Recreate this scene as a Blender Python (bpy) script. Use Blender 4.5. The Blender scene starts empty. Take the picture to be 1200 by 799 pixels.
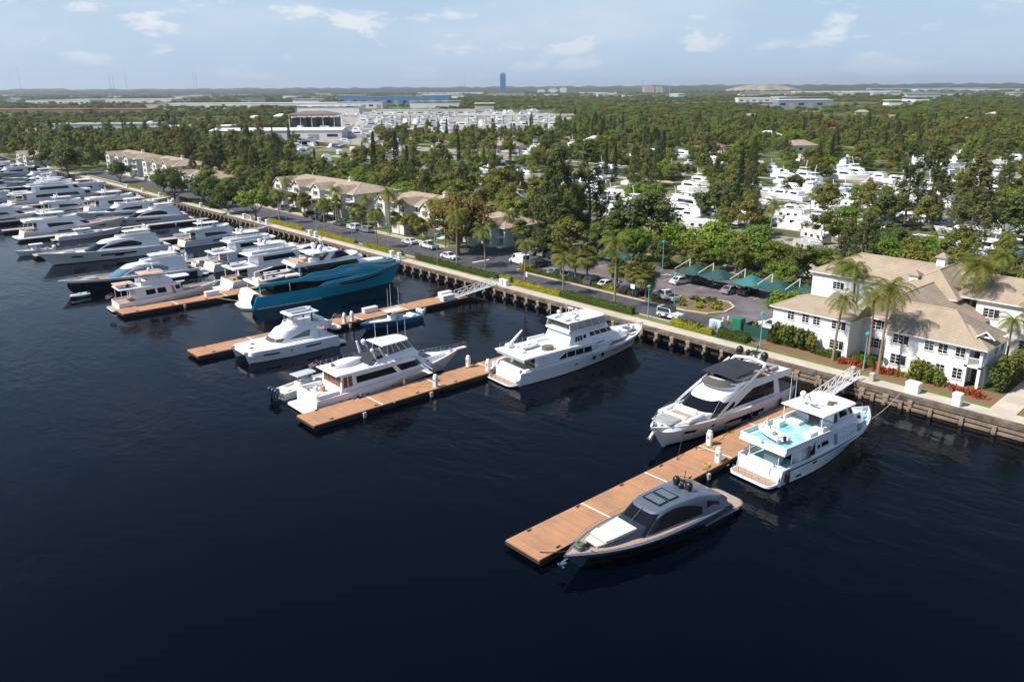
import bpy, bmesh, math, random
from mathutils import Vector, Matrix
PI = math.pi
R = math.radians
sc = bpy.context.scene
col = sc.collection
rnd = random.Random(7)

# ---------------------------------------------------------------- camera
FPX, PITCH, ROLL, CAMH, YAW = 933.0, R(17.6), math.atan2(-8, 1200), 38.0, R(48.2)
def _cam_axes():
    fwd = Vector((-math.sin(YAW), math.cos(YAW), 0))          # level forward
    r0 = Vector((math.cos(YAW), math.sin(YAW), 0))
    z = Vector((0, 0, 1))
    f = fwd * math.cos(PITCH) - z * math.sin(PITCH)
    u0 = fwd * math.sin(PITCH) + z * math.cos(PITCH)
    r = r0 * math.cos(ROLL) + u0 * math.sin(ROLL)
    u = -r0 * math.sin(ROLL) + u0 * math.cos(ROLL)
    return r, u, f
CR, CU, CF = _cam_axes()
cam_d = bpy.data.cameras.new('camera')
cam_d.sensor_width = 36; cam_d.lens = FPX / 1200 * 36
cam_d.clip_start = 1; cam_d.clip_end = 60000
cam = bpy.data.objects.new('camera', cam_d); col.objects.link(cam)
m3 = Matrix((CR, CU, -CF)).transposed()
cam.matrix_world = Matrix.Translation((0, 0, CAMH)) @ m3.to_4x4()
sc.camera = cam
def ray(px, py):
    return (CR * ((px - 600) / FPX) + CU * (-(py - 399.5) / FPX) + CF)
def at(px, py, z=1.6):
    """the place in the world, at height z, that a point of the photograph shows"""
    d = ray(px, py); t = (z - CAMH) / d.z
    return Vector((d.x * t, d.y * t, z))

# ---------------------------------------------------------------- materials
MATS = {}
def mat(name, color=(.8, .8, .8), rough=.5, metal=0, spec=.5, coat=0, noise=None, bump=None, ior=None, trans=0):
    """noise=(scale, amount[, second colour]) on object coordinates; bump=(scale, strength)"""
    if name in MATS: return MATS[name]
    m = bpy.data.materials.new(name); m.use_nodes = True
    nt = m.node_tree; b = nt.nodes['Principled BSDF']
    b.inputs['Base Color'].default_value = (*color, 1)
    b.inputs['Roughness'].default_value = rough
    b.inputs['Metallic'].default_value = metal
    b.inputs['Specular IOR Level'].default_value = spec
    if coat: b.inputs['Coat Weight'].default_value = coat; b.inputs['Coat Roughness'].default_value = .08
    if ior: b.inputs['IOR'].default_value = ior
    if noise or bump:
        tc = nt.nodes.new('ShaderNodeTexCoord')
    if noise:
        n = nt.nodes.new('ShaderNodeTexNoise'); n.inputs['Scale'].default_value = noise[0]
        n.inputs['Detail'].default_value = 5; n.inputs['Roughness'].default_value = .6
        nt.links.new(tc.outputs['Object'], n.inputs['Vector'])
        r = nt.nodes.new('ShaderNodeMapRange'); r.inputs[1].default_value = .3; r.inputs[2].default_value = .7
        nt.links.new(n.outputs['Fac'], r.inputs[0])
        mx = nt.nodes.new('ShaderNodeMix'); mx.data_type = 'RGBA'
        c2 = noise[2] if len(noise) > 2 else tuple(c * (1 - noise[1]) for c in color)
        c1 = color if len(noise) > 2 else tuple(min(1, c * (1 + noise[1])) for c in color)
        mx.inputs[6].default_value = (*c1, 1); mx.inputs[7].default_value = (*c2, 1)
        nt.links.new(r.outputs[0], mx.inputs[0]); nt.links.new(mx.outputs[2], b.inputs['Base Color'])
    if bump:
        n = nt.nodes.new('ShaderNodeTexNoise'); n.inputs['Scale'].default_value = bump[0]; n.inputs['Detail'].default_value = 4
        nt.links.new(tc.outputs['Object'], n.inputs['Vector'])
        bp = nt.nodes.new('ShaderNodeBump'); bp.inputs['Strength'].default_value = bump[1]; bp.inputs['Distance'].default_value = .05
        nt.links.new(n.outputs['Fac'], bp.inputs['Height']); nt.links.new(bp.outputs[0], b.inputs['Normal'])
    MATS[name] = m
    return m

def plank_mat(name, c1, c2, width=.14, axis=0, rough=.7, gap=.45):
    """boards: stripes across one axis, each board its own tone"""
    if name in MATS: return MATS[name]
    m = bpy.data.materials.new(name); m.use_nodes = True
    nt = m.node_tree; N = nt.nodes; Lk = nt.links; b = N['Principled BSDF']
    b.inputs['Roughness'].default_value = rough; b.inputs['Specular IOR Level'].default_value = .3
    tc = N.new('ShaderNodeTexCoord'); sp = N.new('ShaderNodeSeparateXYZ'); Lk.new(tc.outputs['Object'], sp.inputs[0])
    d = N.new('ShaderNodeMath'); d.operation = 'DIVIDE'; d.inputs[1].default_value = width; Lk.new(sp.outputs[axis], d.inputs[0])
    fl = N.new('ShaderNodeMath'); fl.operation = 'FLOOR'; Lk.new(d.outputs[0], fl.inputs[0])
    fr = N.new('ShaderNodeMath'); fr.operation = 'FRACT'; Lk.new(d.outputs[0], fr.inputs[0])
    wn = N.new('ShaderNodeTexWhiteNoise'); wn.noise_dimensions = '1D'; Lk.new(fl.outputs[0], wn.inputs['W'])
    ns = N.new('ShaderNodeTexNoise'); ns.inputs['Scale'].default_value = .55; ns.inputs['Detail'].default_value = 6
    Lk.new(tc.outputs['Object'], ns.inputs['Vector'])
    ad = N.new('ShaderNodeMath'); ad.operation = 'MULTIPLY_ADD'; ad.inputs[1].default_value = .45
    Lk.new(wn.outputs['Value'], ad.inputs[0]); 
    mr = N.new('ShaderNodeMapRange'); mr.inputs[1].default_value = .3; mr.inputs[2].default_value = .7; mr.inputs[4].default_value = .6
    Lk.new(ns.outputs['Fac'], mr.inputs[0]); Lk.new(mr.outputs[0], ad.inputs[2])
    mx = N.new('ShaderNodeMix'); mx.data_type = 'RGBA'; mx.inputs[6].default_value = (*c1, 1); mx.inputs[7].default_value = (*c2, 1)
    Lk.new(ad.outputs[0], mx.inputs[0])
    g = N.new('ShaderNodeMath'); g.operation = 'GREATER_THAN'; g.inputs[1].default_value = .9; Lk.new(fr.outputs[0], g.inputs[0])
    g2 = N.new('ShaderNodeMath'); g2.operation = 'MULTIPLY'; g2.inputs[1].default_value = gap; Lk.new(g.outputs[0], g2.inputs[0])
    m2 = N.new('ShaderNodeMix'); m2.data_type = 'RGBA'; m2.inputs[7].default_value = (.02, .015, .01, 1)
    Lk.new(g2.outputs[0], m2.inputs[0]); Lk.new(mx.outputs[2], m2.inputs[6]); Lk.new(m2.outputs[2], b.inputs['Base Color'])
    MATS[name] = m
    return m

W = mat('white_gelcoat', (.74, .745, .75), .22, coat=.3)
W2 = mat('off_white_paint', (.70, .69, .66), .4, noise=(1.5, .06))
GL = mat('dark_glass', (.006, .007, .009), .05, spec=.30)
GLB = mat('blue_glass', (.10, .18, .26), .06, spec=.9)
GLC = mat('grey_tinted_glass', (.09, .08, .07), .06, spec=.8)
BK = mat('black_plastic', (.012, .012, .014), .35)
TEAK = plank_mat('teak_deck', (.42, .27, .17), (.30, .18, .11), .09, 1, gap=.5)
TEAKD = mat('weathered_teak', (.36, .25, .19), .6, noise=(2, .15))
CR_ = mat('polished_steel', (.6, .6, .62), .2, metal=1)
TEAL = mat('teal_hull_paint', (.016, .34, .48), .14, coat=.6)
NAVY = mat('navy_hull_paint', (.010, .018, .045), .15, coat=.5)
DGREY = mat('dark_metallic_paint', (.035, .042, .058), .25, metal=.35, coat=.5)
SGREY = mat('silver_grey_paint', (.125, .15, .195), .28, metal=.3, coat=.4)
BOOT = mat('black_antifouling', (.012, .012, .015), .5)
CUSH = mat('cream_cushion', (.66, .62, .56), .8, noise=(3, .06))
CUSHG = mat('grey_cushion', (.30, .30, .29), .85, noise=(3, .1))
CANV = mat('black_canvas', (.018, .022, .03), .8, noise=(1.2, .25))
TANV = mat('tan_canvas', (.48, .33, .25), .85, noise=(1.2, .1))
WCANV = mat('white_canvas', (.74, .74, .74), .8, noise=(1.5, .06), bump=(2.5, .6))
AQUA = mat('aqua_boat_deck', (.10, .42, .50), .35, noise=(.9, 0, (.45, .66, .68)))
RED = mat('red_fabric', (.45, .03, .03), .7)
BLUEF = mat('blue_fabric', (.02, .08, .32), .7)
RUB = mat('grey_rubber', (.10, .10, .11), .7)

# ---------------------------------------------------------------- mesh builder
class MB:
    def __init__(s): s.v = []; s.f = []; s.m = []
    def add(s, vs, fs, mi=0):
        o = len(s.v); s.v.extend([tuple(v) for v in vs])
        for f in fs: s.f.append(tuple(i + o for i in f)); s.m.append(mi)
        return s
    def grid(s, rows, mi=0, closed=False):
        n = len(rows[0]); vs = [p for r in rows for p in r]; fs = []
        for i in range(len(rows) - 1):
            for j in range(n if closed else n - 1):
                k = (j + 1) % n
                fs.append((i*n+j, i*n+k, (i+1)*n+k, (i+1)*n+j))
        return s.add(vs, fs, mi)
    def box(s, x0, x1, y0, y1, z0, z1, mi=0, rz=0, o=(0, 0, 0)):
        vs = [(x, y, z) for z in (z0, z1) for x, y in ((x0, y0), (x1, y0), (x1, y1), (x0, y1))]
        if rz or o != (0, 0, 0):
            c, sn = math.cos(rz), math.sin(rz)
            vs = [(x*c - y*sn + o[0], x*sn + y*c + o[1], z + o[2]) for x, y, z in vs]
        return s.add(vs, [(0,3,2,1), (4,5,6,7), (0,1,5,4), (1,2,6,5), (2,3,7,6), (3,0,4,7)], mi)
    def cbox(s, c, d, mi=0, ch=.05, rz=0):
        """box with chamfered vertical and top edges; c = base centre"""
        x, y, z = d[0]/2, d[1]/2, d[2]
        def ring(i, zz):
            x_, y_ = x - i, y - i; k = min(ch, x_*.5, y_*.5)
            return [(x_-k, -y_, zz), (x_, -y_+k, zz), (x_, y_-k, zz), (x_-k, y_, zz), (-x_+k, y_, zz), (-x_, y_-k, zz), (-x_, -y_+k, zz), (-x_+k, -y_, zz)]
        co, sn = math.cos(rz), math.sin(rz)
        rows = [ring(0, 0), ring(0, z - ch), ring(ch, z)]
        rows = [[(p[0]*co - p[1]*sn + c[0], p[0]*sn + p[1]*co + c[1], p[2] + c[2]) for p in r] for r in rows]
        s.grid(rows, mi, True); s.add(rows[-1], [tuple(range(8))], mi); s.add(rows[0], [tuple(range(7, -1, -1))], mi)
        return s
    def tube(s, p, q, r, n=6, r2=None, mi=0, cap=True):
        p, q = Vector(p), Vector(q); r2 = r if r2 is None else r2
        d = (q - p)
        if d.length < 1e-6: return s
        d.normalize(); a = d.orthogonal().normalized(); b = d.cross(a)
        A = [p + (a*math.cos(t) + b*math.sin(t))*r for t in [2*PI*i/n for i in range(n)]]
        B = [q + (a*math.cos(t) + b*math.sin(t))*r2 for t in [2*PI*i/n for i in range(n)]]
        s.grid([A, B], mi, True)
        if cap: s.add(A, [tuple(range(n-1, -1, -1))], mi); s.add(B, [tuple(range(n))], mi)
        return s
    def path(s, pts, r, n=5, mi=0):
        for a, b in zip(pts[:-1], pts[1:]): s.tube(a, b, r, n, mi=mi)
        return s
    def prism(s, out, z0, z1, mi=0, inset=0):
        n = len(out); cx = sum(p[0] for p in out)/n; cy = sum(p[1] for p in out)/n
        lo = [(p[0], p[1], z0) for p in out]; hi = [(cx+(p[0]-cx)*(1-inset), cy+(p[1]-cy)*(1-inset), z1) for p in out]
        s.grid([lo, hi], mi, True); s.add(hi, [tuple(range(n))], mi); s.add(lo, [tuple(range(n-1, -1, -1))], mi)
        return s
    def ball(s, c, r, n=8, mi=0, sz=1, half=False):
        rows = []
        k = n // 2
        for i in range(k + 1):
            a = -PI/2 + PI*i/k
            if half: a = PI/2*i/k
            rows.append([(c[0]+r*math.cos(a)*math.cos(2*PI*j/n), c[1]+r*math.cos(a)*math.sin(2*PI*j/n), c[2]+r*sz*math.sin(a)) for j in range(n)])
        return s.grid(rows, mi, True)
    def poly(s, pts, mi=0): return s.add(pts, [tuple(range(len(pts)))], mi)
    def build(s, name, mats, parent=None, smooth=35, loc=None):
        me = bpy.data.meshes.new(name); me.from_pydata(s.v, [], s.f)
        if not isinstance(mats, (list, tuple)): mats = [mats]
        for m in mats: me.materials.append(m)
        if len(mats) > 1: me.polygons.foreach_set('material_index', s.m)
        if smooth:
            me.polygons.foreach_set('use_smooth', [True]*len(s.f)); me.set_sharp_from_angle(angle=R(smooth))
        me.update()
        o = bpy.data.objects.new(name, me); col.objects.link(o)
        if parent is not None: o.parent = parent
        if loc is not None: o.location = loc
        return o

def tag(o, label=None, cat=None, group=None, kind=None):
    if label: o['label'] = label
    if cat: o['category'] = cat
    if group: o['group'] = group
    if kind: o['kind'] = kind
    return o
def empty(name, loc=(0, 0, 0), rz=0, label=None, cat=None, group=None):
    o = bpy.data.objects.new(name, None); col.objects.link(o); o.empty_display_size = .5
    o.location = loc; o.rotation_euler = (0, 0, rz)
    return tag(o, label, cat, group)
CH = {}
def kids(o): return [c for c in o.children]
def copy_tree(o, loc=None, rz=None, s=None, label=None, parent=None, group=None):
    c = o.copy(); col.objects.link(c)
    if parent is not None: c.parent = parent
    if loc is not None: c.location = loc
    if rz is not None: c.rotation_euler = (0, 0, rz)
    if s is not None: c.scale = (s, s, s) if not isinstance(s, tuple) else s
    if label: c['label'] = label
    if group: c['group'] = group
    key = o.name
    if key not in CH: CH[key] = list(o.children)
    for k in CH[key]:
        copy_tree(k, parent=c)
    return c
def lerp(a, b, t): return a + (b - a)*t
def clamp(x, a=0., b=1.): return max(a, min(b, x))
def sstep(a, b, x):
    t = clamp((x - a)/(b - a)); return t*t*(3 - 2*t)
# ---------------------------------------------------------------- boat building
# boats are built with the stern at x=0, the bow towards +x, port side +y, waterline z=0
class Hull:
    def __init__(s, L, B, h0, h1, Lw=None, k=1.8, a=2.3, t0=.42, aw=1.7, tw=.25, rake=.35, bul=.35, ww=.93, fl=1.0, stern=.92, step=None):
        s.L, s.B, s.h0, s.h1, s.k, s.a, s.t0, s.aw, s.tw, s.rake, s.bul, s.ww, s.fl, s.st, s.step = L, B, h0, h1, k, a, t0, aw, tw, rake, bul, ww, fl, stern, step
        s.Lw = Lw or L*.9
    def sheer(s, t): return (s.h0 + (s.h1 - s.h0)*t**s.k) + (s.step(t) if s.step else 0)
    def prof(s, t, a, t0):
        base = s.st + (1 - s.st)*math.sin(PI/2*clamp(t/max(t0, .01)))
        return base if t <= t0 else base*max(0, 1 - ((t - t0)/(1 - t0))**a)
    def half(s, t, q=1):
        w = s.B/2*s.ww*s.prof(t, s.aw, s.tw); u = s.B/2*s.prof(t, s.a, s.t0)
        return lerp(w, u, clamp(q)**s.fl)
    def X(s, t, q): return t*lerp(s.Lw, s.L, max(q, -.05)**1 if q > 0 else q) + (1 - t)*s.rake*q
    def S(s, t, q, sd=1): return Vector((s.X(t, q), sd*s.half(t, q), q*s.sheer(t)))
    def t_at(s, x, q=1):
        return clamp((x - s.rake*q)/(lerp(s.Lw, s.L, q) - s.rake*q), 0, 1)
    def deckz(s, x): return s.sheer(s.t_at(x)) - s.bul
    def hull_mesh(s, parent, m, n=26, thick=.12, name='hull'):
        b = MB(); ts = [1 - (1 - i/n)**1.35 for i in range(n + 1)]; ts[-1] = .9995
        qs = [-.35, 0, .08, .22, .4, .6, .8, .93, 1]
        for sd in (1, -1):
            rows = []
            for t in ts:
                r = [s.S(t, q, sd) for q in qs]
                r[0] = Vector((r[1].x*.995, sd*s.half(t, 0)*.8, -.7))
                h = s.half(t); sh = s.sheer(t); x = s.X(t, 1)
                th = min(thick, h*.6)
                r += [Vector((x, sd*(h - th*.3), sh + .03)), Vector((x, sd*(h - th), sh + .03)), Vector((x, sd*(h - th*1.15), sh - s.bul - .05))]
                if sd < 0: r = r[::-1]
                rows.append(r)
            b.grid(rows)
        # transom
        lo = [s.S(0, q, 1) for q in (-.1, .08, .4, .8, 1)]
        b.grid([[Vector((p.x, p.y*f, p.z)) for f in (1, .5, 0, -.5, -1)] for p in lo])
        return b.build(name, m, parent)
    def deck_mesh(s, parent, m, n=22, t0=0, t1=.985, dz=0, name='deck', inset=.1):
        b = MB(); rows = []
        for i in range(n + 1):
            t = lerp(t0, t1, i/n); h = max(s.half(t) - inset, .02); z = s.sheer(t) - s.bul + dz; x = s.X(t, 1)
            rows.append([Vector((x, h*f, z + .05*(1 - f*f))) for f in (-1, -.6, 0, .6, 1)])
        b.grid(rows)
        return b.build(name, m, parent)
    def patch(s, x0, x1, q0, q1, m, parent, name='hull_window', off=.02, n=10, sides=(1, -1), mirror_one=True):
        """band on the hull side between two positions; q0, q1 numbers or functions of u in 0..1"""
        f0 = q0 if callable(q0) else (lambda u: q0)
        f1 = q1 if callable(q1) else (lambda u: q1)
        out = []
        for sd in sides:
            b = MB(); rows = []
            for i in range(n + 1):
                u = i/n; x = lerp(x0, x1, u); r = []
                for j in range(4):
                    q = lerp(f0(u), f1(u), j/3); t = s.t_at(x, q)
                    p = s.S(t, q, sd)
                    e = 1e-3
                    du = s.S(min(t + e, 1), q, sd) - s.S(max(t - e, 0), q, sd); dv = s.S(t, q + e, sd) - s.S(t, q - e, sd)
                    nn = du.cross(dv)
                    if nn.y*sd < 0: nn = -nn
                    if nn.length > 0: nn.normalize()
                    r.append(p + nn*off)
                rows.append(r)
            b.grid(rows); out.append(b.build(name, m, parent))
        return out
    def rail(s, x0, x1, parent, h=.75, m=None, n=14, r=.022, sides=(1, -1), name='rail', inset=.12, close_bow=False, mid=True):
        b = None
        for sd in sides:
            b = MB(); top = []
            for i in range(n + 1):
                x = lerp(x0, x1, i/n); t = s.t_at(x)
                y = max(s.half(t) - inset, 0.02); z = s.sheer(t)
                top.append(Vector((x, sd*y, z + h))); b.tube((x, sd*y, z), (x, sd*y, z + h), r*.8, 4)
            b.path(top, r, 4)
            if mid: b.path([Vector((p.x, p.y, p.z - h*.5)) for p in top], r*.6, 4)
            if sd != sides[-1]: b.build(name, m or CR_, parent, smooth=0)
        if close_bow:
            t = s.t_at(x1); y = s.half(t) - inset; z = s.sheer(t) + h
            b.tube((x1, y, z), (x1, -y, z), r, 4)
        return b.build(name, m or CR_, parent, smooth=0)

class Tier:
    """superstructure block with a rounded nose: bottom outline to inset top outline"""
    def __init__(s, x0, x1, w0, w1, z0, z1, nose=1.5, da=0, df=1.0, tin=.15, e=.75, top=None, cr=.25):
        s.x0, s.x1, s.w0, s.w1, s.z0, s.z1, s.n, s.da, s.df, s.tin, s.e, s.top, s.cr = x0, x1, w0, w1, z0, z1, nose, da, df, tin, e, top, cr
    def T(s, u, q, sd=1):
        X0 = s.x0 + s.da*q; X1 = s.x1 - s.df*q; W0 = s.w0 - s.tin*q; W1 = s.w1 - s.tin*q; N = s.n
        if u < .6:
            v = u/.6; x = X0 + (X1 - N - X0)*v; y = W0 + (W1 - W0)*v
        else:
            a = (u - .6)/.4*PI/2; x = X1 - N + N*math.sin(a)**s.e if a > 0 else X1 - N
            y = W1*max(0, math.cos(a))**s.e
        zt = s.top(x) if s.top else s.z1
        z0 = s.z0(x) if callable(s.z0) else s.z0
        return Vector((x, sd*y, lerp(z0, zt, q)))
    def ring(s, q, sc_=1., dz=0, ns=6, nn=9):
        us = [.6*i/ns for i in range(ns)] + [.6 + .4*i/nn for i in range(nn + 1)]
        a = [s.T(u, q, 1) for u in us]; b = [s.T(u, q, -1) for u in us]
        pts = b[:-1] + a[::-1]          # starboard aft -> nose -> port aft
        if sc_ != 1 or dz:
            cx = (s.x0 + s.x1)/2
            pts = [Vector((cx + (p.x - cx)*sc_, p.y*sc_, p.z + dz)) for p in pts]
        return pts
    def mesh(s, parent, m, name='deckhouse', crown=.06, roof=True):
        b = MB(); rows = [s.ring(q) for q in (0, .33, .66, .94)]
        rows.append(s.ring(1, .985))
        b.grid(rows, 0, True)
        if roof:
            rr = rows[-1]; h = len(rr)
            top = [rr]
            for f, c in ((.8, .5), (.5, .85), (.2, 1)):
                top.append([Vector(((s.x0+s.da+s.x1-s.df)/2*(1-f) + p.x*f, p.y*f, 0)) for p in rr])
                for i, p in enumerate(top[-1]): p.z = (s.top(p.x) if s.top else s.z1) + crown*c
            b.grid(top, 0, True); b.add(top[-1], [tuple(range(h))])
        return b.build(name, m, parent)
    def patch(s, u0, u1, q0, q1, m, parent, name='window', off=.018, n=10, sides=(1, -1), join=False):
        f0 = q0 if callable(q0) else (lambda u: q0)
        f1 = q1 if callable(q1) else (lambda u: q1)
        out = []; b = MB()
        for sd in sides:
            rows = []
            for i in range(n + 1):
                k = i/n; u = lerp(u0, u1, k); r = []
                for j in range(3):
                    q = lerp(f0(k), f1(k), j/2); p = s.T(u, q, sd); e = 1e-3
                    du = s.T(min(u + e, 1), q, sd) - s.T(max(u - e, 0), q, sd); dv = s.T(u, q + e, sd) - s.T(u, q - e, sd)
                    nn = du.cross(dv)
                    if nn.y*sd < 0 or (abs(nn.y) < 1e-7 and nn.x < 0): nn = -nn
                    if nn.length > 0: nn.normalize()
                    r.append(p + nn*off)
                rows.append(r)
            b.grid(rows)
            if not join: out.append(b.build(name, m, parent)); b = MB()
        if join: out.append(b.build(name, m, parent))
        return out
    def aft(s, y0, y1, z0, z1, m, parent, name='window', off=.02):
        b = MB(); q0 = (z0 - s.z0)/(s.z1 - s.z0); q1 = (z1 - s.z0)/(s.z1 - s.z0)
        b.poly([(s.x0 + s.da*q0 - off, y0, z0), (s.x0 + s.da*q0 - off, y1, z0), (s.x0 + s.da*q1 - off, y1, z1), (s.x0 + s.da*q1 - off, y0, z1)])
        return b.build(name, m, parent)
def slab(parent, x0, x1, w0, w1, z, th=.12, nose=.8, m=None, name='hardtop', crown=.06, top=None, e=.7):
    tp = None
    if top: tp = lambda x: top(x) + th
    t = Tier(x0, x1, w0, w1, (top if top else z), z + th, nose=nose, da=.04, df=.06, tin=.05, e=e, top=tp)
    b = MB(); lo = t.ring(0); rows = [lo, t.ring(.5, 1.004), t.ring(1, .985)]
    b.grid(rows, 0, True); b.add(lo, [tuple(range(len(lo)-1, -1, -1))])
    rr = rows[-1]; rings = [rr]
    for f, c in ((.75, .6), (.4, .9), (.1, 1)):
        r2 = [Vector(((x0+x1)/2*(1-f) + p.x*f, p.y*f, 0)) for p in rr]
        for p in r2: p.z = (top(p.x) if top else z) + th + crown*c
        rings.append(r2)
    b.grid(rings, 0, True); b.add(rings[-1], [tuple(range(len(rr)))])
    return b.build(name, m or W, parent)
def coaming(parent, T, h, th=.08, m=None, name='coaming', u0=0, u1=1, closed_aft=False, qf=None):
    """low wall standing on the top edge of a tier; height h number or function of u"""
    b = MB(); n = 22
    us = [lerp(u0, u1, i/n) for i in range(n + 1)]
    def line(off, dz):
        L = []
        for sd in (-1, 1):
            seq = us if sd < 0 else us[::-1]
            for u in seq:
                p = T.T(u, 1, sd)
                hh = h(u) if callable(h) else h
                k = 1 - off/max(T.w0, .5)
                cx = (T.x0 + T.x1)/2
                L.append(Vector((cx + (p.x - cx)*k, p.y*k, p.z + dz*hh)))
        return L
    o0, o1, i1, i0 = line(.0, -.02), line(.04, 1), line(.04 + th, 1), line(.04 + th, 0)
    b.grid([o0, o1, i1, i0], 0)
    if closed_aft:
        for L0, L1 in ((o0, o1),):
            a, c, d, e = L0[0], L1[0], L1[-1], L0[-1]
            b.add([a, e, d, c], [(0, 1, 2, 3)])
            k = th
            b.add([a + Vector((k, 0, 0)), e + Vector((k, 0, 0)), d + Vector((k, 0, 0)), c + Vector((k, 0, 0)), c, d], [(0, 1, 2, 3), (3, 2, 5, 4)])
    return b.build(name, m or W, parent)
def radome(parent, x, y, z, r=.32, m=None, sz=1.15, name='radome'):
    b = MB(); b.tube((x, y, z), (x, y, z + r*.7), r*.45, 8, r*.75); b.ball((x, y, z + r*1.5), r, 12, sz=sz)
    return b.build(name, m or W, parent)
def radar(parent, x, y, z, w=1.3, m=None, rz=.5):
    b = MB(); b.tube((x, y, z), (x, y, z + .3), .14, 8, .1)
    b.box(-w/2, w/2, -.06, .06, 0, .1, 0, rz + PI/2, (x, y, z + .32))
    return b.build('radar', m or W, parent, smooth=0)
def antenna(parent, x, y, z, h=3, r=.018, lean=(0, 0), m=None):
    b = MB(); b.tube((x, y, z), (x + lean[0], y + lean[1], z + h), r*1.4, 5, r)
    return b.build('antenna', m or W, parent)
def mast(parent, x, z, h, w=.5, lean=-.4, m=None, name='radar_mast'):
    b = MB()
    for sd in (1, -1):
        b.tube((x, sd*w, z), (x + lean, sd*w*.45, z + h), .09, 6, .06)
    b.tube((x + lean, -w*.8, z + h), (x + lean, w*.8, z + h), .07, 6)
    b.box(x + lean - .18, x + lean + .25, -w*.55, w*.55, z + h*.98, z + h*1.04)
    return b.build(name, m or W, parent)
def posts(parent, pts, z0, z1, r=.05, m=None, name='roof_post', lean=0):
    for x, y in pts:
        b = MB(); b.tube((x, y, z0), (x + lean, y, z1), r, 6); o = b.build(name, m or W, parent)
    return o
def sofa(parent, x0, x1, y0, y1, z, h=.4, m=None, name='seat', back=None, bh=.35):
    b = MB(); b.cbox(((x0+x1)/2, (y0+y1)/2, z), (x1-x0, y1-y0, h), 0, .06)
    if back:
        for k in back:
            if k == 'a': b.cbox((x0+.12, (y0+y1)/2, z+h), (.24, y1-y0, bh), 0, .05)
            if k == 'f': b.cbox((x1-.12, (y0+y1)/2, z+h), (.24, y1-y0, bh), 0, .05)
            if k == 'p': b.cbox(((x0+x1)/2, y1-.12, z+h), (x1-x0, .24, bh), 0, .05)
            if k == 's': b.cbox(((x0+x1)/2, y0+.12, z+h), (x1-x0, .24, bh), 0, .05)
    return b.build(name, m or CUSH, parent)
def platform(parent, l, w, z=.35, th=.18, m=None, top=None, name='swim_platform', r=.6):
    """swim platform behind the transom (x<0) with rounded corners"""
    def out(i, zz, dx=0):
        pts = [(.05 - dx, -w/2 + i)]
        for k in range(7):
            a = PI/2*k/6; pts.append((-l + i + r - r*math.sin(a), -w/2 + i + r - r*math.cos(a)))
        pts += [(x, -y) for x, y in pts[::-1]]
        return [(x, y, zz) for x, y in pts]
    b = MB(); a0, a1 = out(0, z - th), out(0, z); b.grid([a0, a1], 0, True); b.poly(a1); b.poly(a0[::-1])
    o = b.build(name, m or W, parent)
    if top:
        b = MB(); a = out(.12, z + .012, .05); b.poly(a); b.build('platform_deck', top, parent)
    return o
def dinghy(parent, x, y, z, L=3.6, B=1.6, m=None, m2=None, rz=0, name='tender', engine=True):
    b = MB(); n = 12
    def P(px, py, pz):
        c, s_ = math.cos(rz), math.sin(rz); return (x + px*c - py*s_, y + px*s_ + py*c, z + pz)
    h = B/2
    pts = [(-L/2, h*.82, .35), (0, h*.85, .36), (L*.25, h*.7, .4), (L*.4, h*.4, .47), (L*.47, 0, .5)]
    full = pts + [(a, -b_, c) for a, b_, c in pts[-2::-1]]
    b.path([P(*p) for p in full], .22, 8)
    b.grid([[P(-L/2, f*h*.7, .15), P(0, f*h*.75, .12), P(L*.3, f*h*.5, .2), P(L*.42, 0, .4)] for f in (-1, -.3, .3, 1)])
    b.grid([[P(-L/2, f*h*.7, .05), P(0, f*h*.7, -.05), P(L*.3, f*h*.3, .05), P(L*.42, 0, .3)] for f in (-1, 0, 1)])
    o = b.build(name, m or W, parent)
    b = MB()
    b.cbox(P(-.1, 0, .2), (.5, .5, .6), 0, .08, rz); b.cbox(P(-L*.3, 0, .2), (.45, h*1.1, .35), 0, .06, rz)
    b.build('console', m2 or CUSHG, o)
    if engine:
        b = MB(); b.cbox(P(-L*.53, 0, .3), (.35, .3, .55), 0, .08, rz); b.build('outboard', BK, o)
    return o
def outboard(parent, x, y, z, m=None, s=1.0):
    b = MB(); b.cbox((x - .35*s, y, z + .25*s), (.75*s, .5*s, .65*s), 0, .14*s); b.box(x - .5*s, x - .2*s, y - .09*s, y + .09*s, z - .7*s, z + .3*s)
    return b.build('outboard', m or W, parent)
def flag(parent, x, y, z, h=1.6, lean=-.7):
    b = MB(); b.tube((x, y, z), (x + lean, y, z + h), .02, 5); f = b.build('flagpole', W, parent)
    b = MB(); n = 7
    px, pz = x + lean, z + h
    for i in range(n):          # stripes
        z0, z1 = -.11*i, -.11*(i + 1)
        rows = [[(px - k*.16 + .45*(-z0)*.35, y + .05*math.sin(k*1.3), pz + z0 - .06*k), (px - k*.16 + .45*(-z1)*.35, y + .05*math.sin(k*1.3 + .3), pz + z1 - .06*k)] for k in range(8)]
        b.grid(rows, i % 2)
    b.grid([[(px - k*.16, y - .03, pz - .06*k + .005), (px - k*.16 + .06, y - .03, pz - .4 - .06*k)] for k in range(4)], 2)
    b.build('flag', [mat('flag_red', (.5, .04, .05), .7), mat('flag_white', (.7, .68, .66), .7), mat('flag_blue', (.03, .05, .2), .7)], f)
    return f
def fender(parent, x, y, z, m=None, r=.16, h=.6):
    b = MB(); b.tube((x, y, z), (x, y, z - h), r, 8); b.ball((x, y, z), r, 8); b.ball((x, y, z - h), r, 8); b.tube((x, y, z), (x, y*.99, z + .7), .012, 4)
    return b.build('fender', m or BK, parent)
def boat(name, px_root, heading, label, cat='yacht', group=None):
    return empty(name, (px_root[0], px_root[1], 0), heading, label, cat, group)
UP, DN = PI/2, -PI/2
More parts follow.
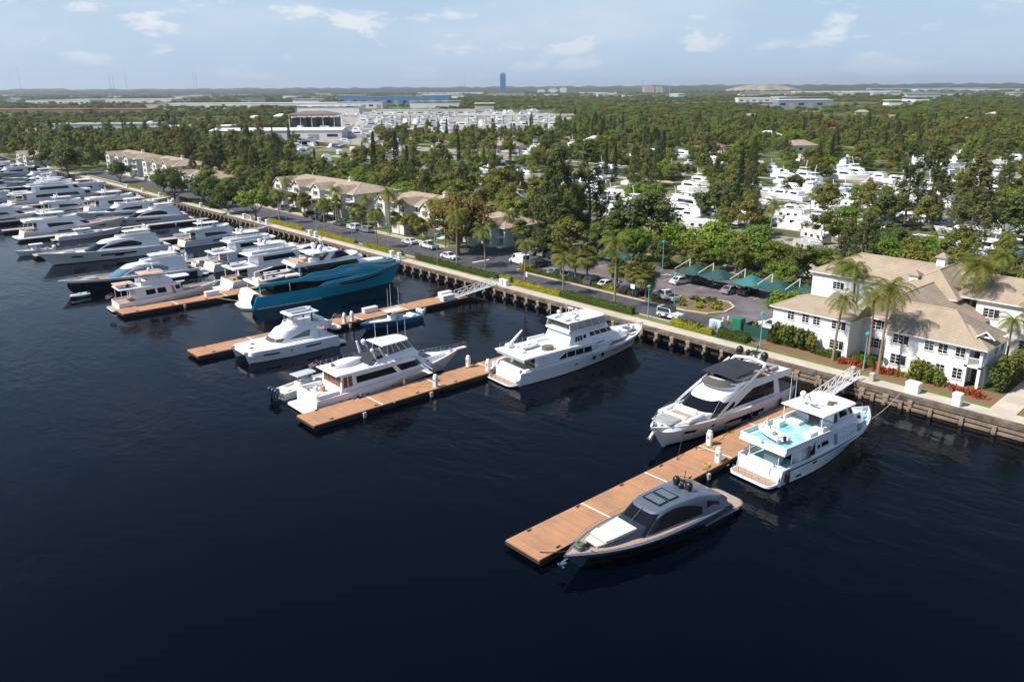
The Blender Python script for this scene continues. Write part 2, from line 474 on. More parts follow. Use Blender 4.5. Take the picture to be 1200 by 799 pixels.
# ================================================================ A: dark grey sport yacht by the near dock
def dark_yacht():
    L = 18.9
    r = boat('sport_yacht', (-37.5, 59.4), DN + R(-5.5), 'dark grey sport yacht with a white sunpad at the outer end of the nearest dock')
    H = Hull(L, 5.3, 1.35, 1.75, Lw=17.0, k=1.5, a=2.3, t0=.45, aw=1.6, tw=.2, rake=.5, bul=.1, ww=.9, stern=.86)
    H.hull_mesh(r, SGREY, thick=.35)
    H.patch(.2, 16.8, lambda u: -.1, lambda u: .80 - .1*u, DGREY, r, 'hull_side', off=.014, n=22)
    H.patch(.25, 16.4, lambda u: -.1, lambda u: .55 - .1*u, mat('black_hull_paint', (.014, .016, .02), .2, coat=.4), r, 'lower_hull', off=.026, n=22)
    H.patch(4.5, 8.6, lambda u: .30 + .12*u, lambda u: .52, GL, r, 'hull_window', off=.04, n=4)
    H.patch(9.4, 12.6, lambda u: .34 + .08*u, lambda u: .50, GL, r, 'hull_window', off=.04, n=4)
    H.deck_mesh(r, TEAKD, inset=.3, dz=.14)
    platform(r, 2.1, 4.3, .55, .22, SGREY, TEAKD, r=1.2)
    # side sponson fins at the stern
    for sd in (1, -1):
        b = MB(); b.poly([(-.9, sd*2.0, .56), (-.2, sd*2.45, .60), (4.6, sd*2.72, .70), (4.6, sd*2.58, .74), (1, sd*2.3, .74)]); b.build('side_fin', SGREY, r)
    # cabin trunk on the foredeck
    tr = Tier(8.5, 16.8, 2.05, 1.6, 1.4, 2.2, nose=4.2, df=.8, tin=.3, e=.85, top=lambda x: 2.35 - .085*(x - 9.5))
    o = tr.mesh(r, DGREY, 'cabin_trunk', crown=.08)
    b = MB()
    zt = lambda x: 2.43 - .085*(x - 9.5)
    def pad(xa, xb, wa, wb, z=.0, t=.14):
        v = []
        for x, w in ((xa, wa), (xb, wb)):
            for y in (-w, w): v.append((x, y, zt(x) + z + t))
        v2 = [(a, b_*1.03, c - t - .05) for a, b_, c in v]
        b.add(v + v2, [(0, 1, 3, 2), (0, 2, 6, 4), (1, 5, 7, 3), (2, 3, 7, 6), (0, 4, 5, 1)])
    pad(11.8, 14.2, 1.2, 1.0); pad(14.3, 15.1, 1.1, .95, .03, .2); pad(15.2, 15.9, .9, .75, -.06, .1)
    b.build('sunpad', mat('white_sunpad', (.56, .53, .48), .8, noise=(2.2, .05)), r)
    # cabin
    def top(x):
        return 3.38 - .010*(x - 6.6)**2 - (max(0, 4.4 - x)*.20) - max(0, x - 8.6)*.08
    c = Tier(.9, 12.2, 2.35, 2.0, 1.45, 3.3, nose=1.9, da=.6, df=2.3, tin=.40, e=.5, top=top)
    c.mesh(r, SGREY, 'deckhouse', crown=.16)
    c.patch(.08, .20, lambda k: .30 + .12*math.sin(PI*k), lambda k: .55 + .16*k, GL, r, 'window')
    c.patch(.24, .72, lambda k: .12 + .08*k**2, lambda k: .30 + .60*math.sin(PI*clamp(.05 + .66*k))**.8 - .08*k, GL, r, 'window', n=18)
    c.patch(.735, 1, .10, .93, GL, r, 'windscreen', n=14, join=True)
    b = MB(); b.tube((12.1, 0, 1.8), (9.95, 0, 3.2), .03, 4); b.build('windscreen_mullion', SGREY, r)
    # sunroof
    f = MB(); 
    for x0, x1 in ((6.5, 7.7), (7.8, 9.0)):
        f.add([(x0, -1.05, top(x0) + .19), (x0, 1.05, top(x0) + .19), (x1, 1.05, top(x1) + .18), (x1, -1.05, top(x1) + .18)], [(0, 1, 2, 3)])
    f.build('sunroof', GL, r)
    f = MB()
    for x0, x1 in ((6.65, 7.55), (7.95, 8.85)):
        f.add([(x0, -.9, top(x0) + .205), (x0, .9, top(x0) + .205), (x1, .9, top(x1) + .195), (x1, -.9, top(x1) + .195)], [(0, 1, 2, 3)])
    f.build('sunroof_pane', mat('grey_glass', (.10, .13, .15), .1), r)
    # radar arch with two black domes and a mast
    b = MB(); b.cbox((4.9, 0, 3.42), (.5, 1.9, .14), 0, .05); b.tube((5.0, .1, 3.45), (4.7, .1, 5.1), .05, 6, .03); b.tube((4.9, -.35, 4.5), (4.8, .5, 4.65), .03, 5); b.box(4.6, 4.9, -.5, .5, 4.0, 4.11)
    a = b.build('radar_mast', BK, r)
    radome(a, 4.9, .75, 3.42, .36, BK); radome(a, 4.9, -.75, 3.42, .36, BK); radome(a, 5.2, 0, 3.42, .24, BK)
    # aft deck: buttress glass, seats
    sofa(r, .4, 2.0, -1.6, 1.6, 1.4, .35, DGREY)
    # bow gear: chrome anchor, coiled green hose, bulwark stanchions
    b = MB(); b.tube((18.3, 0, 1.55), (19.2, 0, 1.15), .09, 6); b.tube((19.1, -.4, .95), (19.1, .4, .95), .1, 6); b.box(18.6, 19.2, -.16, .16, .85, 1.1); b.build('anchor', CR_, r)
    b = MB(); b.cbox((17.1, -.05, 1.75), (.75, .9, .5), 0, .12); b.build('fender_basket', mat('basket_weave', (.09, .10, .11), .6), r)
    b = MB()
    for k in range(14): 
        a0, a1 = 2*PI*k/14, 2*PI*(k+1)/14
        b.tube((17.1 + .3*math.cos(a0), .3*math.sin(a0), 2.3), (17.1 + .3*math.cos(a1), .3*math.sin(a1), 2.3), .07, 5)
    b.build('coiled_hose', mat('green_hose', (.10, .17, .05), .5), r)
    b = MB(); b.cbox((16.3, .0, 1.86), (.5, .5, .06), 0, .05); b.build('deck_hatch', GL, r)
    H.rail(9.5, 17.8, r, .55, n=12, r=.014, inset=.22, mid=False)
    for x in (3.2, 9.0): fender(r, x, -2.66, 1.1)
    b = MB(); b.tube((16.6, .75, 1.75), (16.5, .95, 1.75), .09, 6); b.build('cleat', CR_, r); b = MB(); b.tube((16.7, -.75, 1.75), (16.6, -.95, 1.75), .09, 6); b.build('cleat', CR_, r)
    return r
dark_yacht()

# ================================================================ B: white sport flybridge, black bimini
def white_sport():
    L = 26.0
    r = boat('flybridge_yacht', (-49.0, 89.8), DN, 'white motor yacht with a black canvas bimini on the left of the nearest dock')
    H = Hull(L, 6.5, 2.15, 3.0, Lw=23.8, k=1.5, a=3.0, t0=.48, aw=1.6, tw=.25, rake=.7, bul=.25, ww=.9, stern=.95)
    H.hull_mesh(r, W, thick=.22)
    H.patch(.8, 23.4, -.1, .07, BOOT, r, 'boot_stripe', n=20)
    H.patch(8.2, 15.6, lambda u: .40 + .05*u, lambda u: .58 + .04*u if u < .93 else .52, GL, r, n=14)
    H.patch(9.2, 12.5, .25, .44, GL, r, n=6)
    H.patch(20.2, 21.8, lambda u: .48, lambda u: .62 + .02*u, GL, r, n=3)
    H.patch(17.6, 18.1, .55, .70, GL, r, 'porthole', n=2); H.patch(4.2, 4.8, .5, .68, GL, r, 'porthole', n=2)
    H.deck_mesh(r, TEAK, inset=.2)
    platform(r, 1.8, 5.4, .5, .2, W, TEAK, r=.9)
    # foredeck lounge: raised coaming, grey sunpad, cream sofa
    tr = Tier(15.6, 25.0, 2.55, 2.0, 2.4, 3.1, nose=4.0, df=.5, tin=.2, e=.8, top=lambda x: 2.95 + .012*(x - 14))
    tr.mesh(r, W, 'foredeck_lounge', crown=.02)
    b = MB(); b.cbox((20.8, 0, 3.08), (1.5, 2.6, .05), 0, .2); b.build('seating_well', TEAKD, r)
    sofa(r, 21.4, 21.9, -1.5, 1.5, 3.08, .3, CUSH, back=None)
    sofa(r, 19.6, 20.1, -1.5, 1.5, 3.08, .3, CUSH, back='a')
    b = MB(); b.cbox((23.2, 0, 3.08), (2.2, 2.6, .24), 0, .12); b.build('sunpad', CUSHG, r)
    for s_ in (1, -1):
        b = MB(); b.cbox((20.6, s_*1.95, 3.0), (3.0, .5, .38), 0, .12); b.build('side_coaming', W, r)
    # main cabin with raked windscreen
    def top(x): return 4.62 - .003*(x - 9)**2 - (.10*max(0, x - 13.5))
    c = Tier(4.6, 19.9, 2.95, 2.6, 2.1, 4.5, nose=3.0, da=.2, df=3.1, tin=.45, e=.62, top=top)
    c.mesh(r, W, 'deckhouse', crown=.1)
    c.patch(.06, .50, lambda k: .16 + .1*k, lambda k: .80 if k < .55 else .80 - .56*((k - .55)/.45)**1.3, GL, r, 'window', n=20)
    c.patch(.50, .74, lambda k: .30 - .12*k, lambda k: .50 + .40*k, GL, r, 'window', n=10)
    c.patch(.75, 1, .16, .93, GL, r, 'windscreen', n=14, join=True)
    # white fin sweeping from the windscreen foot up to the arch
    for sd in (1, -1):
        b = MB(); pts = []
        for i in range(13):
            u = i/12; x = lerp(18.2, 7.9, u); z = 2.45 + 3.75*u**.85; y = 2.98 - .50*u
            pts.append((x, y, z, .26 - .1*u))
        b.grid([[(x, sd*(y + .02), z - w), (x - .1, sd*(y + .07), z), (x, sd*(y - .0), z + w), (x, sd*(y - .18), z), (x, sd*(y + .02), z - w)] for x, y, z, w in pts])
        b.build('side_fin', W, r)
    # flybridge
    fl = Tier(2.6, 15.6, 3.0, 2.35, 4.15, 4.75, nose=3.6, da=-.3, df=.8, tin=.05, e=.7)
    fl.mesh(r, W, 'flybridge', crown=.0)
    coaming(r, fl, lambda u: .14 + .5*sstep(.25, .8, u), .1)
    fg = Tier(9.6, 15.3, 2.2, 2.15, 5.1, 5.75, nose=3.0, da=.1, df=.9, tin=.25, e=.7)
    b = MB(); rows = [[fg.T(.6 + .4*i/12, q, 1) for i in range(13)] + [fg.T(.6 + .4*i/12, q, -1) for i in range(11, -1, -1)] for q in (0, 1)]
    b.grid(rows); b.build('fly_windscreen', GLC, r)
    b = MB(); b.cbox((8.0, 0, 4.77), (9.4, 4.3, .03), 0, .6); b.build('fly_deck', TEAK, r)
    sofa(r, 12.0, 12.8, -1.3, -.2, 4.75, .95, BK, 'helm_seat'); sofa(r, 13.2, 13.9, -1.4, .9, 4.75, .8, W, 'helm_console')
    sofa(r, 8.6, 11.6, .9, 1.9, 4.75, .42, CUSH, back='p'); sofa(r, 3.4, 5.1, -1.8, 1.8, 4.75, .4, CUSHG)
    sofa(r, 8.4, 11.2, -1.95, -1.3, 4.75, .8, W, 'wet_bar')
    # black bimini
    b = MB(); rows = []
    for i in range(9):
        x = lerp(7.7, 14.0, i/8); z = 6.35 - .012*(x - 10.7)**2
        rows.append([(x, y, z - .07*(y/1.9)**2*1.6) for y in (-2.15, -1.5, -.8, 0, .8, 1.5, 2.15)])
    b.grid(rows); lo = [[(a, c, d - .07) for a, c, d in rr] for rr in rows]; b.grid([rows[0], lo[0]]); b.grid([rows[-1], lo[-1]]); b.grid([[q[0] for q in rows], [q[0] for q in lo]]); b.grid([[q[-1] for q in rows], [q[-1] for q in lo]])
    b.build('bimini', CANV, r)
    for sd in (1, -1):
        b = MB(); b.path([(13.9, sd*2.05, 6.1), (11.1, sd*2.2, 5.1)], .03); b.path([(8.9, sd*2.05, 6.15), (11.1, sd*2.2, 5.1)], .03); b.path([(7.8, sd*2.05, 6.1), (8.6, sd*2.2, 5.1)], .03)
        b.build('bimini_frame', CR_, r, smooth=0)
    # arch and domes
    b = MB(); b.path([(8.2, -2.35, 5.6), (7.2, -2.1, 6.3), (6.8, 0, 6.5), (7.2, 2.1, 6.3), (8.2, 2.35, 5.6)], .2, 6)
    a = b.build('radar_arch', W, r)
    for x, y in ((6.8, 1.7), (6.8, -1.7), (6.2, -.9)): radome(a, x, y, 6.45, .46 if x > 6.7 else .3, BK)
    b = MB(); b.tube((6.7, .3, 6.5), (6.0, .3, 8.0), .07, 6); b.tube((6.6, -.3, 6.5), (6.0, .3, 7.6), .05, 6); b.box(5.8, 6.7, -.5, .7, 7.1, 7.2); b.build('signal_mast', BK, a)
    radome(a, 6.6, .9, 6.4, .22, W); radome(a, 6.3, 0, 6.4, .2, W)
    # bow fittings
    H.rail(15.5, 24.9, r, .55, n=16, r=.018, inset=.15)
    b = MB(); b.tube((25.3, 0, 2.5), (26.1, 0, 1.8), .16, 6); b.box(25.6, 26.3, -.3, .3, 1.45, 1.75); b.tube((26.1, -.35, 1.6), (26.1, .35, 1.6), .14, 6); b.build('anchor', CR_, r)
    b = MB()
    for x, y in ((24.7, .5), (24.7, -.5), (25.1, 0)): b.cbox((x, y, 2.9), (.35, .3, .25), 0, .05)
    b.build('windlass', CR_, r)
    for x in (5, 11.5, 16.5): fender(r, x, 3.35, 1.4, r=.2, h=.9)
    fender(r, 1.0, 3.3, 2.0, r=.42, h=1.4)
    return r
white_sport()

# ================================================================ C: white explorer yacht with aqua decks
def explorer():
    L = 21.0
    r = boat('motor_yacht', (-37.9, 67.3), UP - R(6.0), 'white yacht with aqua painted decks and dark blue sheer line, right of the nearest dock')
    r.scale = (.93, .93, .88)
    H = Hull(L, 6.1, 2.05, 3.5, Lw=19.4, k=1.9, a=3.4, t0=.5, aw=1.7, tw=.25, rake=.2, bul=.7, ww=.93, stern=.97, fl=1.2)
    H.hull_mesh(r, W, thick=.2)
    H.patch(.4, 19.0, -.1, .05, BOOT, r, 'boot_stripe', n=20)
    H.patch(1.0, 20.6, lambda u: .80 - .04*u, lambda u: .88 - .04*u, NAVY, r, 'sheer_stripe', n=24, off=.03)
    H.patch(.6, 17, lambda u: .50, lambda u: .53, W2, r, 'rub_rail', n=18, off=.07)
    for a, c in ((5.6, 6.4), (12.4, 12.9), (15.0, 15.6), (16.0, 16.5)): H.patch(a, c, .58, .70, GL, r, 'porthole', n=2)
    H.patch(2.8, 3.7, .18, .32, BK, r, 'exhaust_outlet', n=2)
    H.deck_mesh(r, AQUA, inset=.15)
    platform(r, 1.7, 5.5, .5, .28, W, TEAKD, r=.8)
    b = MB()
    for y in (-2.2, -1.3, -.4, .5, 1.4, 2.2): b.tube((-1.55, y, .5), (-1.55, y, 1.3), .022, 5)
    b.path([(-1.55, -2.2, 1.3), (-1.55, 2.2, 1.3)], .02); b.build('rail', CR_, r, smooth=0)
    # transom with stairs either side
    b = MB(); b.cbox((.45, 0, .5), (.9, 3.3, 1.75), 0, .25); b.build('transom', W, r)
    b = MB(); b.box(-.03, -.005, -1.0, 1.0, .8, 1.9); b.box(-.03, -.005, -1.2, -1.13, .8, 1.9); b.build('garage_door', W2, r)
    for sd in (1, -1):
        b = MB()
        for k in range(5): b.box(.0 + .3*k, .3 + .3*k, sd*2.0 - .38, sd*2.0 + .38, .4, .72 + .27*k)
        b.build('stairs', W, r)
        b = MB(); b.path([(-.2, sd*1.62, 1.5), (1.4, sd*1.62, 2.9), (2.4, sd*1.62, 2.9)], .03); b.tube((-.2, sd*1.62, .6), (-.2, sd*1.62, 1.5), .03, 5); b.build('handrail', CR_, r, smooth=0)
        b = MB(); b.grid([[(-.25, sd*2.75, .5), (-.1, sd*2.75, 1.2)], [(.9, sd*2.86, .5), (1.2, sd*2.86, 2.35)], [(3.4, sd*2.98, .9), (3.4, sd*2.98, 2.3)]]); b.build('hull_wing', W, r)
    # saloon under the boat deck
    c = Tier(4.0, 15.2, 2.5, 2.2, 1.4, 4.1, nose=2.0, da=0, df=.8, tin=.08, e=.6)
    c.mesh(r, W, 'saloon')
    c.aft(-1.3, 1.3, 1.5, 3.5, GL, r, 'sliding_door')
    posts(r, [(.8, 1.9), (.8, -1.9), (2.4, 2.4), (2.4, -2.4)], 2.0, 3.8, .07, W)
    b = MB(); b.cbox((2.6, 0, 1.45), (1.2, 1.8, .75), 0, .1); b.build('cockpit_table', W2, r)
    # side bulwark panels between hull and boat deck (solid side house forward)
    side = Tier(3.4, 16.6, 2.98, 2.75, 2.2, 4.1, nose=3.0, df=.6, tin=.05, e=.7)
    b = MB()
    for sd in (1, -1):
        us = [.10 + .56*i/10 for i in range(11)]
        b.grid([[side.T(u, q, sd) for u in us] for q in (0, 1)])
    b.build('side_house', W, r)
    side.patch(.22, .30, .42, .72, GL, r, 'window', n=4, off=.03); side.patch(.175, .20, .42, .66, GL, r, 'window', n=3, off=.03)
    side.patch(.37, .41, .1, .9, mat('aqua_passage_shade', (.12, .32, .38), .4), r, 'side_doorway', n=3, off=.03)  # open passage as a flat patch, its shade painted as dimmer aqua
    side.patch(.09, .145, lambda k: .15, lambda k: .35 + .6*k, GL, r, 'window', n=4, off=.03)
    # boat deck, overhanging the cockpit
    slab(r, .2, 16.0, 2.98, 2.6, 3.78, .34, 2.4, W, 'boat_deck', crown=.0)
    b = MB(); b.cbox((5.2, 0, 4.14), (9.6, 5.3, .03), 0, .3); b.build('deck_floor', AQUA, r)
    cm = Tier(.25, 10.2, 2.98, 2.95, 3.8, 4.12, nose=.5, da=0, df=0, tin=.0)
    b = MB()
    def wall(x0, y0, x1, y1, h=.62, t=.1):
        d = Vector((x1-x0, y1-y0, 0)); n_ = Vector((-d.y, d.x, 0)).normalized()*t
        vs = [Vector((x0, y0, 4.1)), Vector((x1, y1, 4.1)), Vector((x1, y1, 4.1)) + n_, Vector((x0, y0, 4.1)) + n_]
        b.add(vs + [v + Vector((0, 0, h)) for v in vs], [(4, 5, 6, 7), (0, 1, 5, 4), (2, 3, 7, 6), (1, 2, 6, 5), (3, 0, 4, 7)])
    wall(.4, -2.85, .4, -.2, .62, -.1); wall(.4, .2, .4, 2.85, .62, -.1); wall(.4, 2.9, 9.6, 2.85); wall(9.6, -2.85, .4, -2.9)
    b.build('deck_coaming', W, r)
    dinghy(r, 2.7, .6, 4.35, 4.0, 1.7, W, W2, rz=PI/2 - .25)
    b = MB(); b.cbox((2.2, -.9, 4.15), (.9, .5, .5), 0, .1); b.tube((4.0, 2.2, 4.1), (4.0, 2.2, 5.6), .12, 6); b.tube((4.0, 2.2, 5.6), (2.0, 1.2, 5.9), .09, 6); b.build('davit', W, r)
    sofa(r, 7.6, 9.6, .6, 2.6, 4.15, .45, W, back='pf', bh=.5); sofa(r, 7.6, 9.6, -2.6, -.9, 4.15, .45, W, back='sf', bh=.5)
    sofa(r, 5.3, 6.8, -2.5, -1.5, 4.15, .8, W, 'wet_bar'); sofa(r, 5.4, 6.6, 1.6, 2.5, 4.15, .75, W, 'wet_bar')
    # pilothouse on the upper deck, open at the back under the hardtop
    ph = Tier(9.8, 15.6, 2.35, 2.05, 4.1, 6.35, nose=1.6, da=0, df=1.5, tin=.2, e=.6)
    b = MB()
    for sd in (1, -1):
        us = [.0 + .6*i/8 for i in range(9)] + [.6 + .4*i/8 for i in range(1, 9)]
        b.grid([[ph.T(u, q, sd) for u in us] for q in (0, .2, .5, .8, 1)])
    b.box(9.75, 9.85, -2.3, -1.0, 4.1, 6.3); b.box(9.75, 9.85, 1.0, 2.3, 4.1, 6.3)
    b.build('pilothouse', W, r)
    ph.patch(.26, .56, .50, .86, GL, r, 'window', n=6); ph.patch(.62, .99, .44, .88, GL, r, 'windscreen', n=10)
    ph.patch(.02, .16, .36, .84, GLC, r, 'window', n=4)
    b = MB(); b.cbox((13.2, .3, 4.15), (.8, 2.4, 1.0), 0, .1); b.cbox((11.9, .3, 4.15), (.6, .6, 1.0), 0, .1); b.build('helm_console', W2, r)
    fh = Tier(13.8, 18.6, 2.3, 1.6, 2.9, 4.5, nose=2.6, df=.9, tin=.2, e=.7, top=lambda x: 4.5 - .1*(x - 14))
    fh.mesh(r, W, 'forward_cabin', crown=.05)
    for u0, u1 in ((.42, .50), (.52, .60), (.64, .72)): fh.patch(u0, u1, .42, .78, GL, r, 'window', n=3)
    slab(r, 7.0, 14.0, 2.75, 2.6, 6.55, .14, .9, W, 'hardtop', crown=.05, e=.45)
    posts(r, [(7.3, 2.45), (7.3, -2.45)], 4.2, 6.6, .06, W)
    posts(r, [(9.8, 2.3), (9.8, -2.3), (13.6, 2.2), (13.6, -2.2)], 6.2, 6.6, .06, W)
    # mast with domes on the hardtop
    b = MB(); b.tube((8.6, 0.1, 6.7), (8.4, .1, 8.0), .2, 6, .1); b.box(8.2, 8.7, -.9, 1.1, 7.3, 7.42); b.tube((8.6, .1, 7.1), (10.1, .1, 6.8), .06, 5); b.tube((8.4, -1.4, 7.1), (8.4, 1.4, 7.1), .05, 5)
    a = b.build('radar_mast', W, r)
    radome(a, 8.5, 1.0, 7.45, .36, W); radar(a, 9.2, -.2, 6.75, 1.9, W, .3); radome(a, 8.1, .1, 8.0, .16, W)
    b = MB(); b.cbox((10.9, -1.0, 6.8), (1.1, .6, .14), 0, .05, .4); b.cbox((11.5, -1.2, 6.8), (.5, .4, .1), 0, .05, -.3); b.build('folded_cover', mat('brown_fabric', (.16, .09, .06), .9), r)
    antenna(r, 8.2, 2.5, 6.7, 3.6, .022); antenna(r, 9.4, 2.6, 6.7, 3.0, .02); antenna(r, 7.6, -2.6, 6.6, 1.6)
    H.rail(10.5, 20.4, r, .55, n=14, inset=.1, mid=False)
    b = MB(); b.cbox((18.9, 0, 2.75), (1.6, 1.6, .35), 0, .2); b.build('bow_seat', AQUA, r)
    b = MB(); b.tube((19.8, 0, 3.2), (21.2, 0, 3.25), .1, 6); b.box(20.6, 21.5, -.15, .15, 2.75, 3.0); b.build('anchor', CR_, r)
    fender(r, 1.0, -3.0, 1.5, BK, .3, .9)
    return r
explorer()

# ================================================================ D: large white yacht, round portholes, boat deck crane
def big_white():
    L = 27.0
    r = boat('motor_yacht', (-76.6, 67.2), UP - R(4.5), 'large white yacht with round portholes and a raised crane, its stern at the second dock')
    r.scale = (.98, 1, .82)
    H = Hull(L, 7.0, 2.25, 4.1, Lw=24.8, k=2.0, a=3.6, t0=.55, aw=1.7, tw=.25, rake=.2, bul=.55, ww=.92, stern=.95, fl=1.3)
    H.hull_mesh(r, W, thick=.25)
    H.patch(.3, 24.5, -.1, .05, BOOT, r, 'boot_stripe', n=24)
    for x, qa in ((13.8, .5), (15.6, .52)): 
        for sd in (1, -1):
            t = H.t_at(x, qa + .08); p = H.S(t, qa + .08, sd); b = MB()
            n_ = 12; b.add([(p.x + .30*math.cos(2*PI*k/n_), p.y + sd*.13, p.z + .42*math.sin(2*PI*k/n_)) for k in range(n_)], [tuple(range(n_))]); b.build('porthole', GL, r)
    for x in (10.0, 18.5, 21.8): H.patch(x, x + .55, .46, .56, GL, r, 'porthole', n=2)
    H.patch(.9, 13.2, .60, .625, W2, r, 'rub_rail', n=14, off=.06)
    H.deck_mesh(r, W2, inset=.2)
    platform(r, 1.5, 6.2, .45, .2, W, TEAKD, r=1.1)
    b = MB()
    for y in (-2.4, -1.45, -.5, .5, 1.45, 2.4): b.tube((-1.3, y, .45), (-1.3, y, 1.2), .022, 5)
    b.path([(-1.3, -2.4, 1.2), (-1.3, 2.4, 1.2)], .02); b.build('rail', CR_, r, smooth=0)
    b = MB(); b.grid([[(.0, y, .45) for y in (-2.4, -1, 0, 1, 2.4)], [(.45, y, 1.4) for y in (-2.4, -1, 0, 1, 2.4)], [(.9, y, 2.55) for y in (-2.2, -1, 0, 1, 2.2)], [(1.3, y, 2.5) for y in (-2.2, -1, 0, 1, 2.2)]]); tr = b.build('transom', W, r)
    b = MB(); x = .36
    rr = random.Random(3)
    for row, (y0, n_, h, zz) in enumerate(((1.2, 9, .22, 1.65), (.5, 5, .12, 1.2))):
        y = y0
        for k in range(n_):
            if k == 5 and row == 0: y -= .16
            w = .13 if row == 0 else .1
            for sgn in range(2):
                b.box(x - .02 + (zz - 1.4)*.4, x + .02 + (zz - 1.4)*.4, y - .03 - sgn*w*.5, y - sgn*w*.5, zz, zz + h)
            b.box(x - .02 + (zz - 1.4)*.4, x + .02 + (zz - 1.4)*.4, y - w*.5, y, zz + h*rr.choice((0, .45, .85)), zz + h*rr.choice((0.1, .55, .97)) + .04)
            y -= w*1.5
    b.build('name_lettering', mat('blue_lettering', (.08, .2, .34), .4), tr)
    for sd in (1, -1):
        b = MB(); b.grid([[(-.4, sd*3.0, .45), (-.2, sd*3.05, 1.0), (-.2, sd*2.75, 1.1), (-.3, sd*2.65, .45)], [(.9, sd*3.15, .5), (1.1, sd*3.2, 2.5), (1.1, sd*2.75, 2.55), (.8, sd*2.65, .5)], [(2.4, sd*3.25, .8), (2.6, sd*3.3, 2.6), (2.6, sd*2.9, 2.6), (2.4, sd*2.9, .8)]]); b.build('stern_wing', W, r)
    # aft deck and saloon
    c = Tier(3.4, 15.6, 3.0, 2.9, 2.0, 4.35, nose=1.0, df=.2, tin=.08, e=.5)
    c.mesh(r, W, 'saloon'); c.aft(-2.3, 2.3, 2.1, 3.9, mat('brown_glass', (.035, .02, .012), .08), r, 'sliding_door')
    c.patch(.20, .60, .12, .16, GL, r, 'window', n=3)
    for k in range(4):
        c.patch(.205 + k*.088, .285 + k*.088, (lambda k: .34), (lambda j, k=k: .74 if k else .34 + .4*j**.7) if k < 3 else (lambda j: .74), GL, r, 'window', n=4)
    # boat deck
    slab(r, .7, 17.0, 3.3, 3.1, 4.3, .22, 1.2, W, 'boat_deck', crown=.04)
    b = MB(); b.grid([[(.75, y, 4.35) for y in (-3.2, 0, 3.2)], [(1.0, y, 3.75) for y in (-3.1, 0, 3.1)], [(2.2, y, 3.9) for y in (-3.1, 0, 3.1)]]); b.build('deck_valance', W, r)
    for sd in (1, -1):
        b = MB()
        for k in range(3): b.path([(3.4 + .35*k, sd*3.22, 2.6), (4.0 + .35*k, sd*3.22, 4.3)], .07, 5)
        b.build('side_louvre', W, r)
        b = MB(); b.grid([[(2.5, sd*3.28, 2.4), (2.5, sd*3.28, 2.7)], [(12, sd*3.4, 2.4), (12, sd*3.4, 2.75)], [(16, sd*3.42, 2.5), (17.5, sd*3.38, 4.4)]]); b.build('side_house', W, r)
    b = MB(); pts = [(1.2, 3.05, 5.2), (9.2, 3.05, 5.2)]
    for sd in (1, -1):
        b.path([(1.4, sd*3.1, 5.25), (9.6, sd*3.05, 5.25)], .022); b.path([(1.4, sd*3.1, 4.9), (9.6, sd*3.05, 4.9)], .015)
        for k in range(9): b.tube((1.4 + k*1.02, sd*3.08, 4.5), (1.4 + k*1.02, sd*3.08, 5.25), .02, 4)
    b.build('rail', CR_, r, smooth=0)
    b = MB(); b.cbox((2.4, 2.1, 4.5), (1.3, .8, .9), 0, .2); b.tube((2.4, 2.0, 5.2), (4.6, 2.0, 7.2), .24, 8, .12); b.tube((2.4, 2.3, 5.2), (3.3, 2.3, 5.0), .2, 6); b.build('crane', W, r)
    b = MB(); n_ = 16
    b.prism([(6.2 + .95*math.cos(2*PI*k/n_), -1.7 + .72*math.sin(2*PI*k/n_)) for k in range(n_)], 4.56, 5.1); b.build('round_table', mat('brown_woven', (.16, .12, .09), .7, noise=(6, .3)), r)
    sofa(r, 6.0, 9.2, 1.6, 2.7, 4.54, .45, W, back='p'); sofa(r, 2.0, 2.9, -1.2, .6, 4.54, .35, W, 'deck_box')
    dinghy(r, 4.4, .4, 4.6, 3.4, 1.5, W, W2, rz=0, engine=False)
    # pilothouse, long with raked front
    c2 = Tier(9.2, 19.6, 2.75, 2.3, 4.4, 6.6, nose=2.4, da=.8, df=1.6, tin=.35, e=.6)
    c2.mesh(r, W, 'pilothouse')
    for k in range(4): c2.patch(.36 + .10*k, .445 + .10*k, .40, .72, GL, r, 'window', n=3)
    c2.patch(.77, 1, .40, .74, GL, r, 'windscreen', n=10, join=True)
    for k in range(3): c2.patch(.09 + .045*k, .125 + .045*k, .28, .66, GL, r, 'window', n=2)
    for sd in (1, -1):
        p = c2.T(.26, .5, sd); b = MB(); n_ = 12
        b.add([(p.x + .28*math.cos(2*PI*k/n_), p.y + sd*.05, p.z + .42*math.sin(2*PI*k/n_)) for k in range(n_)], [tuple(range(n_))]); b.build('porthole', GL, r)
    bw = Tier(14.5, 22.8, 3.1, 2.3, 3.3, 4.9, nose=4.2, df=1.5, tin=.3, e=.8, top=lambda x: 4.9 - .06*(x - 14.5))
    bw.mesh(r, W, 'forward_house')
    for k in range(4): bw.patch(.05 + .07*k, .11 + .07*k, .4, .8, GL, r, 'window', n=2)
    # flybridge with glass and hardtop
    fb = Tier(9.4, 17.8, 2.5, 2.25, 6.6, 6.95, nose=2.4, da=0, df=.0, tin=-.05, e=.65)
    fb.mesh(r, W, 'flybridge', crown=0); coaming(r, fb, lambda u: .12, .1)
    gs = Tier(9.6, 17.9, 2.52, 2.3, 7.05, 8.35, nose=2.2, da=.1, df=.6, tin=.25, e=.6)
    b = MB(); us = [.0 + 1.0*i/20 for i in range(21)]
    for sd in (1, -1): b.grid([[gs.T(u, q, sd) for u in us] for q in (0, 1)])
    b.build('fly_windscreen', mat('pale_clear_glass', (.25, .27, .28), .06, spec=.8), r)
    b = MB()
    for u in (.0, .15, .3, .45, .6, .72, .86, 1):
        for sd in (1, -1): b.tube(gs.T(u, 0, sd), gs.T(u, 1, sd), .05, 5)
    b.build('window_frame', W, r)
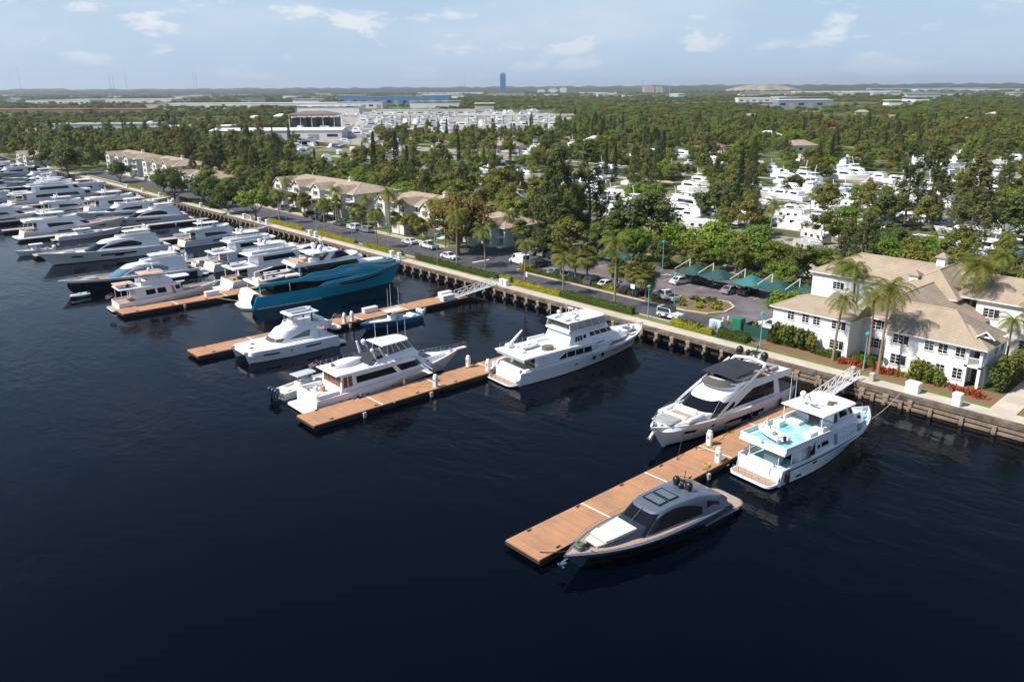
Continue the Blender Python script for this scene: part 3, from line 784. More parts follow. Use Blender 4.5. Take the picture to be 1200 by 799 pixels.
    slab(r, 9.4, 17.2, 2.4, 2.2, 8.35, .14, 1.4, W, 'hardtop', crown=.04, e=.55)
    b = MB()
    for x, y, d in ((10.2, 1.2, (1.2, .8, .3)), (10.2, -1.2, (1.2, .8, .3)), (13.2, .9, (.8, .6, .2))): b.cbox((x, y, 8.65), d, 0, .08)
    b.build('hatch', W, r)
    mast(r, 12.2, 8.6, 1.5, .7, -.3); radar(r, 13.2, 0, 8.65, 1.8); radome(r, 11.2, 1.7, 8.65, .32); radome(r, 11.2, -1.7, 8.65, .32); radome(r, 14.2, 1.3, 8.65, .22)
    for x, y in ((10.0, 2.2), (10.0, -2.2), (12.8, 1.9)): antenna(r, x, y, 8.6, 2.4)
    # foredeck
    H.rail(15.5, 26.2, r, .75, n=16, inset=.15)
    b = MB(); b.cbox((23.6, 0, 3.65), (1.0, 1.3, .4), 0, .15); b.cbox((24.6, .5, 3.7), (.4, .4, .5), 0, .1); b.cbox((24.6, -.5, 3.7), (.4, .4, .5), 0, .1); b.build('windlass', CR_, r)
    sofa(r, 21.2, 22.8, -1.2, 1.2, 3.5, .5, CUSH); b = MB(); b.cbox((23.3, -1.4, 3.7), (1.6, .5, .4), 0, .15); b.build('cushion_roll', RUB, r)
    b = MB(); b.tube((26.2, 0, 4.2), (27.2, 0, 4.0), .12, 6); b.build('anchor', CR_, r)
    return r
big_white()

# ================================================================ E: older raised-deck motor yacht by the second dock
def cockpit_yacht():
    L = 24.3
    r = boat('motor_yacht', (-86.4, 42.6), UP - R(1.0), 'white yacht with a covered tender on its roof, along the left of the second dock')
    r.scale = (1, 1, .88)
    H = Hull(L, 5.9, 1.75, 2.9, Lw=21.0, k=1.3, a=2.1, t0=.42, aw=1.5, tw=.2, rake=.15, bul=.15, ww=.92, stern=.93, fl=1.1)
    H.hull_mesh(r, W, thick=.2)
    H.patch(.2, 20.6, -.1, .05, BOOT, r, 'boot_stripe', n=20)
    H.patch(1.0, 23.6, .90, .94, W2, r, 'rub_rail', n=22, off=.05)
    for x in (3.2, 4.4, 5.6, 7.0, 11.0, 13.4): H.patch(x, x + .4, .36, .47, GL, r, 'porthole', n=2)
    H.deck_mesh(r, W, inset=.15)
    platform(r, 1.5, 5.0, .4, .2, W, None, r=.5)
    # sunken cockpit at the stern
    b = MB(); b.cbox((1.7, 0, 1.62), (2.7, 4.2, .05), 0, .3); b.build('cockpit_floor', W2, r)
    b = MB()
    for x0, x1, y0, y1 in ((.2, .5, -2.5, 2.5), (.3, 3.4, 2.25, 2.6), (.3, 3.4, -2.6, -2.25)): b.box(x0, x1, y0, y1, 1.6, 2.35)
    b.build('cockpit_coaming', W, r)
    b = MB(); b.cbox((1.2, -.9, 1.65), (.5, 1.0, .55), 0, .1); b.cbox((1.9, .9, 1.65), (.5, .5, .7), 0, .1); b.build('cockpit_chair', CUSH, r)
    b = MB(); b.cbox((2.5, .2, 1.65), (.5, .7, .9), 0, .1); b.cbox((1.0, 1.5, 1.65), (.4, .5, .5), 0, .1); b.build('storage_box', mat('copper_brown', (.4, .2, .12), .6), r)
    # enclosed aft deck + long house
    c = Tier(3.6, 17.8, 2.62, 2.35, 1.7, 4.5, nose=2.0, da=.35, df=2.6, tin=.2, e=.6, top=lambda x: 4.55 - .0*x)
    c.mesh(r, W, 'deckhouse')
    b = MB(); 
    for y0, y1 in ((-2.1, -1.0), (-.9, .2), (.3, 1.2), (1.3, 2.1)): b.poly([(3.68, y0, 2.7), (3.68, y1, 2.7), (3.86, y1, 4.1), (3.86, y0, 4.1)])
    b.build('aft_enclosure_window', mat('amber_glass', (.22, .08, .035), .12), r)
    for k in range(2): c.patch(.012 + k*.04, .045 + k*.04, .3, .84, mat('amber_glass'), r, 'window', n=2)
    c.patch(.12, .45, .38, .74, GL, r, 'window', n=6); c.patch(.49, .80, lambda k: .40 + .06*k, lambda k: .76 - .02*k, GL, r, 'window', n=10)
    c.patch(.84, 1, .3, .7, GL, r, 'windscreen', n=8, join=True)
    slab(r, 3.0, 13.5, 2.68, 2.5, 4.5, .14, .8, W, 'boat_deck', crown=.03)
    fd = Tier(14.5, 22.0, 2.2, 1.4, 2.4, 3.5, nose=3.4, df=.8, tin=.3, e=.8, top=lambda x: 3.6 - .10*(x - 14.5))
    fd.mesh(r, W, 'forward_cabin')
    b = MB(); b.add([(17.3, -1.1, 3.43), (17.3, 1.1, 3.43), (18.6, .9, 3.29), (18.6, -.9, 3.29)], [(0, 1, 2, 3)]); b.build('foredeck_window_cover', BK, r)
    fd.patch(.45, .55, .35, .6, GL, r, 'window', n=3)
    # covered tender
    b = MB(); rows = []
    for i in range(9):
        u = i/8; x = 4.3 + 4.2*u; w = 1.15*(math.sin(PI*clamp(.12 + .86*u)))**.5*(1 - .25*u); h = .75 + .35*math.sin(PI*u*.9) - .2*u
        rows.append([(x, .4 + w*math.cos(a), 4.66 + h*max(0, math.sin(a))**.6) for a in [PI*k/8 for k in range(9)]])
    b.grid(rows); b.build('covered_tender', WCANV, r)
    b = MB()
    for sd in (1, -1):
        b.path([(3.6, sd*2.5, 5.35), (9.4, sd*2.45, 5.35)], .022)
        for k in range(8): b.tube((3.6 + k*.83, sd*2.48, 4.6), (3.6 + k*.83, sd*2.48, 5.35), .02, 4)
    b.path([(3.6, -2.5, 5.35), (3.6, 2.5, 5.35)], .022); b.build('rail', CR_, r, smooth=0)
    # flybridge
    fb = Tier(8.6, 16.6, 2.35, 1.95, 4.5, 5.5, nose=2.6, da=.6, df=1.0, tin=.25, e=.65, top=lambda x: 5.0 + .09*(x - 8.6))
    fb.mesh(r, W, 'flybridge', crown=0); coaming(r, fb, .22, .08)
    b = MB(); b.grid([[(7.9, y, 5.15) for y in (-2, 0, 2)], [(10.3, y, 5.9 + .1*(1 - abs(y)/2)) for y in (-1.8, 0, 1.8)]]); b.build('dark_awning', CANV, r)
    slab(r, 10.2, 15.0, 2.0, 1.7, 7.05, .14, 1.6, W, 'hardtop', crown=.16)
    gs = Tier(10.8, 15.6, 1.95, 1.65, 5.75, 7.05, nose=1.8, da=.1, df=.9, tin=.15, e=.6)
    b = MB(); us = [.05 + .95*i/16 for i in range(17)]
    for sd in (1, -1): b.grid([[gs.T(u, q, sd) for u in us] for q in (0, 1)])
    b.build('enclosure', mat('smoky_glass', (.06, .08, .09), .08), r)
    b = MB()
    for u in (.05, .25, .45, .62, .8, 1):
        for sd in (1, -1): b.tube(gs.T(u, 0, sd), gs.T(u, 1, sd), .05, 5)
    b.tube((10.6, 1.9, 5.2), (9.8, 1.9, 7.0), .1, 6); b.tube((10.6, -1.9, 5.2), (9.8, -1.9, 7.0), .1, 6)
    b.build('window_frame', W, r)
    b = MB(); b.tube((9.2, 1.7, 5.0), (8.6, 1.7, 7.4), .22, 6, .14); b.tube((9.4, -1.7, 5.2), (9.0, -1.7, 6.4), .12, 6)
    a = b.build('radar_mast', W, r); radome(a, 9.4, 1.3, 6.7, .36); radome(a, 8.9, -1.6, 6.4, .26); radar(a, 11.0, 0, 7.35, 1.4)
    for x, y in ((11.6, 1.9), (12.8, -1.8), (11.2, -1.9), (14.0, -1.7)): antenna(r, x, y, 7.1, 3.2, .022)
    sofa(r, 10.0, 11.0, -1.3, 1.2, 5.2, .5, BK, 'helm_seat')
    # bow pulpit
    H.rail(15.5, 23.9, r, .8, n=14, inset=.14, close_bow=True)
    b = MB(); b.box(23.2, 25.2, -.35, .35, 2.82, 2.96); b.build('bow_pulpit', W, r)
    b = MB(); b.path([(23.9, .2, 3.7), (25.1, .3, 3.75), (25.1, -.3, 3.75), (23.9, -.2, 3.7)], .022); b.tube((25.1, .3, 2.9), (25.1, .3, 3.75), .02, 4); b.tube((25.1, -.3, 2.9), (25.1, -.3, 3.75), .02, 4); b.tube((24.2, 0, 2.9), (24.9, 0, 2.75), .1, 6); b.build('anchor', CR_, r)
    b = MB(); b.cbox((22.5, 0, 2.95), (.6, .5, .35), 0, .08); b.build('windlass', CR_, r)
    # gangplank to the dock
    b = MB(); b.box(15.4, 16.0, -4.9, -2.4, 2.3, 2.4); 
    for x in (15.4, 16.0): b.path([(x, -4.9, 2.9), (x, -2.4, 3.2)], .03)
    b.build('boarding_steps', W, r)
    b = MB(); b.tube((13.0, -2.75, 2.35), (16.6, -2.65, 2.55), .04, 5)
    for x in (13.2, 14.2, 15.2, 16.2): b.tube((x, -2.7, 1.9), (x, -2.7, 2.45), .02, 4)
    b.build('side_ladder', W, r)
    flag(r, 3.4, 1.4, 4.6, 1.5, -.9)
    for x in (6.0, 12.6): fender(r, x, -3.0, 1.4, W)
    return r
cockpit_yacht()

# centre console tender lying behind it
def console_boat(name, loc, rz, label, L=10.5, B=3.0, hullm=None, topm=None, engines=3, em=None, cat='motorboat', hy=2.4, seatm=None):
    r = boat(name, loc, rz, label, cat)
    H = Hull(L, B, .95, 1.35, Lw=L*.9, k=1.3, a=2.2, t0=.4, aw=1.5, tw=.2, rake=.05, bul=.3, stern=.95)
    H.hull_mesh(r, hullm or W, thick=.22); H.deck_mesh(r, W2, inset=.18)
    if hullm is not None and hullm is not W: H.patch(.1, L*.98, .86, .99, W, r, 'gunwale_stripe', n=12)
    b = MB(); b.cbox((L*.46, 0, .65), (1.3, 1.0, 1.1), 0, .15); b.build('console', W, r)
    b = MB(); b.poly([(L*.46 + .6, -.45, 1.7), (L*.46 + .6, .45, 1.7), (L*.46 + .15, .4, 2.3), (L*.46 + .15, -.4, 2.3)]); b.build('windscreen', GL, r)
    posts(r, [(L*.46 + .5, .6), (L*.46 + .5, -.6), (L*.46 - 1.0, .6), (L*.46 - 1.0, -.6)], .8, hy, .035, CR_)
    slab(r, L*.46 - 1.9, L*.46 + 1.2, 1.05, .95, hy, .1, .5, topm or W, 'hardtop', crown=.05)
    sofa(r, L*.30, L*.37, -.7, .7, .65, .8, seatm or CUSH, 'seat'); sofa(r, L*.62, L*.82, -.75, .75, .75, .35, seatm or CUSH, 'bow_cushion'); sofa(r, L*.08, L*.15, -1.0, 1.0, .65, .5, seatm or CUSH)
    for k in range(engines): outboard(r, -.25, (k - (engines - 1)/2)*.72, .75, em or W, 1.0)
    return r
b_ = console_boat('center_console_boat', (-91.6, 41.4), UP + R(6), 'open motorboat with grey top and dark outboards behind the yacht on the second dock', 9.5, 2.9, W, RUB if False else mat('pale_grey_top', (.42, .46, .47), .5), 3, mat('navy_cowling', (.02, .035, .07), .3))
b_ = console_boat('center_console_boat', (-110.2, 76.6), DN, 'small blue hulled open motorboat with white top beside the third dock', 11.6, 3.3, mat('bright_blue_hull', (.02, .14, .27), .2, coat=.5), None, 3, W)
for x, y in ((4.6, 1.2), (4.6, -1.2), (6.6, 1.0)): antenna(b_, x, y, 2.4, 4.2, .02)

# ================================================================ F: power catamaran by the third dock
def catamaran():
    L = 15.0
    r = boat('power_catamaran', (-109.3, 58.8), DN, 'white twin hulled catamaran with a skylight hard top beside the third dock', 'catamaran'); r.scale = (1, 1, .87)
    for sd in (1, -1):
        H = Hull(L, 2.5, 1.9, 2.15, Lw=14.4, k=1.2, a=2.6, t0=.6, aw=1.8, tw=.45, rake=.2, bul=.05, stern=.95)
        o = H.hull_mesh(r, W, thick=.2); o.location = (0, sd*2.2, 0)
        for o in H.patch(1.0, 14.2, -.1, .05, BOOT, r, 'boot_stripe', n=12): o.location = (0, sd*2.2, 0)
        for o in H.patch(3.2, 5.8, .56, .70, GL, r, n=3, sides=(sd,)) + H.patch(10.0, 12.4, .52, .66, GL, r, n=3, sides=(sd,)) + H.patch(7.9, 8.3, .54, .66, GL, r, 'porthole', n=2, sides=(sd,)): o.location = (0, sd*2.2, 0)
        b = MB(); b.cbox((-.6, sd*2.3, .35), (1.6, 1.9, .25), 0, .3); b.build('swim_step', W, r)
    d = Tier(.6, 14.6, 3.25, 3.1, 1.5, 2.12, nose=1.6, df=.1, tin=.05, e=.35); d.mesh(r, W, 'deck', crown=.05)
    c = Tier(3.2, 10.6, 2.6, 2.2, 2.0, 4.1, nose=2.4, da=0, df=1.9, tin=.35, e=.65, top=lambda x: 4.2 - .07*max(0, x - 7))
    c.mesh(r, W, 'deckhouse')
    c.patch(.18, .60, lambda k: .30, lambda k: .80 - .46*k**1.5, GLC, r, 'window', n=12); c.patch(.68, 1, .22, .48, GLC, r, 'windscreen', n=12, join=True)
    f = Tier(.9, 8.2, 2.75, 2.0, 3.9, 4.7, nose=2.8, da=-.2, df=.9, tin=-.02, e=.7, top=lambda x: 4.45 + .05*x); f.mesh(r, W, 'flybridge', crown=0); coaming(r, f, .3, .08)
    posts(r, [(1.6, 2.3), (1.6, -2.3)], 2.0, 4.1, .06)
    slab(r, 2.4, 7.2, 1.95, 1.8, 6.5, .16, .7, W, 'hardtop', crown=.02, e=.4)
    b = MB(); b.box(3.1, 6.4, -1.4, -.2, 6.69, 6.70); b.box(3.1, 6.4, .2, 1.4, 6.69, 6.70); b.build('skylight', mat('grey_glass', (.10, .13, .15), .1), r)
    posts(r, [(6.6, 1.4), (6.6, -1.4)], 4.8, 6.55, .05, CR_); posts(r, [(3.4, 1.4), (3.4, -1.4)], 4.8, 6.55, .12, BK)
    sofa(r, 5.6, 6.4, -1.0, 1.0, 4.85, .7, W, 'helm_console'); sofa(r, 1.4, 2.4, -1.6, 1.6, 4.7, .4, W)
    radome(r, 3.2, .6, 6.7, .25)
    flag(r, .9, 2.6, 4.6, 1.2, -.8)
    b = MB(); b.cbox((13.2, .9, 2.15), (.5, .5, .08), 0, .05); b.cbox((12.2, -.9, 2.15), (.5, .5, .08), 0, .05); b.build('deck_hatch', GL, r)
    dinghy(r, -.5, 1.0, 2.4, 3.2, 1.5, W, rz=PI/2, engine=False)
    return r
catamaran()

# ================================================================ G: teal superyacht
def superyacht():
    L = 34.0
    r = boat('superyacht', (-138.3, 58.0), UP - R(4.0), 'huge superyacht with a metallic teal hull and long black glass bands', 'superyacht')
    r.scale = (.97, .97, .92)
    H = Hull(L, 8.0, 2.5, 4.5, Lw=31.6, k=2.2, a=2.5, t0=.5, aw=1.6, tw=.25, rake=.9, bul=.6, ww=.92, stern=.95, fl=1.2)
    H.hull_mesh(r, TEAL, thick=.25)
    H.patch(.9, 14, -.02, .06, W, r, 'boot_stripe', n=12)
    # black glass band rising forward, with the teal waves
    H.patch(17.6, 30.0, lambda u: .86 - .22*math.sin(PI*u)**.6 + .02*u, lambda u: .965 - .02*math.sin(PI*u)**.5 - .06*u, GL, r, 'hull_window', off=.03, n=20)
    H.patch(15.0, 29.0, lambda u: .84 + .02*u, lambda u: .855 + .02*u, W2, r, 'trim_line', off=.06, n=14)
    H.deck_mesh(r, TEAK, inset=.2)
    # white stern block
    b = MB(); rows = []
    for y in [-3.3 + 6.6*i/10 for i in range(11)]:
        k = 1 - (abs(y)/3.3)**3
        rows.append([(-1.5*k - .1, y, .2), (-1.55*k - .15, y, .45), (-.7*k, y, .6), (-.2 - .25*k, y, 1.6), (.5 - .2*k, y, 3.1), (1.6, y, 3.15)])
    b.grid(rows); b.grid([[(p[0] + .1, p[1], .0) for p in (rr[0] for rr in rows)], [rr[0] for rr in rows]]); b.build('stern', W, r)
    # main deck house in black glass
    c = Tier(4.4, 24.0, 3.35, 3.0, 2.6, 5.3, nose=4, da=.4, df=1.0, tin=.08, e=.7); c.mesh(r, GL, 'main_deckhouse')
    b = MB()      # teal fashion plates: upper wave band
    def wave(x): return 4.75 + .35*sstep(12.0, 14.5, x) + .15*sstep(17, 22, x)
    for sd in (1, -1):
        rows = []
        for i in range(41):
            x = lerp(1.6, 32.2, i/40); t = H.t_at(x); y = max(H.half(t) - .02, .06)
            lo = 4.35 - .45*sstep(9, 14, x) + .15*sstep(15.5, 19, x); hi = 5.05 + .75*sstep(9.5, 12.5, x) + .55*sstep(16, 19, x) - .95*sstep(22, 30, x)
            if x > 19: lo = max(lo - .3*sstep(19, 25, x), H.sheer(t) - .12)
            hi = max(hi, lo + .12)
            rows.append([(x, sd*y, min(lo, hi - .1)), (x, sd*(y + .03), lerp(lo, hi, .5)), (x, sd*(y - .03), hi), (x, sd*(y - .25), hi)])
        b.grid(rows)
    b.build('upper_side_band', TEAL, r)
    b = MB()
    for sd in (1, -1):
        rows = []
        for i in range(25):
            x = lerp(12.8, 27, i/24); t = H.t_at(x); y = H.half(t) - .01
            lo = H.sheer(t); hi = lo + .75*sstep(12.8, 15.2, x) - .5*sstep(21, 27, x)
            rows.append([(x, sd*y, lo - .1), (x, sd*(y + .0), (lo + hi)/2), (x, sd*(y - .06), hi)])
        b.grid(rows)
    b.build('lower_side_band', TEAL, r)
    b = MB()
    for sd in (1, -1): b.grid([[(x, sd*(H.half(H.t_at(x)) - .09), H.sheer(H.t_at(x)) - .1), (x, sd*(H.half(H.t_at(x)) - .09), 4.9)] for x in [8.5 + i*1.1 for i in range(15)]])
    b.build('side_glass', GL, r)
    slab(r, 1.2, 25.0, 3.75, 3.1, 4.55, .3, 4, W, 'upper_deck', crown=0)
    posts(r, [(1.9, 3.2), (1.9, -3.2), (7.5, 3.7), (7.5, -3.7)], 2.8, 4.6, .1, W)
    b = MB(); b.cbox((6.6, 0, 4.87), (9.4, 6.4, .03), 0, .4); b.build('deck_floor', TEAK, r)
    # tenders, sofas on the open upper deck
    dinghy(r, 7.8, 1.7, 5.2, 6.4, 2.2, W, BK); dinghy(r, 5.4, -1.9, 5.1, 4.2, 1.8, W, BK)
    b = MB(); b.cbox((9.0, -2.2, 4.9), (3.4, 1.1, .9), 0, .2); b.build('covered_jet_ski', WCANV, r)
    sofa(r, 2.0, 3.2, -2.4, .6, 4.9, .45, CUSH, back='a'); b = MB(); b.tube((3.0, 1.8, 4.9), (3.0, 1.8, 6.2), .2, 8); b.tube((3.0, 1.8, 6.2), (6.4, 1.4, 6.9), .14, 6); b.build('crane', W, r)
    # second tier
    c2 = Tier(11.6, 24.6, 3.1, 2.7, 4.85, 7.2, nose=3.6, da=.1, df=1.6, tin=.15, e=.7); c2.mesh(r, GL, 'upper_deckhouse')
    slab(r, 9.0, 24.6, 3.25, 2.8, 7.1, .34, 3.4, W, 'sun_deck', crown=0)
    posts(r, [(10.0, 3.0), (10.0, -3.0)], 4.9, 7.2, .16, W)
    t3 = Tier(9.3, 23.8, 3.15, 2.6, 7.3, 7.5, nose=3, df=.2, tin=0, e=.7); coaming(r, t3, lambda u: .25 + .5*sstep(.4, .9, u), .12, closed_aft=True)
    b = MB(); b.cbox((14.5, 0, 7.46), (10, 5.2, .03), 0, .4); b.build('deck_floor', TEAK, r)
    sofa(r, 10.2, 11.6, -2.2, 2.2, 7.47, .45, TANV, back='a'); sofa(r, 12.4, 14.8, 1.2, 2.4, 7.47, .45, CUSH, back='p'); sofa(r, 12.6, 14.6, -2.4, -1.4, 7.47, .9, W, 'wet_bar')
    b = MB(); b.cbox((12.0, 0, 7.47), (1.6, 1.2, .6), 0, .2); b.build('fire_table', TEAKD, r)
    # wheelhouse screen + hardtop with mast
    b = MB()
    for sd in (1, -1):
        b.grid([[(16.4, sd*2.7, 7.4), (15.0, sd*2.6, 7.45)], [(18.0, sd*2.4, 9.1), (17.0, sd*2.3, 9.3)]]); b.grid([[(16.4, sd*2.5, 7.4), (15.0, sd*2.4, 7.45)], [(18.0, sd*2.2, 9.1), (17.0, sd*2.1, 9.3)]])
    b.build('arch_leg', W, r)
    wh = Tier(17.6, 22.4, 2.5, 2.2, 7.4, 9.0, nose=2.4, da=.4, df=2.2, tin=.3, e=.65); wh.mesh(r, GL, 'wheelhouse')
    slab(r, 12.6, 19.4, 2.7, 2.3, 9.1, .24, 2.2, W, 'hardtop', crown=.08)
    mast(r, 16.6, 9.4, 2.0, .9, -.5); radar(r, 17.6, 0, 9.45, 2.0); radome(r, 15.2, 1.6, 9.4, .55); radome(r, 15.2, -1.6, 9.4, .55); radome(r, 16.4, .6, 11.2, .3)
    # bow
    fd = Tier(22.5, 30.5, 2.8, 1.8, 5.0, 6.0, nose=4.5, df=.8, tin=.2, e=.8); fd.mesh(r, W, 'foredeck_house')
    b = MB(); b.cbox((31.2, 0, 5.1), (1.4, 1.3, .5), 0, .2); b.build('windlass', CR_, r)
    H.rail(27, 33.2, r, .5, n=8, inset=.15, mid=False)
    return r
superyacht()
# ================================================================ mid-distance yachts, each with its own proportions
def yacht(loc, rz, label, L=24, style='fly', hull=None, seed=0, accent=None, extra=None, name='motor_yacht', B=None, deckm=None, topm=None, group=None):
    g = random.Random(seed)
    r = boat(name, loc, rz, label, 'yacht', group)
    topm = topm or g.choice((W, W, W, W2, mat('navy_canvas', (.03, .08, .18), .8)))
    if style == 'sport': topm = W
    B = B or L*.225; k = min(L/24, 1.22)
    r.scale = (1, 1, .8)
    H = Hull(L, B, 2.1*k, 3.2*k, Lw=L*.91, k=1.6, a=2.7, t0=.45, aw=1.6, tw=.25, rake=.5*k, bul=.3*k, ww=.91, stern=.94, fl=1.1)
    H.hull_mesh(r, hull or W, n=18, thick=.2)
    if hull is None or hull is W: H.patch(.5, L*.9, -.1, .06, BOOT if g.random() < .6 else NAVY, r, 'boot_stripe', n=12)
    if style != 'small':
        a = g.uniform(.28, .34)
        H.patch(L*a, L*(a + g.uniform(.2, .3)), .48, .66, GL, r, n=6)
        H.patch(L*.70, L*.78, .52, .66, GL, r, n=3)
    H.deck_mesh(r, deckm or (TEAK if g.random() < .5 else W2), n=12, inset=.15)
    platform(r, 1.5*k, B*.82, .45, .2, W, TEAK if g.random() < .6 else None, r=.6*k)
    hw = B/2
    if style == 'fly':
        c = Tier(L*.14, L*.68, hw*.9, hw*.76, 1.9*k, 4.55*k, nose=L*.12, da=.1, df=L*.13, tin=.35*k, e=.62); c.mesh(r, W, 'deckhouse')
        c.patch(.16, .56, lambda u: .30 + .1*u, lambda u: .74 - .12*u**2, GL, r, 'window', n=8); c.patch(.68, 1, .3, .68, GL, r, 'windscreen', n=8, join=True)
        c.aft(-hw*.6, hw*.6, 2.1*k, 4.1*k, GL, r, 'sliding_door')
        f = Tier(L*.04, L*.56, hw*.9, hw*.66, 4.45*k, 4.9*k, nose=L*.14, df=.6*k, tin=0, e=.7); f.mesh(r, W, 'flybridge', crown=0); coaming(r, f, lambda u: (.3 + .45*sstep(.5, .9, u))*k, .1)
        posts(r, [(L*.06, hw*.8), (L*.06, -hw*.8)], 2.2*k, 4.5*k, .08)
        slab(r, L*.18, L*.42, hw*.66, hw*.6, 6.6*k, .15, L*.06, topm or W, 'hardtop', crown=.08)
        posts(r, [(L*.22, hw*.5), (L*.22, -hw*.5), (L*.40, hw*.45), (L*.40, -hw*.45)], 4.8*k, 6.65*k, .09)
        sofa(r, L*.10, L*.15, -hw*.5, hw*.5, 4.9*k, .45, CUSH); sofa(r, L*.36, L*.39, -hw*.3, hw*.3, 4.9*k, .9*k, W2, 'helm_console')
        mz = 6.75*k; mx = L*.26
    elif style == 'sport':
        c = Tier(L*.10, L*.70, hw*.88, hw*.74, 1.9*k, 4.6*k, nose=L*.14, da=.3, df=L*.17, tin=.45*k, e=.62, top=lambda x: 4.6*k - .006/k*(x - L*.34)**2); c.mesh(r, topm or W, 'deckhouse', crown=.12)
        c.patch(.22, .66, lambda u: .28 + .08*u, lambda u: .30 + .50*math.sin(PI*clamp(.08 + .8*u))**.7, accent or GL, r, 'window', n=12); c.patch(.70, 1, .2, .8, accent or GL, r, 'windscreen', n=8, join=True)
        f = Tier(L*.12, L*.44, hw*.62, hw*.5, 4.5*k, 5.0*k, nose=L*.1, df=.4*k, tin=0, e=.7); f.mesh(r, W, 'flybridge', crown=0); coaming(r, f, .3*k, .1)
        slab(r, L*.15, L*.36, hw*.55, hw*.5, 6.1*k, .13, L*.05, W, 'hardtop', crown=.06)
        posts(r, [(L*.16, hw*.45), (L*.16, -hw*.45), (L*.33, hw*.4), (L*.33, -hw*.4)], 4.8*k, 6.15*k, .08)
        mz = 6.25*k; mx = L*.2
        sofa(r, L*.74, L*.82, -hw*.35, hw*.35, 2.7*k, .3, CUSHG, 'sunpad')
    elif style == 'tri':
        c = Tier(L*.14, L*.72, hw*.9, hw*.78, 1.9*k, 4.4*k, nose=L*.1, df=L*.05, tin=.1*k, e=.62); c.mesh(r, W, 'deckhouse')
        c.patch(.10, .58, .36, .76, GL, r, 'window', n=8); c.patch(.66, 1, .4, .8, GL, r, 'windscreen', n=8, join=True); c.aft(-hw*.6, hw*.6, 2.1*k, 4.0*k, GL, r, 'sliding_door')
        slab(r, L*.03, L*.70, hw*.94, hw*.8, 4.3*k, .25*k, L*.08, W, 'upper_deck', crown=0)
        c2 = Tier(L*.22, L*.62, hw*.76, hw*.66, 4.5*k, 6.6*k, nose=L*.08, df=L*.05, tin=.15*k, e=.62); c2.mesh(r, W, 'upper_deckhouse')
        c2.patch(.08, .58, .34, .78, GL, r, 'window', n=8); c2.patch(.66, 1, .34, .8, GL, r, 'windscreen', n=8, join=True)
        slab(r, L*.16, L*.60, hw*.8, hw*.68, 6.5*k, .2*k, L*.07, W, 'sun_deck', crown=0)
        f = Tier(L*.18, L*.56, hw*.7, hw*.55, 6.6*k, 6.8*k, nose=L*.1, df=.3*k, tin=0, e=.7); coaming(r, f, .55*k, .1)
        posts(r, [(L*.05, hw*.8), (L*.05, -hw*.8), (L*.18, hw*.7), (L*.18, -hw*.7)], 2.2*k, 4.4*k, .1)
        slab(r, L*.26, L*.46, hw*.55, hw*.5, 8.4*k, .14, L*.04, W, 'hardtop', crown=.05)
        posts(r, [(L*.29, hw*.45), (L*.29, -hw*.45), (L*.44, hw*.4), (L*.44, -hw*.4)], 6.6*k, 8.45*k, .09)
        dinghy(r, L*.11, 0, 4.75*k, L*.13, L*.055, W, CUSHG)
        mz = 8.5*k; mx = L*.33
    elif style == 'small':
        c = Tier(L*.30, L*.78, hw*.78, hw*.6, 1.6*k, 3.0*k, nose=L*.14, df=L*.14, tin=.3*k, e=.65); c.mesh(r, W, 'deckhouse')
        c.patch(.2, .6, .35, .8, GL, r, 'window', n=6); c.patch(.68, 1, .25, .85, GL, r, 'windscreen', n=8, join=True)
        slab(r, L*.26, L*.52, hw*.72, hw*.62, 4.3*k, .12, L*.05, topm or W, 'hardtop', crown=.06)
        posts(r, [(L*.30, hw*.6), (L*.30, -hw*.6), (L*.5, hw*.5), (L*.5, -hw*.5)], 2.6*k, 4.35*k, .06)
        sofa(r, L*.08, L*.16, -hw*.6, hw*.6, 1.9*k, .4, CUSH)
        mz = 4.4*k; mx = L*.36
    if style != 'small':
        mast(r, mx, mz, 1.2*k, .4*k, -.3*k); radome(r, mx - .8*k, hw*.35, mz, .34*k); radome(r, mx - .8*k, -hw*.35, mz, .34*k)
        if g.random() < .7: radar(r, mx + 1.0*k, 0, mz, 1.5*k)
        if g.random() < .8: antenna(r, mx, hw*.5, mz - .1, 3*k, .03)
    else:
        antenna(r, mx, hw*.4, mz, 2.6*k, .03); radome(r, mx, 0, mz, .25*k)
    if style != 'small':
        H.rail(L*.14, L*.60, r, .5*k, n=7, inset=.1, r=.02, mid=False)
        sofa(r, L*.76, L*.84, -hw*.3, hw*.3, 2.6*k, .25, g.choice((CUSH, CUSHG, W2)), 'sunpad')
        if g.random() < .5: dinghy(r, -L*.025, 0, .9, 3.4, 1.6, W, CUSHG, rz=PI/2)
        if g.random() < .4: flag(r, L*.01, hw*.3, 2.2*k, 1.4, -.7)
        b = MB(); b.cbox((L*.07, 0, 1.85*k), (1.2, 1.6, .6), 0, .1); b.build('cockpit_table', TEAKD, r)
    H.rail(L*.62, L*.97, r, .6*k, n=8, inset=.15, r=.022)
    if extra: extra(r, H, k)
    return r
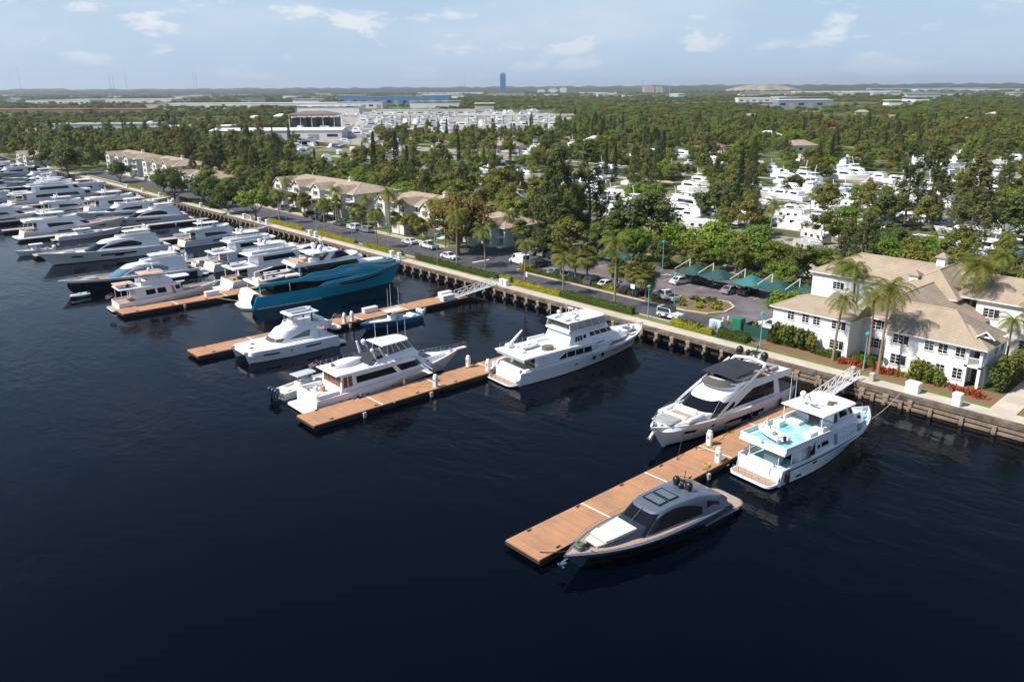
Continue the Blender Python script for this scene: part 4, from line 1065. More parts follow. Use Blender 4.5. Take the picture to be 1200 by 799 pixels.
# trawler by the fourth dock
def trawler():
    L = 19.0
    r = boat('trawler', (-152.4, 39.6), UP - R(1.5), 'white trawler with tan canvas tops, moored along the fourth wooden dock', 'trawler')
    H = Hull(L, 5.4, 1.6, 2.5, Lw=16.6, k=1.5, a=2.2, t0=.42, aw=1.6, tw=.25, rake=.1, bul=.3, stern=.93, fl=1.1)
    H.hull_mesh(r, W); H.deck_mesh(r, TEAKD); H.patch(.4, 16.4, -.1, .05, BOOT, r, 'boot_stripe', n=12); platform(r, 1.1, 4.4, .4, .18, W, TEAKD)
    c = Tier(3.2, 12.2, 2.3, 2.1, 1.5, 3.9, nose=1.0, df=.6, tin=.1, e=.6); c.mesh(r, W, 'deckhouse')
    for a, b__ in ((.14, .27), (.30, .42)): c.patch(a, b__, .36, .76, GL, r, 'window', n=3)
    c.patch(.50, .54, .1, .8, TEAKD, r, 'side_doorway', n=2); c.patch(.56, .64, .45, .78, GL, r, 'window', n=2); c.patch(.7, 1, .4, .8, GL, r, 'windscreen', n=6, join=True)
    slab(r, .4, 12.4, 2.4, 2.2, 3.85, .12, .8, W, 'upper_deck', crown=.04)
    posts(r, [(.8, 2.1), (.8, -2.1), (2.9, 2.2), (2.9, -2.2)], 1.5, 3.9, .05)
    f = Tier(4.4, 10.4, 1.9, 1.8, 3.95, 4.9, nose=.8, df=.3, tin=.05, e=.6); b = MB()
    for sd in (1, -1): b.grid([[f.T(u, q, sd) for u in [i/12 for i in range(13)]] for q in (0, 1)])
    b.build('flybridge', W, r)
    slab(r, 4.6, 9.0, 1.9, 1.8, 6.0, .12, .5, TANV, 'bimini', crown=.12); posts(r, [(4.9, 1.7), (4.9, -1.7), (8.7, 1.6), (8.7, -1.6)], 4.0, 6.05, .04, CR_)
    slab(r, .2, 3.6, 1.5, 1.5, 4.6, .1, .4, TANV, 'canvas_cover', crown=.1)
    slab(r, 9.4, 13.6, 1.5, 1.4, 4.6, .14, .8, W, 'pilothouse_roof', crown=.06)
    b = MB(); b.cbox((11.4, 0, 3.9), (2.2, 2.4, .8), 0, .2); b.build('pilothouse', GL, r)
    sofa(r, 5.4, 6.2, -1.2, 1.2, 4.0, .8, CUSH); dinghy(r, 2.2, 0, 4.0, 2.9, 1.4, W, rz=PI/2)
    mast(r, 7.4, 6.1, 1.4, .4, -.2); radome(r, 6.6, 0, 6.15, .3)
    H.rail(10, 18.6, r, .8, n=12, inset=.12, close_bow=True)
    b = MB(); b.box(18.3, 20.0, -.3, .3, 2.42, 2.55); b.build('bow_pulpit', W, r)
    flag(r, .3, 0, 2.0, 1.3, -.6)
trawler()
def Y(pxs, pys, zs, L, rz, **kw):
    """stern (or bow, for boats heading out) of the yacht seen at a point of the photograph"""
    p = at(pxs, pys, zs)
    if rz == DN: p = Vector((p.x, p.y + L, 0))
    return p
def navy_extra(r, H, k):
    H.patch(1.0, 25.5, lambda u: .02, lambda u: .74 + .06*u, NAVY, r, 'hull_side', off=.012, n=18)
    H.patch(10.5, 13.5, .3, .58, GL, r, off=.03, n=4); H.patch(15, 21, lambda u: .42, lambda u: .52, GL, r, off=.03, n=4)
    b = MB(); b.cbox((.2, 0, .5), (3.4, 5.2, .2), 0, .4); b.build('beach_platform', W, r)
yacht((-171.6, 62.0), DN, 'yacht with navy blue hull sides and blue tinted glass, just beyond the trawler', 27, 'sport', seed=3, accent=GLB, extra=navy_extra, B=6.2)
b = empty('tender_boat', (-167.2, 37.4, 0), DN + .2, 'small white tender floating under the bow of the navy hulled yacht', 'tender'); dinghy(b, 0, 0, .1, 3.4, 1.6, W, mat('pale_green_seat', (.3, .5, .42), .5), name='inflatable_hull')
def mesh_vent(r, H, k):
    H.patch(11.6, 13.6, .34, .62, GL, r, 'hull_window', n=2)
yacht((-203.6, 67.5), DN, 'long low white yacht with sweeping black side window, bow towards the small open boat', 29, 'sport', seed=5, extra=mesh_vent, B=6.6)
console_boat('center_console_boat', (-221.5, 45.2), DN, 'small open white boat with outboards at the outer end of a pale grey dock', 8.0, 2.6, W, None, 2, W)
yacht((-205.8, 71.0), UP, 'white yacht with oval black side windows, stern to the water behind the long low yacht', 24.5, 'fly', seed=8)
yacht((-172.8, 64.8), UP, 'tall white yacht with two stacked dark window bands, berthed beyond the small express cruiser', 27, 'tri', seed=9, B=6.4)
yacht((-179.4, 64.0), UP, 'small white express cruiser at the end of a pale dock', 13.5, 'small', seed=10, name='cabin_cruiser')
yacht((-153.6, 60.6), UP, 'white yacht squeezed against the teal superyacht on its left side', 29.0, 'tri', seed=11, B=6.6)
yacht((-249.5, 44.0), UP, 'white flybridge yacht at the far docks, outermost of its row, with pointed black hull windows', 27.5, 'fly', seed=12, B=6.6)
yacht((-252.0, 90.0), DN, 'white open sport yacht with a long canvas roof beside a bare white mast', 26, 'sport', seed=13)
yacht((-270.0, 88.0), DN, 'white yacht facing out with pale blue bow cushions in the middle of the far basin', 25, 'fly', seed=14, deckm=AQUA)
yacht((-286.5, 70.0), UP, 'white flybridge yacht with a long black side window nearest the quay of the far basin', 28.5, 'fly', seed=15)
yacht((-292.5, 58.0), UP, 'white yacht with a curved black side window behind the outermost flybridge yacht', 24, 'fly', seed=16)
yacht((-322.0, 55.0), UP, 'very long white three deck yacht lying in the far basin', 38, 'tri', seed=17, B=7.6)
yacht((-284.0, 35.0), UP, 'white yacht cut by the left edge of the view in the far basin, nearer one', 27, 'fly', seed=18)
yacht((-238.0, 50.0), UP, 'white cruiser with an upright blunt bow beside the outermost flybridge yacht', 17, 'small', seed=19, name='cabin_cruiser')
yacht((-216.5, 88.0), DN, 'small white yacht with pale turquoise trim close to the quay', 15, 'small', seed=20, name='cabin_cruiser', deckm=AQUA)
yacht((-142.6 - 43, 93.0), DN, 'small white cruiser with its bow almost hidden by the stacked window yacht, by the quay', 13, 'small', seed=21, name='cabin_cruiser')
FARL = 'white yacht in the crowded far end of the marina basin'
k = 0
for i, x0 in enumerate(range(-305, -560, -17)):
    for y0, L in ((38, 24), (68, 25)):
        if x0 in (-322,) : continue
        k += 1
        g = random.Random(100 + k)
        if g.random() < .3: continue
        if abs(x0 + 322) < 13 and y0 == 68: continue
        LL = L*g.uniform(.75, 1.1)
        up = g.random() < .6
        yy = y0 + g.uniform(-3, 2)
        if x0 < -430: yy += 0
        yacht((x0 + g.uniform(-2, 2), yy if up else yy + LL), UP if up else DN, FARL, LL, g.choice(['fly', 'fly', 'sport', 'sport', 'small']), seed=200 + k, group='yachts in the far end of the basin')
# ================================================================ setting: water, land, quay, roads
GZ = 1.6
SUN_TR = Vector((.40, .90, 0)).normalized(); SUN_EL = R(50)

def water_mat():
    m = bpy.data.materials.new('marina_water'); m.use_nodes = True; nt = m.node_tree; N, Lk = nt.nodes, nt.links
    b = N['Principled BSDF']; b.inputs['Base Color'].default_value = (.0001, .0013, .0040, 1); b.inputs['Specular IOR Level'].default_value = .17; b.inputs['Roughness'].default_value = .06; b.inputs['IOR'].default_value = 1.33
    tc = N.new('ShaderNodeTexCoord'); hs = None
    for sc_, st, rz, ex in ((1.5, .55, .5, (1, 1.7, 1)), (.55, .55, -.3, (1, 1.5, 1)), (.12, .35, .9, (1, 2.2, 1)), (5, .18, .2, (1, 1.4, 1))):
        mp = N.new('ShaderNodeMapping'); mp.inputs['Rotation'].default_value = (0, 0, rz); mp.inputs['Scale'].default_value = ex
        Lk.new(tc.outputs['Object'], mp.inputs[0])
        n = N.new('ShaderNodeTexNoise'); n.inputs['Scale'].default_value = sc_; n.inputs['Detail'].default_value = 2.5; n.inputs['Roughness'].default_value = .5
        Lk.new(mp.outputs[0], n.inputs['Vector'])
        mu = N.new('ShaderNodeMath'); mu.operation = 'MULTIPLY'; mu.inputs[1].default_value = st/sc_
        Lk.new(n.outputs['Fac'], mu.inputs[0])
        if hs is None: hs = mu.outputs[0]
        else:
            a = N.new('ShaderNodeMath'); a.operation = 'ADD'; Lk.new(hs, a.inputs[0]); Lk.new(mu.outputs[0], a.inputs[1]); hs = a.outputs[0]
    # calm and ruffled patches
    n = N.new('ShaderNodeTexNoise'); n.inputs['Scale'].default_value = .035; n.inputs['Detail'].default_value = 3; Lk.new(tc.outputs['Object'], n.inputs['Vector'])
    mr = N.new('ShaderNodeMapRange'); mr.inputs[1].default_value = .35; mr.inputs[2].default_value = .65; mr.inputs[3].default_value = .35; mr.inputs[4].default_value = 1.0; Lk.new(n.outputs['Fac'], mr.inputs[0])
    bp = N.new('ShaderNodeBump'); bp.inputs['Distance'].default_value = .05
    Lk.new(mr.outputs[0], bp.inputs['Strength']); Lk.new(hs, bp.inputs['Height']); Lk.new(bp.outputs[0], b.inputs['Normal'])
    MATS['marina_water'] = m
    return m
WATER = water_mat()
def land_mat():
    m = bpy.data.materials.new('land'); m.use_nodes = True; nt = m.node_tree; N, Lk = nt.nodes, nt.links
    b = N['Principled BSDF']; b.inputs['Roughness'].default_value = .95; b.inputs['Specular IOR Level'].default_value = .1
    tc = N.new('ShaderNodeTexCoord'); n = N.new('ShaderNodeTexNoise'); n.inputs['Scale'].default_value = .045; n.inputs['Detail'].default_value = 9; n.inputs['Roughness'].default_value = .65
    Lk.new(tc.outputs['Object'], n.inputs['Vector'])
    r = N.new('ShaderNodeValToRGB'); Lk.new(n.outputs['Fac'], r.inputs[0])
    e = r.color_ramp.elements; e[0].position = .36; e[0].color = (.035, .05, .018, 1); e[1].position = .62; e[1].color = (.26, .22, .16, 1)
    x = e.new(.47); x.color = (.075, .095, .03, 1); x = e.new(.54); x.color = (.13, .13, .06, 1)
    Lk.new(r.outputs[0], b.inputs['Base Color']); MATS['land'] = m
    return m
LAND = land_mat()
CONC = mat('promenade_concrete', (.46, .40, .33), .9, noise=(.35, .16), bump=(3, .2))
CONC2 = mat('pale_concrete', (.40, .38, .34), .9, noise=(.5, .15))
WETC = mat('stained_concrete', (.20, .155, .115), .85, noise=(.9, 0, (.045, .035, .028)), bump=(2, .6))
PILEC = mat('pile_concrete', (.33, .25, .18), .9, noise=(1.1, 0, (.09, .07, .05)))
DARKW = mat('recess_shade', (.02, .017, .014), .9, noise=(.8, .4))  # shade of the bays between piles, painted into the wall face colour
ASPH = mat('asphalt', (.058, .056, .066), .85, noise=(.4, .34), bump=(9, .15))
ASPW = mat('worn_asphalt', (.12, .103, .107), .9, noise=(.22, .42), bump=(7, .15))
KERB = mat('kerb_concrete', (.48, .40, .31), .9, noise=(.7, .12))
LINE = mat('road_paint', (.62, .60, .55), .8, noise=(2.5, .2))
GRASS = mat('lawn', (.085, .13, .025), .95, noise=(.6, 0, (.17, .17, .05)), bump=(14, .4))
MULCH = mat('red_mulch', (.20, .085, .045), .95, noise=(1.6, 0, (.16, .12, .07)), bump=(9, .6))
SAND = mat('sandy_ground', (.40, .34, .26), .95, noise=(.3, .2))
GRAVEL = mat('gravel_lot', (.30, .27, .23), .95, noise=(.2, .25))
def structure(o, label=None): o['kind'] = 'structure'; return o
def sheet(name, pts, z, m, label=None):
    b = MB(); b.poly([(x, y, z) for x, y in pts]); o = b.build(name, m, smooth=0); return structure(o)
def strip(name, line, w, z, m, h=0):
    """a band of width w along a line of points; with h it is a raised kerb"""
    b = MB(); L = []; Rr = []
    for i, (x, y) in enumerate(line):
        a = Vector(line[max(i-1, 0)]); c = Vector(line[min(i+1, len(line)-1)]); d = (c - a).normalized(); n = Vector((-d.y, d.x))*w/2
        L.append((x + n.x, y + n.y)); Rr.append((x - n.x, y - n.y))
    if not h: b.grid([[(x, y, z) for x, y in L], [(x, y, z) for x, y in Rr]])
    else: b.grid([[(x, y, z) for x, y in L], [(x, y, z + h) for x, y in L], [(x, y, z + h) for x, y in Rr], [(x, y, z) for x, y in Rr]])
    return structure(b.build(name, m, smooth=0))

# water sheet under everything, land sheets cut around the canals and the far basins
b = MB(); b.poly([(-14000, -4000, 0), (3000, -4000, 0), (3000, 6000, 0), (-14000, 6000, 0)])
structure(b.build('water', WATER, smooth=0))
# canals and basins (x0, x1, y0, y1) where the land is left out
CANALS = [(-205, -20, 196, 211), (-150, -20, 232, 246), (-330, -150, 214, 226), (-245, -215, 226, 262),
          (-330, -90, 290, 304), (-640, -300, 268, 296), (-150, 60, 268, 280),
          (-1150, -700, 1380, 1800), (-200, 60, 330, 344)]
def in_canal(x, y, m=0):
    for a, c, d, e in CANALS:
        if a - m < x < c + m and d - m < y < e + m: return True
    return False
def build_land():
    xs = {-15000, 6000, -600}; ys = {97.6, 20000}
    for a, c, d, e in CANALS: xs |= {a, c}; ys |= {d, e}
    xs = sorted(xs | {-4000, -2000, -1200, 0, 800}); ys = sorted(ys | {130, 700, 1000, 2500, 5000, 10000})
    b = MB()
    def solid(i, j):
        if i < 0 or j < 0 or i >= len(xs) - 1 or j >= len(ys) - 1: return False
        return not in_canal((xs[i] + xs[i+1])/2, (ys[j] + ys[j+1])/2)
    for i in range(len(xs) - 1):
        for j in range(len(ys) - 1):
            if solid(i, j):
                x0, x1, y0, y1 = xs[i], xs[i+1], ys[j], ys[j+1]
                b.add([(x0, y0, GZ), (x1, y0, GZ), (x1, y1, GZ), (x0, y1, GZ)], [(0, 1, 2, 3)])
                for (di, dj, p, q) in ((-1, 0, (x0, y1), (x0, y0)), (1, 0, (x1, y0), (x1, y1)), (0, -1, (x0, y0), (x1, y0)), (0, 1, (x1, y1), (x0, y1))):
                    if not solid(i + di, j + dj): b.add([(*p, GZ), (*q, GZ), (*q, -1), (*p, -1)], [(0, 1, 2, 3)])
    # land left of the basin
    b.add([(-15000, -3000, GZ), (-600, -3000, GZ), (-600, 97.6, GZ), (-15000, 97.6, GZ)], [(0, 1, 2, 3)])
    b.add([(-600, -3000, GZ), (-600, 97.6, GZ), (-600, 97.6, -1), (-600, -3000, -1)], [(0, 1, 2, 3)])
    return structure(b.build('ground', LAND, smooth=0))
build_land()

# canal quay caps
b = MB()
for a, c, d, e in CANALS:
    for y0, y1 in ((d - .9, d + .15), (e - .15, e + .9)): b.box(a, c, y0, y1, GZ - .25, GZ + .12)
structure(b.build('canal_quay', CONC2, smooth=0))

# ---- seawall: cap, recesses behind, piles
WX0, WX1 = -600, 60
b = MB(); b.box(WX0, WX1, 96.75, 97.7, 1.12, 1.66); 
structure(b.build('seawall_cap', WETC, smooth=0))
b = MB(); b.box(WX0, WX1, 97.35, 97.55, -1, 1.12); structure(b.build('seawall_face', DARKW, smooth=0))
def seawall_piles():
    """old bulkhead: battered piles with caps and hollow bays between; square panels at the right end"""
    P1 = MB()
    for sd in (1,):
        P1.box(-.28, .28, -.35, .55, -1, 1.15); P1.box(-.36, .36, -.42, .5, .9, 1.3)
        P1.box(-.2, .2, -.75, -.3, -1, .35)
    first = None
    k = 0
    x = -35
    xs = []
    while x > -420:
        xs.append(x); x -= 3.0
    for x in xs:
        if first is None:
            first = P1.build('seawall_pile', PILEC, smooth=0, loc=(x, 96.9, 0)); o = first
        else:
            o = first.copy(); col.objects.link(o); o.location = (x, 96.9, 0)
        o.scale = (.75 + .35*((k*7919) % 10)/10, 1, 1)
        tag(o, 'stained concrete pile standing against the seawall under the promenade', 'pile', 'piles along the seawall'); k += 1
    # horizontal waler beams and rubber fenders on the near right stretch
    P2 = MB()
    P2.box(-1.5, 1.5, -.1, .2, .62, .95); P2.box(-1.5, 1.5, -.16, .14, .05, .4)
    f2 = None
    for i, x in enumerate([-55.3 + 3.5*j for j in range(14)]):
        if f2 is None: f2 = P2.build('seawall_beam', PILEC, smooth=0, loc=(x, 96.75, 0)); o = f2
        else: o = f2.copy(); col.objects.link(o); o.location = (x, 96.75, 0)
        tag(o, 'pair of weathered horizontal beams on the seawall below the white corner building', 'beam', 'beams on the right part of the seawall')
    P3 = MB(); P3.box(-.22, .22, -.25, .2, -1, 1.0)
    f3 = None
    for i, x in enumerate([-57.05 + 3.5*j for j in range(15)]):
        if f3 is None: f3 = P3.build('wall_post', PILEC, smooth=0, loc=(x, 96.6, 0)); o = f3
        else: o = f3.copy(); col.objects.link(o); o.location = (x, 96.6, 0)
        tag(o, 'short square post between the beams of the right hand seawall', 'post', 'posts on the right part of the seawall')
seawall_piles()
# dark timber fender posts in the old left part
sheet('boatyard', [tuple(at(*q)[:2]) for q in ((338, 166), (676, 166), (668, 133), (350, 131))], GZ + .02, GRAVEL)
# ---- promenade, road, parking
sheet('promenade', [(-420, 97.7), (60, 97.7), (60, 100.2), (-420, 100.2)], GZ + .02, CONC)
sheet('lawn_strip', [(-57, 100.25), (-27.4, 100.25), (-27.4, 101.3), (-57, 101.3)], GZ + .012, GRASS)
sheet('planting_bed', [(-60, 101.3), (-27.4, 101.3), (-27.6, 106), (-60, 108)], GZ + .012, MULCH)
sheet('side_path', [(-27.4, 100.2), (-24.6, 100.2), (-25.5, 128), (-28.3, 128)], GZ + .024, CONC)
sheet('lawn', [(-24.5, 100.25), (20, 100.25), (20, 120), (-25.4, 120)], GZ + .014, GRASS)
sheet('lawn', [(-82, 100.25), (-66.5, 100.25), (-66.5, 102.2), (-82, 102.2)], GZ + .012, GRASS)
sheet('lawn', [(-420, 100.25), (-82, 100.25), (-82, 102.3), (-420, 102.3)], GZ + .012, mat('dry_lawn', (.22, .19, .08), .95, noise=(.5, 0, (.10, .13, .04)), bump=(12, .4)))
# road: narrow lane on the right, wide yard road on the left
sheet('road', [(-420, 102.3), (-119, 102.3), (-119, 113.4), (-420, 113.4)], GZ + .018, ASPH)
sheet('road', [(-119, 102.3), (-60.4, 102.3), (-60.4, 109.3), (-119, 109.3)], GZ + .018, ASPH)
sheet('parking_lot', [(-150, 113.4), (-119, 113.4), (-119, 130), (-150, 130)], GZ + .016, ASPH)
sheet('parking_lot', [(-119, 112.6), (-60.4, 112.6), (-60.4, 134), (-119, 134)], GZ + .016, ASPW)
sheet('parking_lot', [(-72.5, 109.3), (-60.4, 109.3), (-60.4, 112.6), (-72.5, 112.6)], GZ + .016, ASPW)
# median island between the lane and the parking
mp = [(-120.6, 109.5), (-98, 109.4), (-78, 109.4), (-74.2, 110.6), (-72.8, 113.4), (-73.6, 117.4), (-76, 119.6), (-80, 119.4), (-83, 113.4), (-98, 112.8), (-119, 112.8), (-121.2, 111.4), (-121.4, 110.2)]
sheet('median', mp, GZ + .13, mat('median_mulch', (.17, .15, .06), .95, noise=(.9, 0, (.13, .075, .04)), bump=(9, .6)))
strip('kerb', mp + [mp[0]], .38, GZ + .01, KERB, .16)
strip('kerb', [(-420, 102.2), (-116, 102.2)], .25, GZ + .01, KERB, .12)
strip('kerb', [(-110, 102.2), (-60.4, 102.2)], .22, GZ + .01, KERB, .12)
strip('kerb', [(-420, 113.5), (-152, 113.5)], .3, GZ + .01, KERB, .14)
strip('pavement', [(-420, 115.0), (-152, 115.0)], 1.4, GZ + .03, CONC)
b = MB()
for i in range(16):
    x = -118 + i*2.75; b.box(x, x + .1, 112.9, 117.4, GZ + .02, GZ + .024)
for i in range(17):
    x = -112 + i*2.9; b.box(x, x + .1, 124.6, 129.6, GZ + .02, GZ + .024)
for i in range(40):
    x = -160 - i*3.0; b.box(x, x + .1, 109.4, 113.2, GZ + .022, GZ + .026)
b.box(-134, -133.4, 108, 112.8, GZ + .022, GZ + .027)
structure(b.build('parking_lines', LINE, smooth=0))
# sandy tracks and plots in the boat park behind
sheet('track', [(-110, 148), (-72, 148), (-72, 172), (-110, 172)], GZ + .014, SAND)
sheet('track', [(-170, 176), (-60, 176), (-60, 186), (-170, 186)], GZ + .012, GRAVEL)
sheet('lawn', [(-150, 150), (-112, 150), (-112, 172), (-150, 172)], GZ + .01, mat('dry_lawn'))
sheet('track', [(-260, 262), (-60, 262), (-60, 267.5), (-260, 267.5)], GZ + .012, SAND)
sheet('track', [(-300, 205), (-206, 205), (-206, 213), (-300, 213)], GZ + .012, GRAVEL)
sheet('track', [(-420, 232), (-270, 232), (-270, 262), (-420, 262)], GZ + .012, GRAVEL)
sheet('track', [(-800, 300), (-340, 300), (-340, 316), (-800, 316)], GZ + .012, GRAVEL)
sheet('track', [(-820, 348), (-380, 348), (-380, 366), (-820, 366)], GZ + .012, GRAVEL)

# ---------------------------------------------------------------- floating docks
DOCKW = plank_mat('dock_boards', (.50, .25, .125), (.30, .175, .11), .145, 1, rough=.8)
DOCKG = plank_mat('grey_dock_boards', (.42, .40, .37), (.33, .31, .29), .3, 1, rough=.85)
FLOATM = mat('black_float', (.010, .010, .012), .6)
STRIPW = mat('white_joint_plate', (.70, .66, .60), .6)
def dock(x0, x1, y0, y1, label, boards=DOCKW, cleats=True, joints=9.3, name='floating_dock'):
    r = empty(name, ((x0 + x1)/2, y0, 0), 0, label, 'dock'); w = (x1 - x0)/2; L = y1 - y0
    b = MB(); b.box(-w, w, 0, L, .66, .80); b.build('deck_boards', boards, r, smooth=0)
    b = MB(); b.box(-w - .05, w + .05, -.05, L + .05, .38, .655); b.build('side_fascia', mat('dark_fascia', (.035, .022, .016), .8), r, smooth=0)
    b = MB()
    y = .3
    while y < L - 1: b.box(-w + .12, w - .12, y, min(y + joints - .5, L), -.4, .379); y += joints
    b.build('float', FLOATM, r, smooth=0)
    if joints:
        y = joints + .2
        while y < L - 1:
            b = MB(); b.box(-w + .03, w - .03, y - .09, y + .09, .802, .812); b.build('joint_plate', STRIPW, r, smooth=0); y += joints
    if cleats:
        y = 2.5
        while y < L - 1:
            for sx in (-1, 1):
                b = MB(); b.tube((sx*(w - .3), y - .28, .93), (sx*(w - .3), y + .28, .93), .045, 6); b.tube((sx*(w - .3), y - .1, .8), (sx*(w - .3), y - .1, .93), .05, 6); b.tube((sx*(w - .3), y + .1, .8), (sx*(w - .3), y + .1, .93), .05, 6)
                b.build('cleat', BK, r)
            y += 6.2
    b = MB(); b.tube((w + .02, L*.33, .75), (w + .3, L*.33, .75), .05, 5)
    for f in (.2, .5, .8): b.box(w + .05, w + .35, L*f - .2, L*f + .2, -.3, .62)
    b.build('pile_guide', CONC2, r, smooth=0)
    return r
dock(-45.5, -41.3, 39.8, 87, 'nearest wooden floating dock with dark sport yacht on its right side')
dock(-83.1, -78.9, 39.6, 73, 'second wooden floating dock from the right, with the cockpit motor yacht on its left')
dock(-117.6, -113.4, 39.5, 90.5, 'third wooden floating dock, the long one with two white dock boxes near its ramp')
dock(-149.6, -145.4, 38.8, 92, 'fourth wooden floating dock from the right, with the trawler lying on its far side')
dock(-185.2, -181.6, 61, 92, 'pale grey concrete dock beside the small express cruiser', DOCKG, False)
dock(-217.6, -214.2, 40, 92, 'pale grey dock whose outer end carries the small open boat', DOCKG, False)
for i, x in enumerate((-243, -262, -281, -315, -347, -381, -415, -449, -483)):
    dock(x - 1.4, x + 1.4, 42, 93, 'pale grey dock between the yachts of the far basin', DOCKG, False)['group'] = 'docks of the far basin'
# gangways with white truss sides
def gangway(x, y0, y1, label, z0=.85, z1=1.75, w=1.3):
    r = empty('gangway', (x, y0, 0), 0, label, 'gangway'); L = y1 - y0
    b = MB(); b.add([(-w/2, 0, z0), (w/2, 0, z0), (w/2, L, z1), (-w/2, L, z1), (-w/2, 0, z0 - .1), (w/2, 0, z0 - .1), (w/2, L, z1 - .1), (-w/2, L, z1 - .1)], [(0, 1, 2, 3), (4, 7, 6, 5), (0, 4, 5, 1), (0, 3, 7, 4), (1, 5, 6, 2)])
    b.build('walkway', mat('aluminium_tread', (.50, .50, .50), .5, metal=.3), r, smooth=0)
    n = 6
    for sx in (-1, 1):
        b = MB(); x_ = sx*w/2
        def p(u, h): return (x_, L*u, lerp(z0, z1, u) + h)
        b.path([p(0, .05), p(1, .05)], .06, 4); b.path([p(.0, 1.15), p(1, 1.15)], .06, 4)
        for k in range(n + 1): b.tube(p(k/n, 0), p(k/n, 1.15), .045, 4)
        for k in range(n): b.tube(p(k/n, 0), p((k + 1)/n, 1.15), .04, 4)
        b.build('truss_side', W, r, smooth=0)
    return r
gangway(-43.0, 87.2, 98.4, 'white truss gangway from the seawall to the nearest dock, behind the aqua decked yacht')
gangway(-114.6, 88.6, 98.2, 'white truss gangway down to the third dock, beside its two dock boxes')
gangway(-147.0, 91.0, 98.0, 'white truss gangway hidden behind the bow of the teal superyacht')
# service pedestals: white posts with a cap and lamp
def pedestal_mesh():
    r = empty('power_pedestal', (0, 0, 0)); b = MB(); b.cbox((0, 0, 0), (.62, .5, 1.45), 0, .08); b.build('cabinet', W, r)
    b = MB(); b.cbox((0, 0, 1.45), (.5, .4, .28), 0, .1); b.build('lamp_head', W2, r)
    b = MB(); b.cbox((0, -.26, .75), (.28, .06, .35), 0, .02); b.build('socket_panel', mat('grey_panel', (.25, .27, .3), .5), r)
    return r
ped0 = None
def pedestal(x, y, z, label, group=None, s=1):
    global ped0
    if ped0 is None: ped0 = pedestal_mesh(); o = ped0; o.location = (x, y, z); o.scale = (s, s, s); tag(o, label, 'pedestal', group)
    else: o = copy_tree(ped0, (x, y, z), 0, s, label); o['category'] = 'pedestal'; 
    if group: o['group'] = group
    elif 'group' in o.keys(): del o['group']
    return o
pedestal(-44.9, 68.9, .81, 'white power pedestal on the left edge of the nearest dock, beside the bimini yacht bow')
pedestal(-41.8, 66.0, .81, 'white power pedestal on the right edge of the nearest dock, by the aqua yacht stern')
pedestal(-82.6, 65.6, .81, 'white power pedestal on the left edge of the second dock near its shore end')
pedestal(-79.5, 66.6, .81, 'white power pedestal on the second dock beside the stern of the large white yacht')
pedestal(-79.5, 57.6, .81, 'white power pedestal in the middle of the second dock, right edge')
pedestal(-114.0, 64.4, .81, 'white power pedestal on the third dock, front one of the close pair')
pedestal(-114.1, 65.9, .81, 'white power pedestal on the third dock, rear one of the close pair')
pedestal(-182.3, 63.0, .81, 'white pedestal at the end of the pale dock beside the express cruiser, nearer one')
pedestal(-184.0, 64.4, .81, 'white pedestal at the end of the pale dock beside the express cruiser, farther one')
def box_thing(x, y, z, d, label, name='dock_box', cat='dock box', rz=0, m=None):
    r = empty(name, (x, y, z), rz, label, cat); b = MB(); b.cbox((0, 0, 0), (d[0], d[1], d[2]*.75), 0, .06); b.build('body', m or W, r)
    b = MB(); b.cbox((0, 0, d[2]*.755), (d[0] + .08, d[1] + .08, d[2]*.25), 0, .08); b.build('lid', m or W, r); return r
box_thing(-116.5, 87.4, .81, (1.1, 2.6, 1.0), 'white dock box on the third dock by the gangway, left one of two')
box_thing(-114.3, 86.2, .81, (1.1, 2.6, 1.0), 'white dock box on the third dock by the gangway, right one of two')
box_thing(-147.8, 55.6, .81, (1.0, 2.6, .9), 'white dock box on the fourth dock beside the trawler')
box_thing(-116.9, 71.2, .81, (.9, 2.8, .9), 'white dock box on the third dock behind the blue center console boat')
box_thing(-35.8, 99.0, GZ + .02, (1.6, 1.1, 1.35), 'white utility box on the promenade, nearer the gangway of the nearest dock', 'utility_box', 'utility box')
box_thing(-30.4, 98.3, GZ + .02, (1.0, .9, 1.6), 'white utility box at the seawall edge, nearest the right edge of the view', 'utility_box', 'utility box')
box_thing(-41.0, 99.1, GZ + .02, (.6, .6, 1.1), 'small grey service box at the head of the nearest gangway, right one', 'utility_box', 'utility box', m=CONC2)
box_thing(-43.6, 99.2, GZ + .02, (.5, .5, 1.3), 'small grey service box at the head of the nearest gangway, left one', 'utility_box', 'utility box', m=CONC2)
for i, x in enumerate((-112.6, -113.8)): box_thing(x, 99.2, GZ + .02, (.9, .8, 1.2), 'white service box at the head of the third dock gangway, %s one' % ('right', 'left')[i], 'utility_box', 'utility box')
for x in (-148, -151, -186, -189, -214, -219, -224, -229, -240, -262, -283, -300, -318, -336):
    o = box_thing(x, 98.6, GZ + .02, (.8, .8, 1.5), 'white service cabinet on the quay edge left of the teal superyacht', 'utility_box', 'utility box'); o['group'] = 'service cabinets along the left quay'
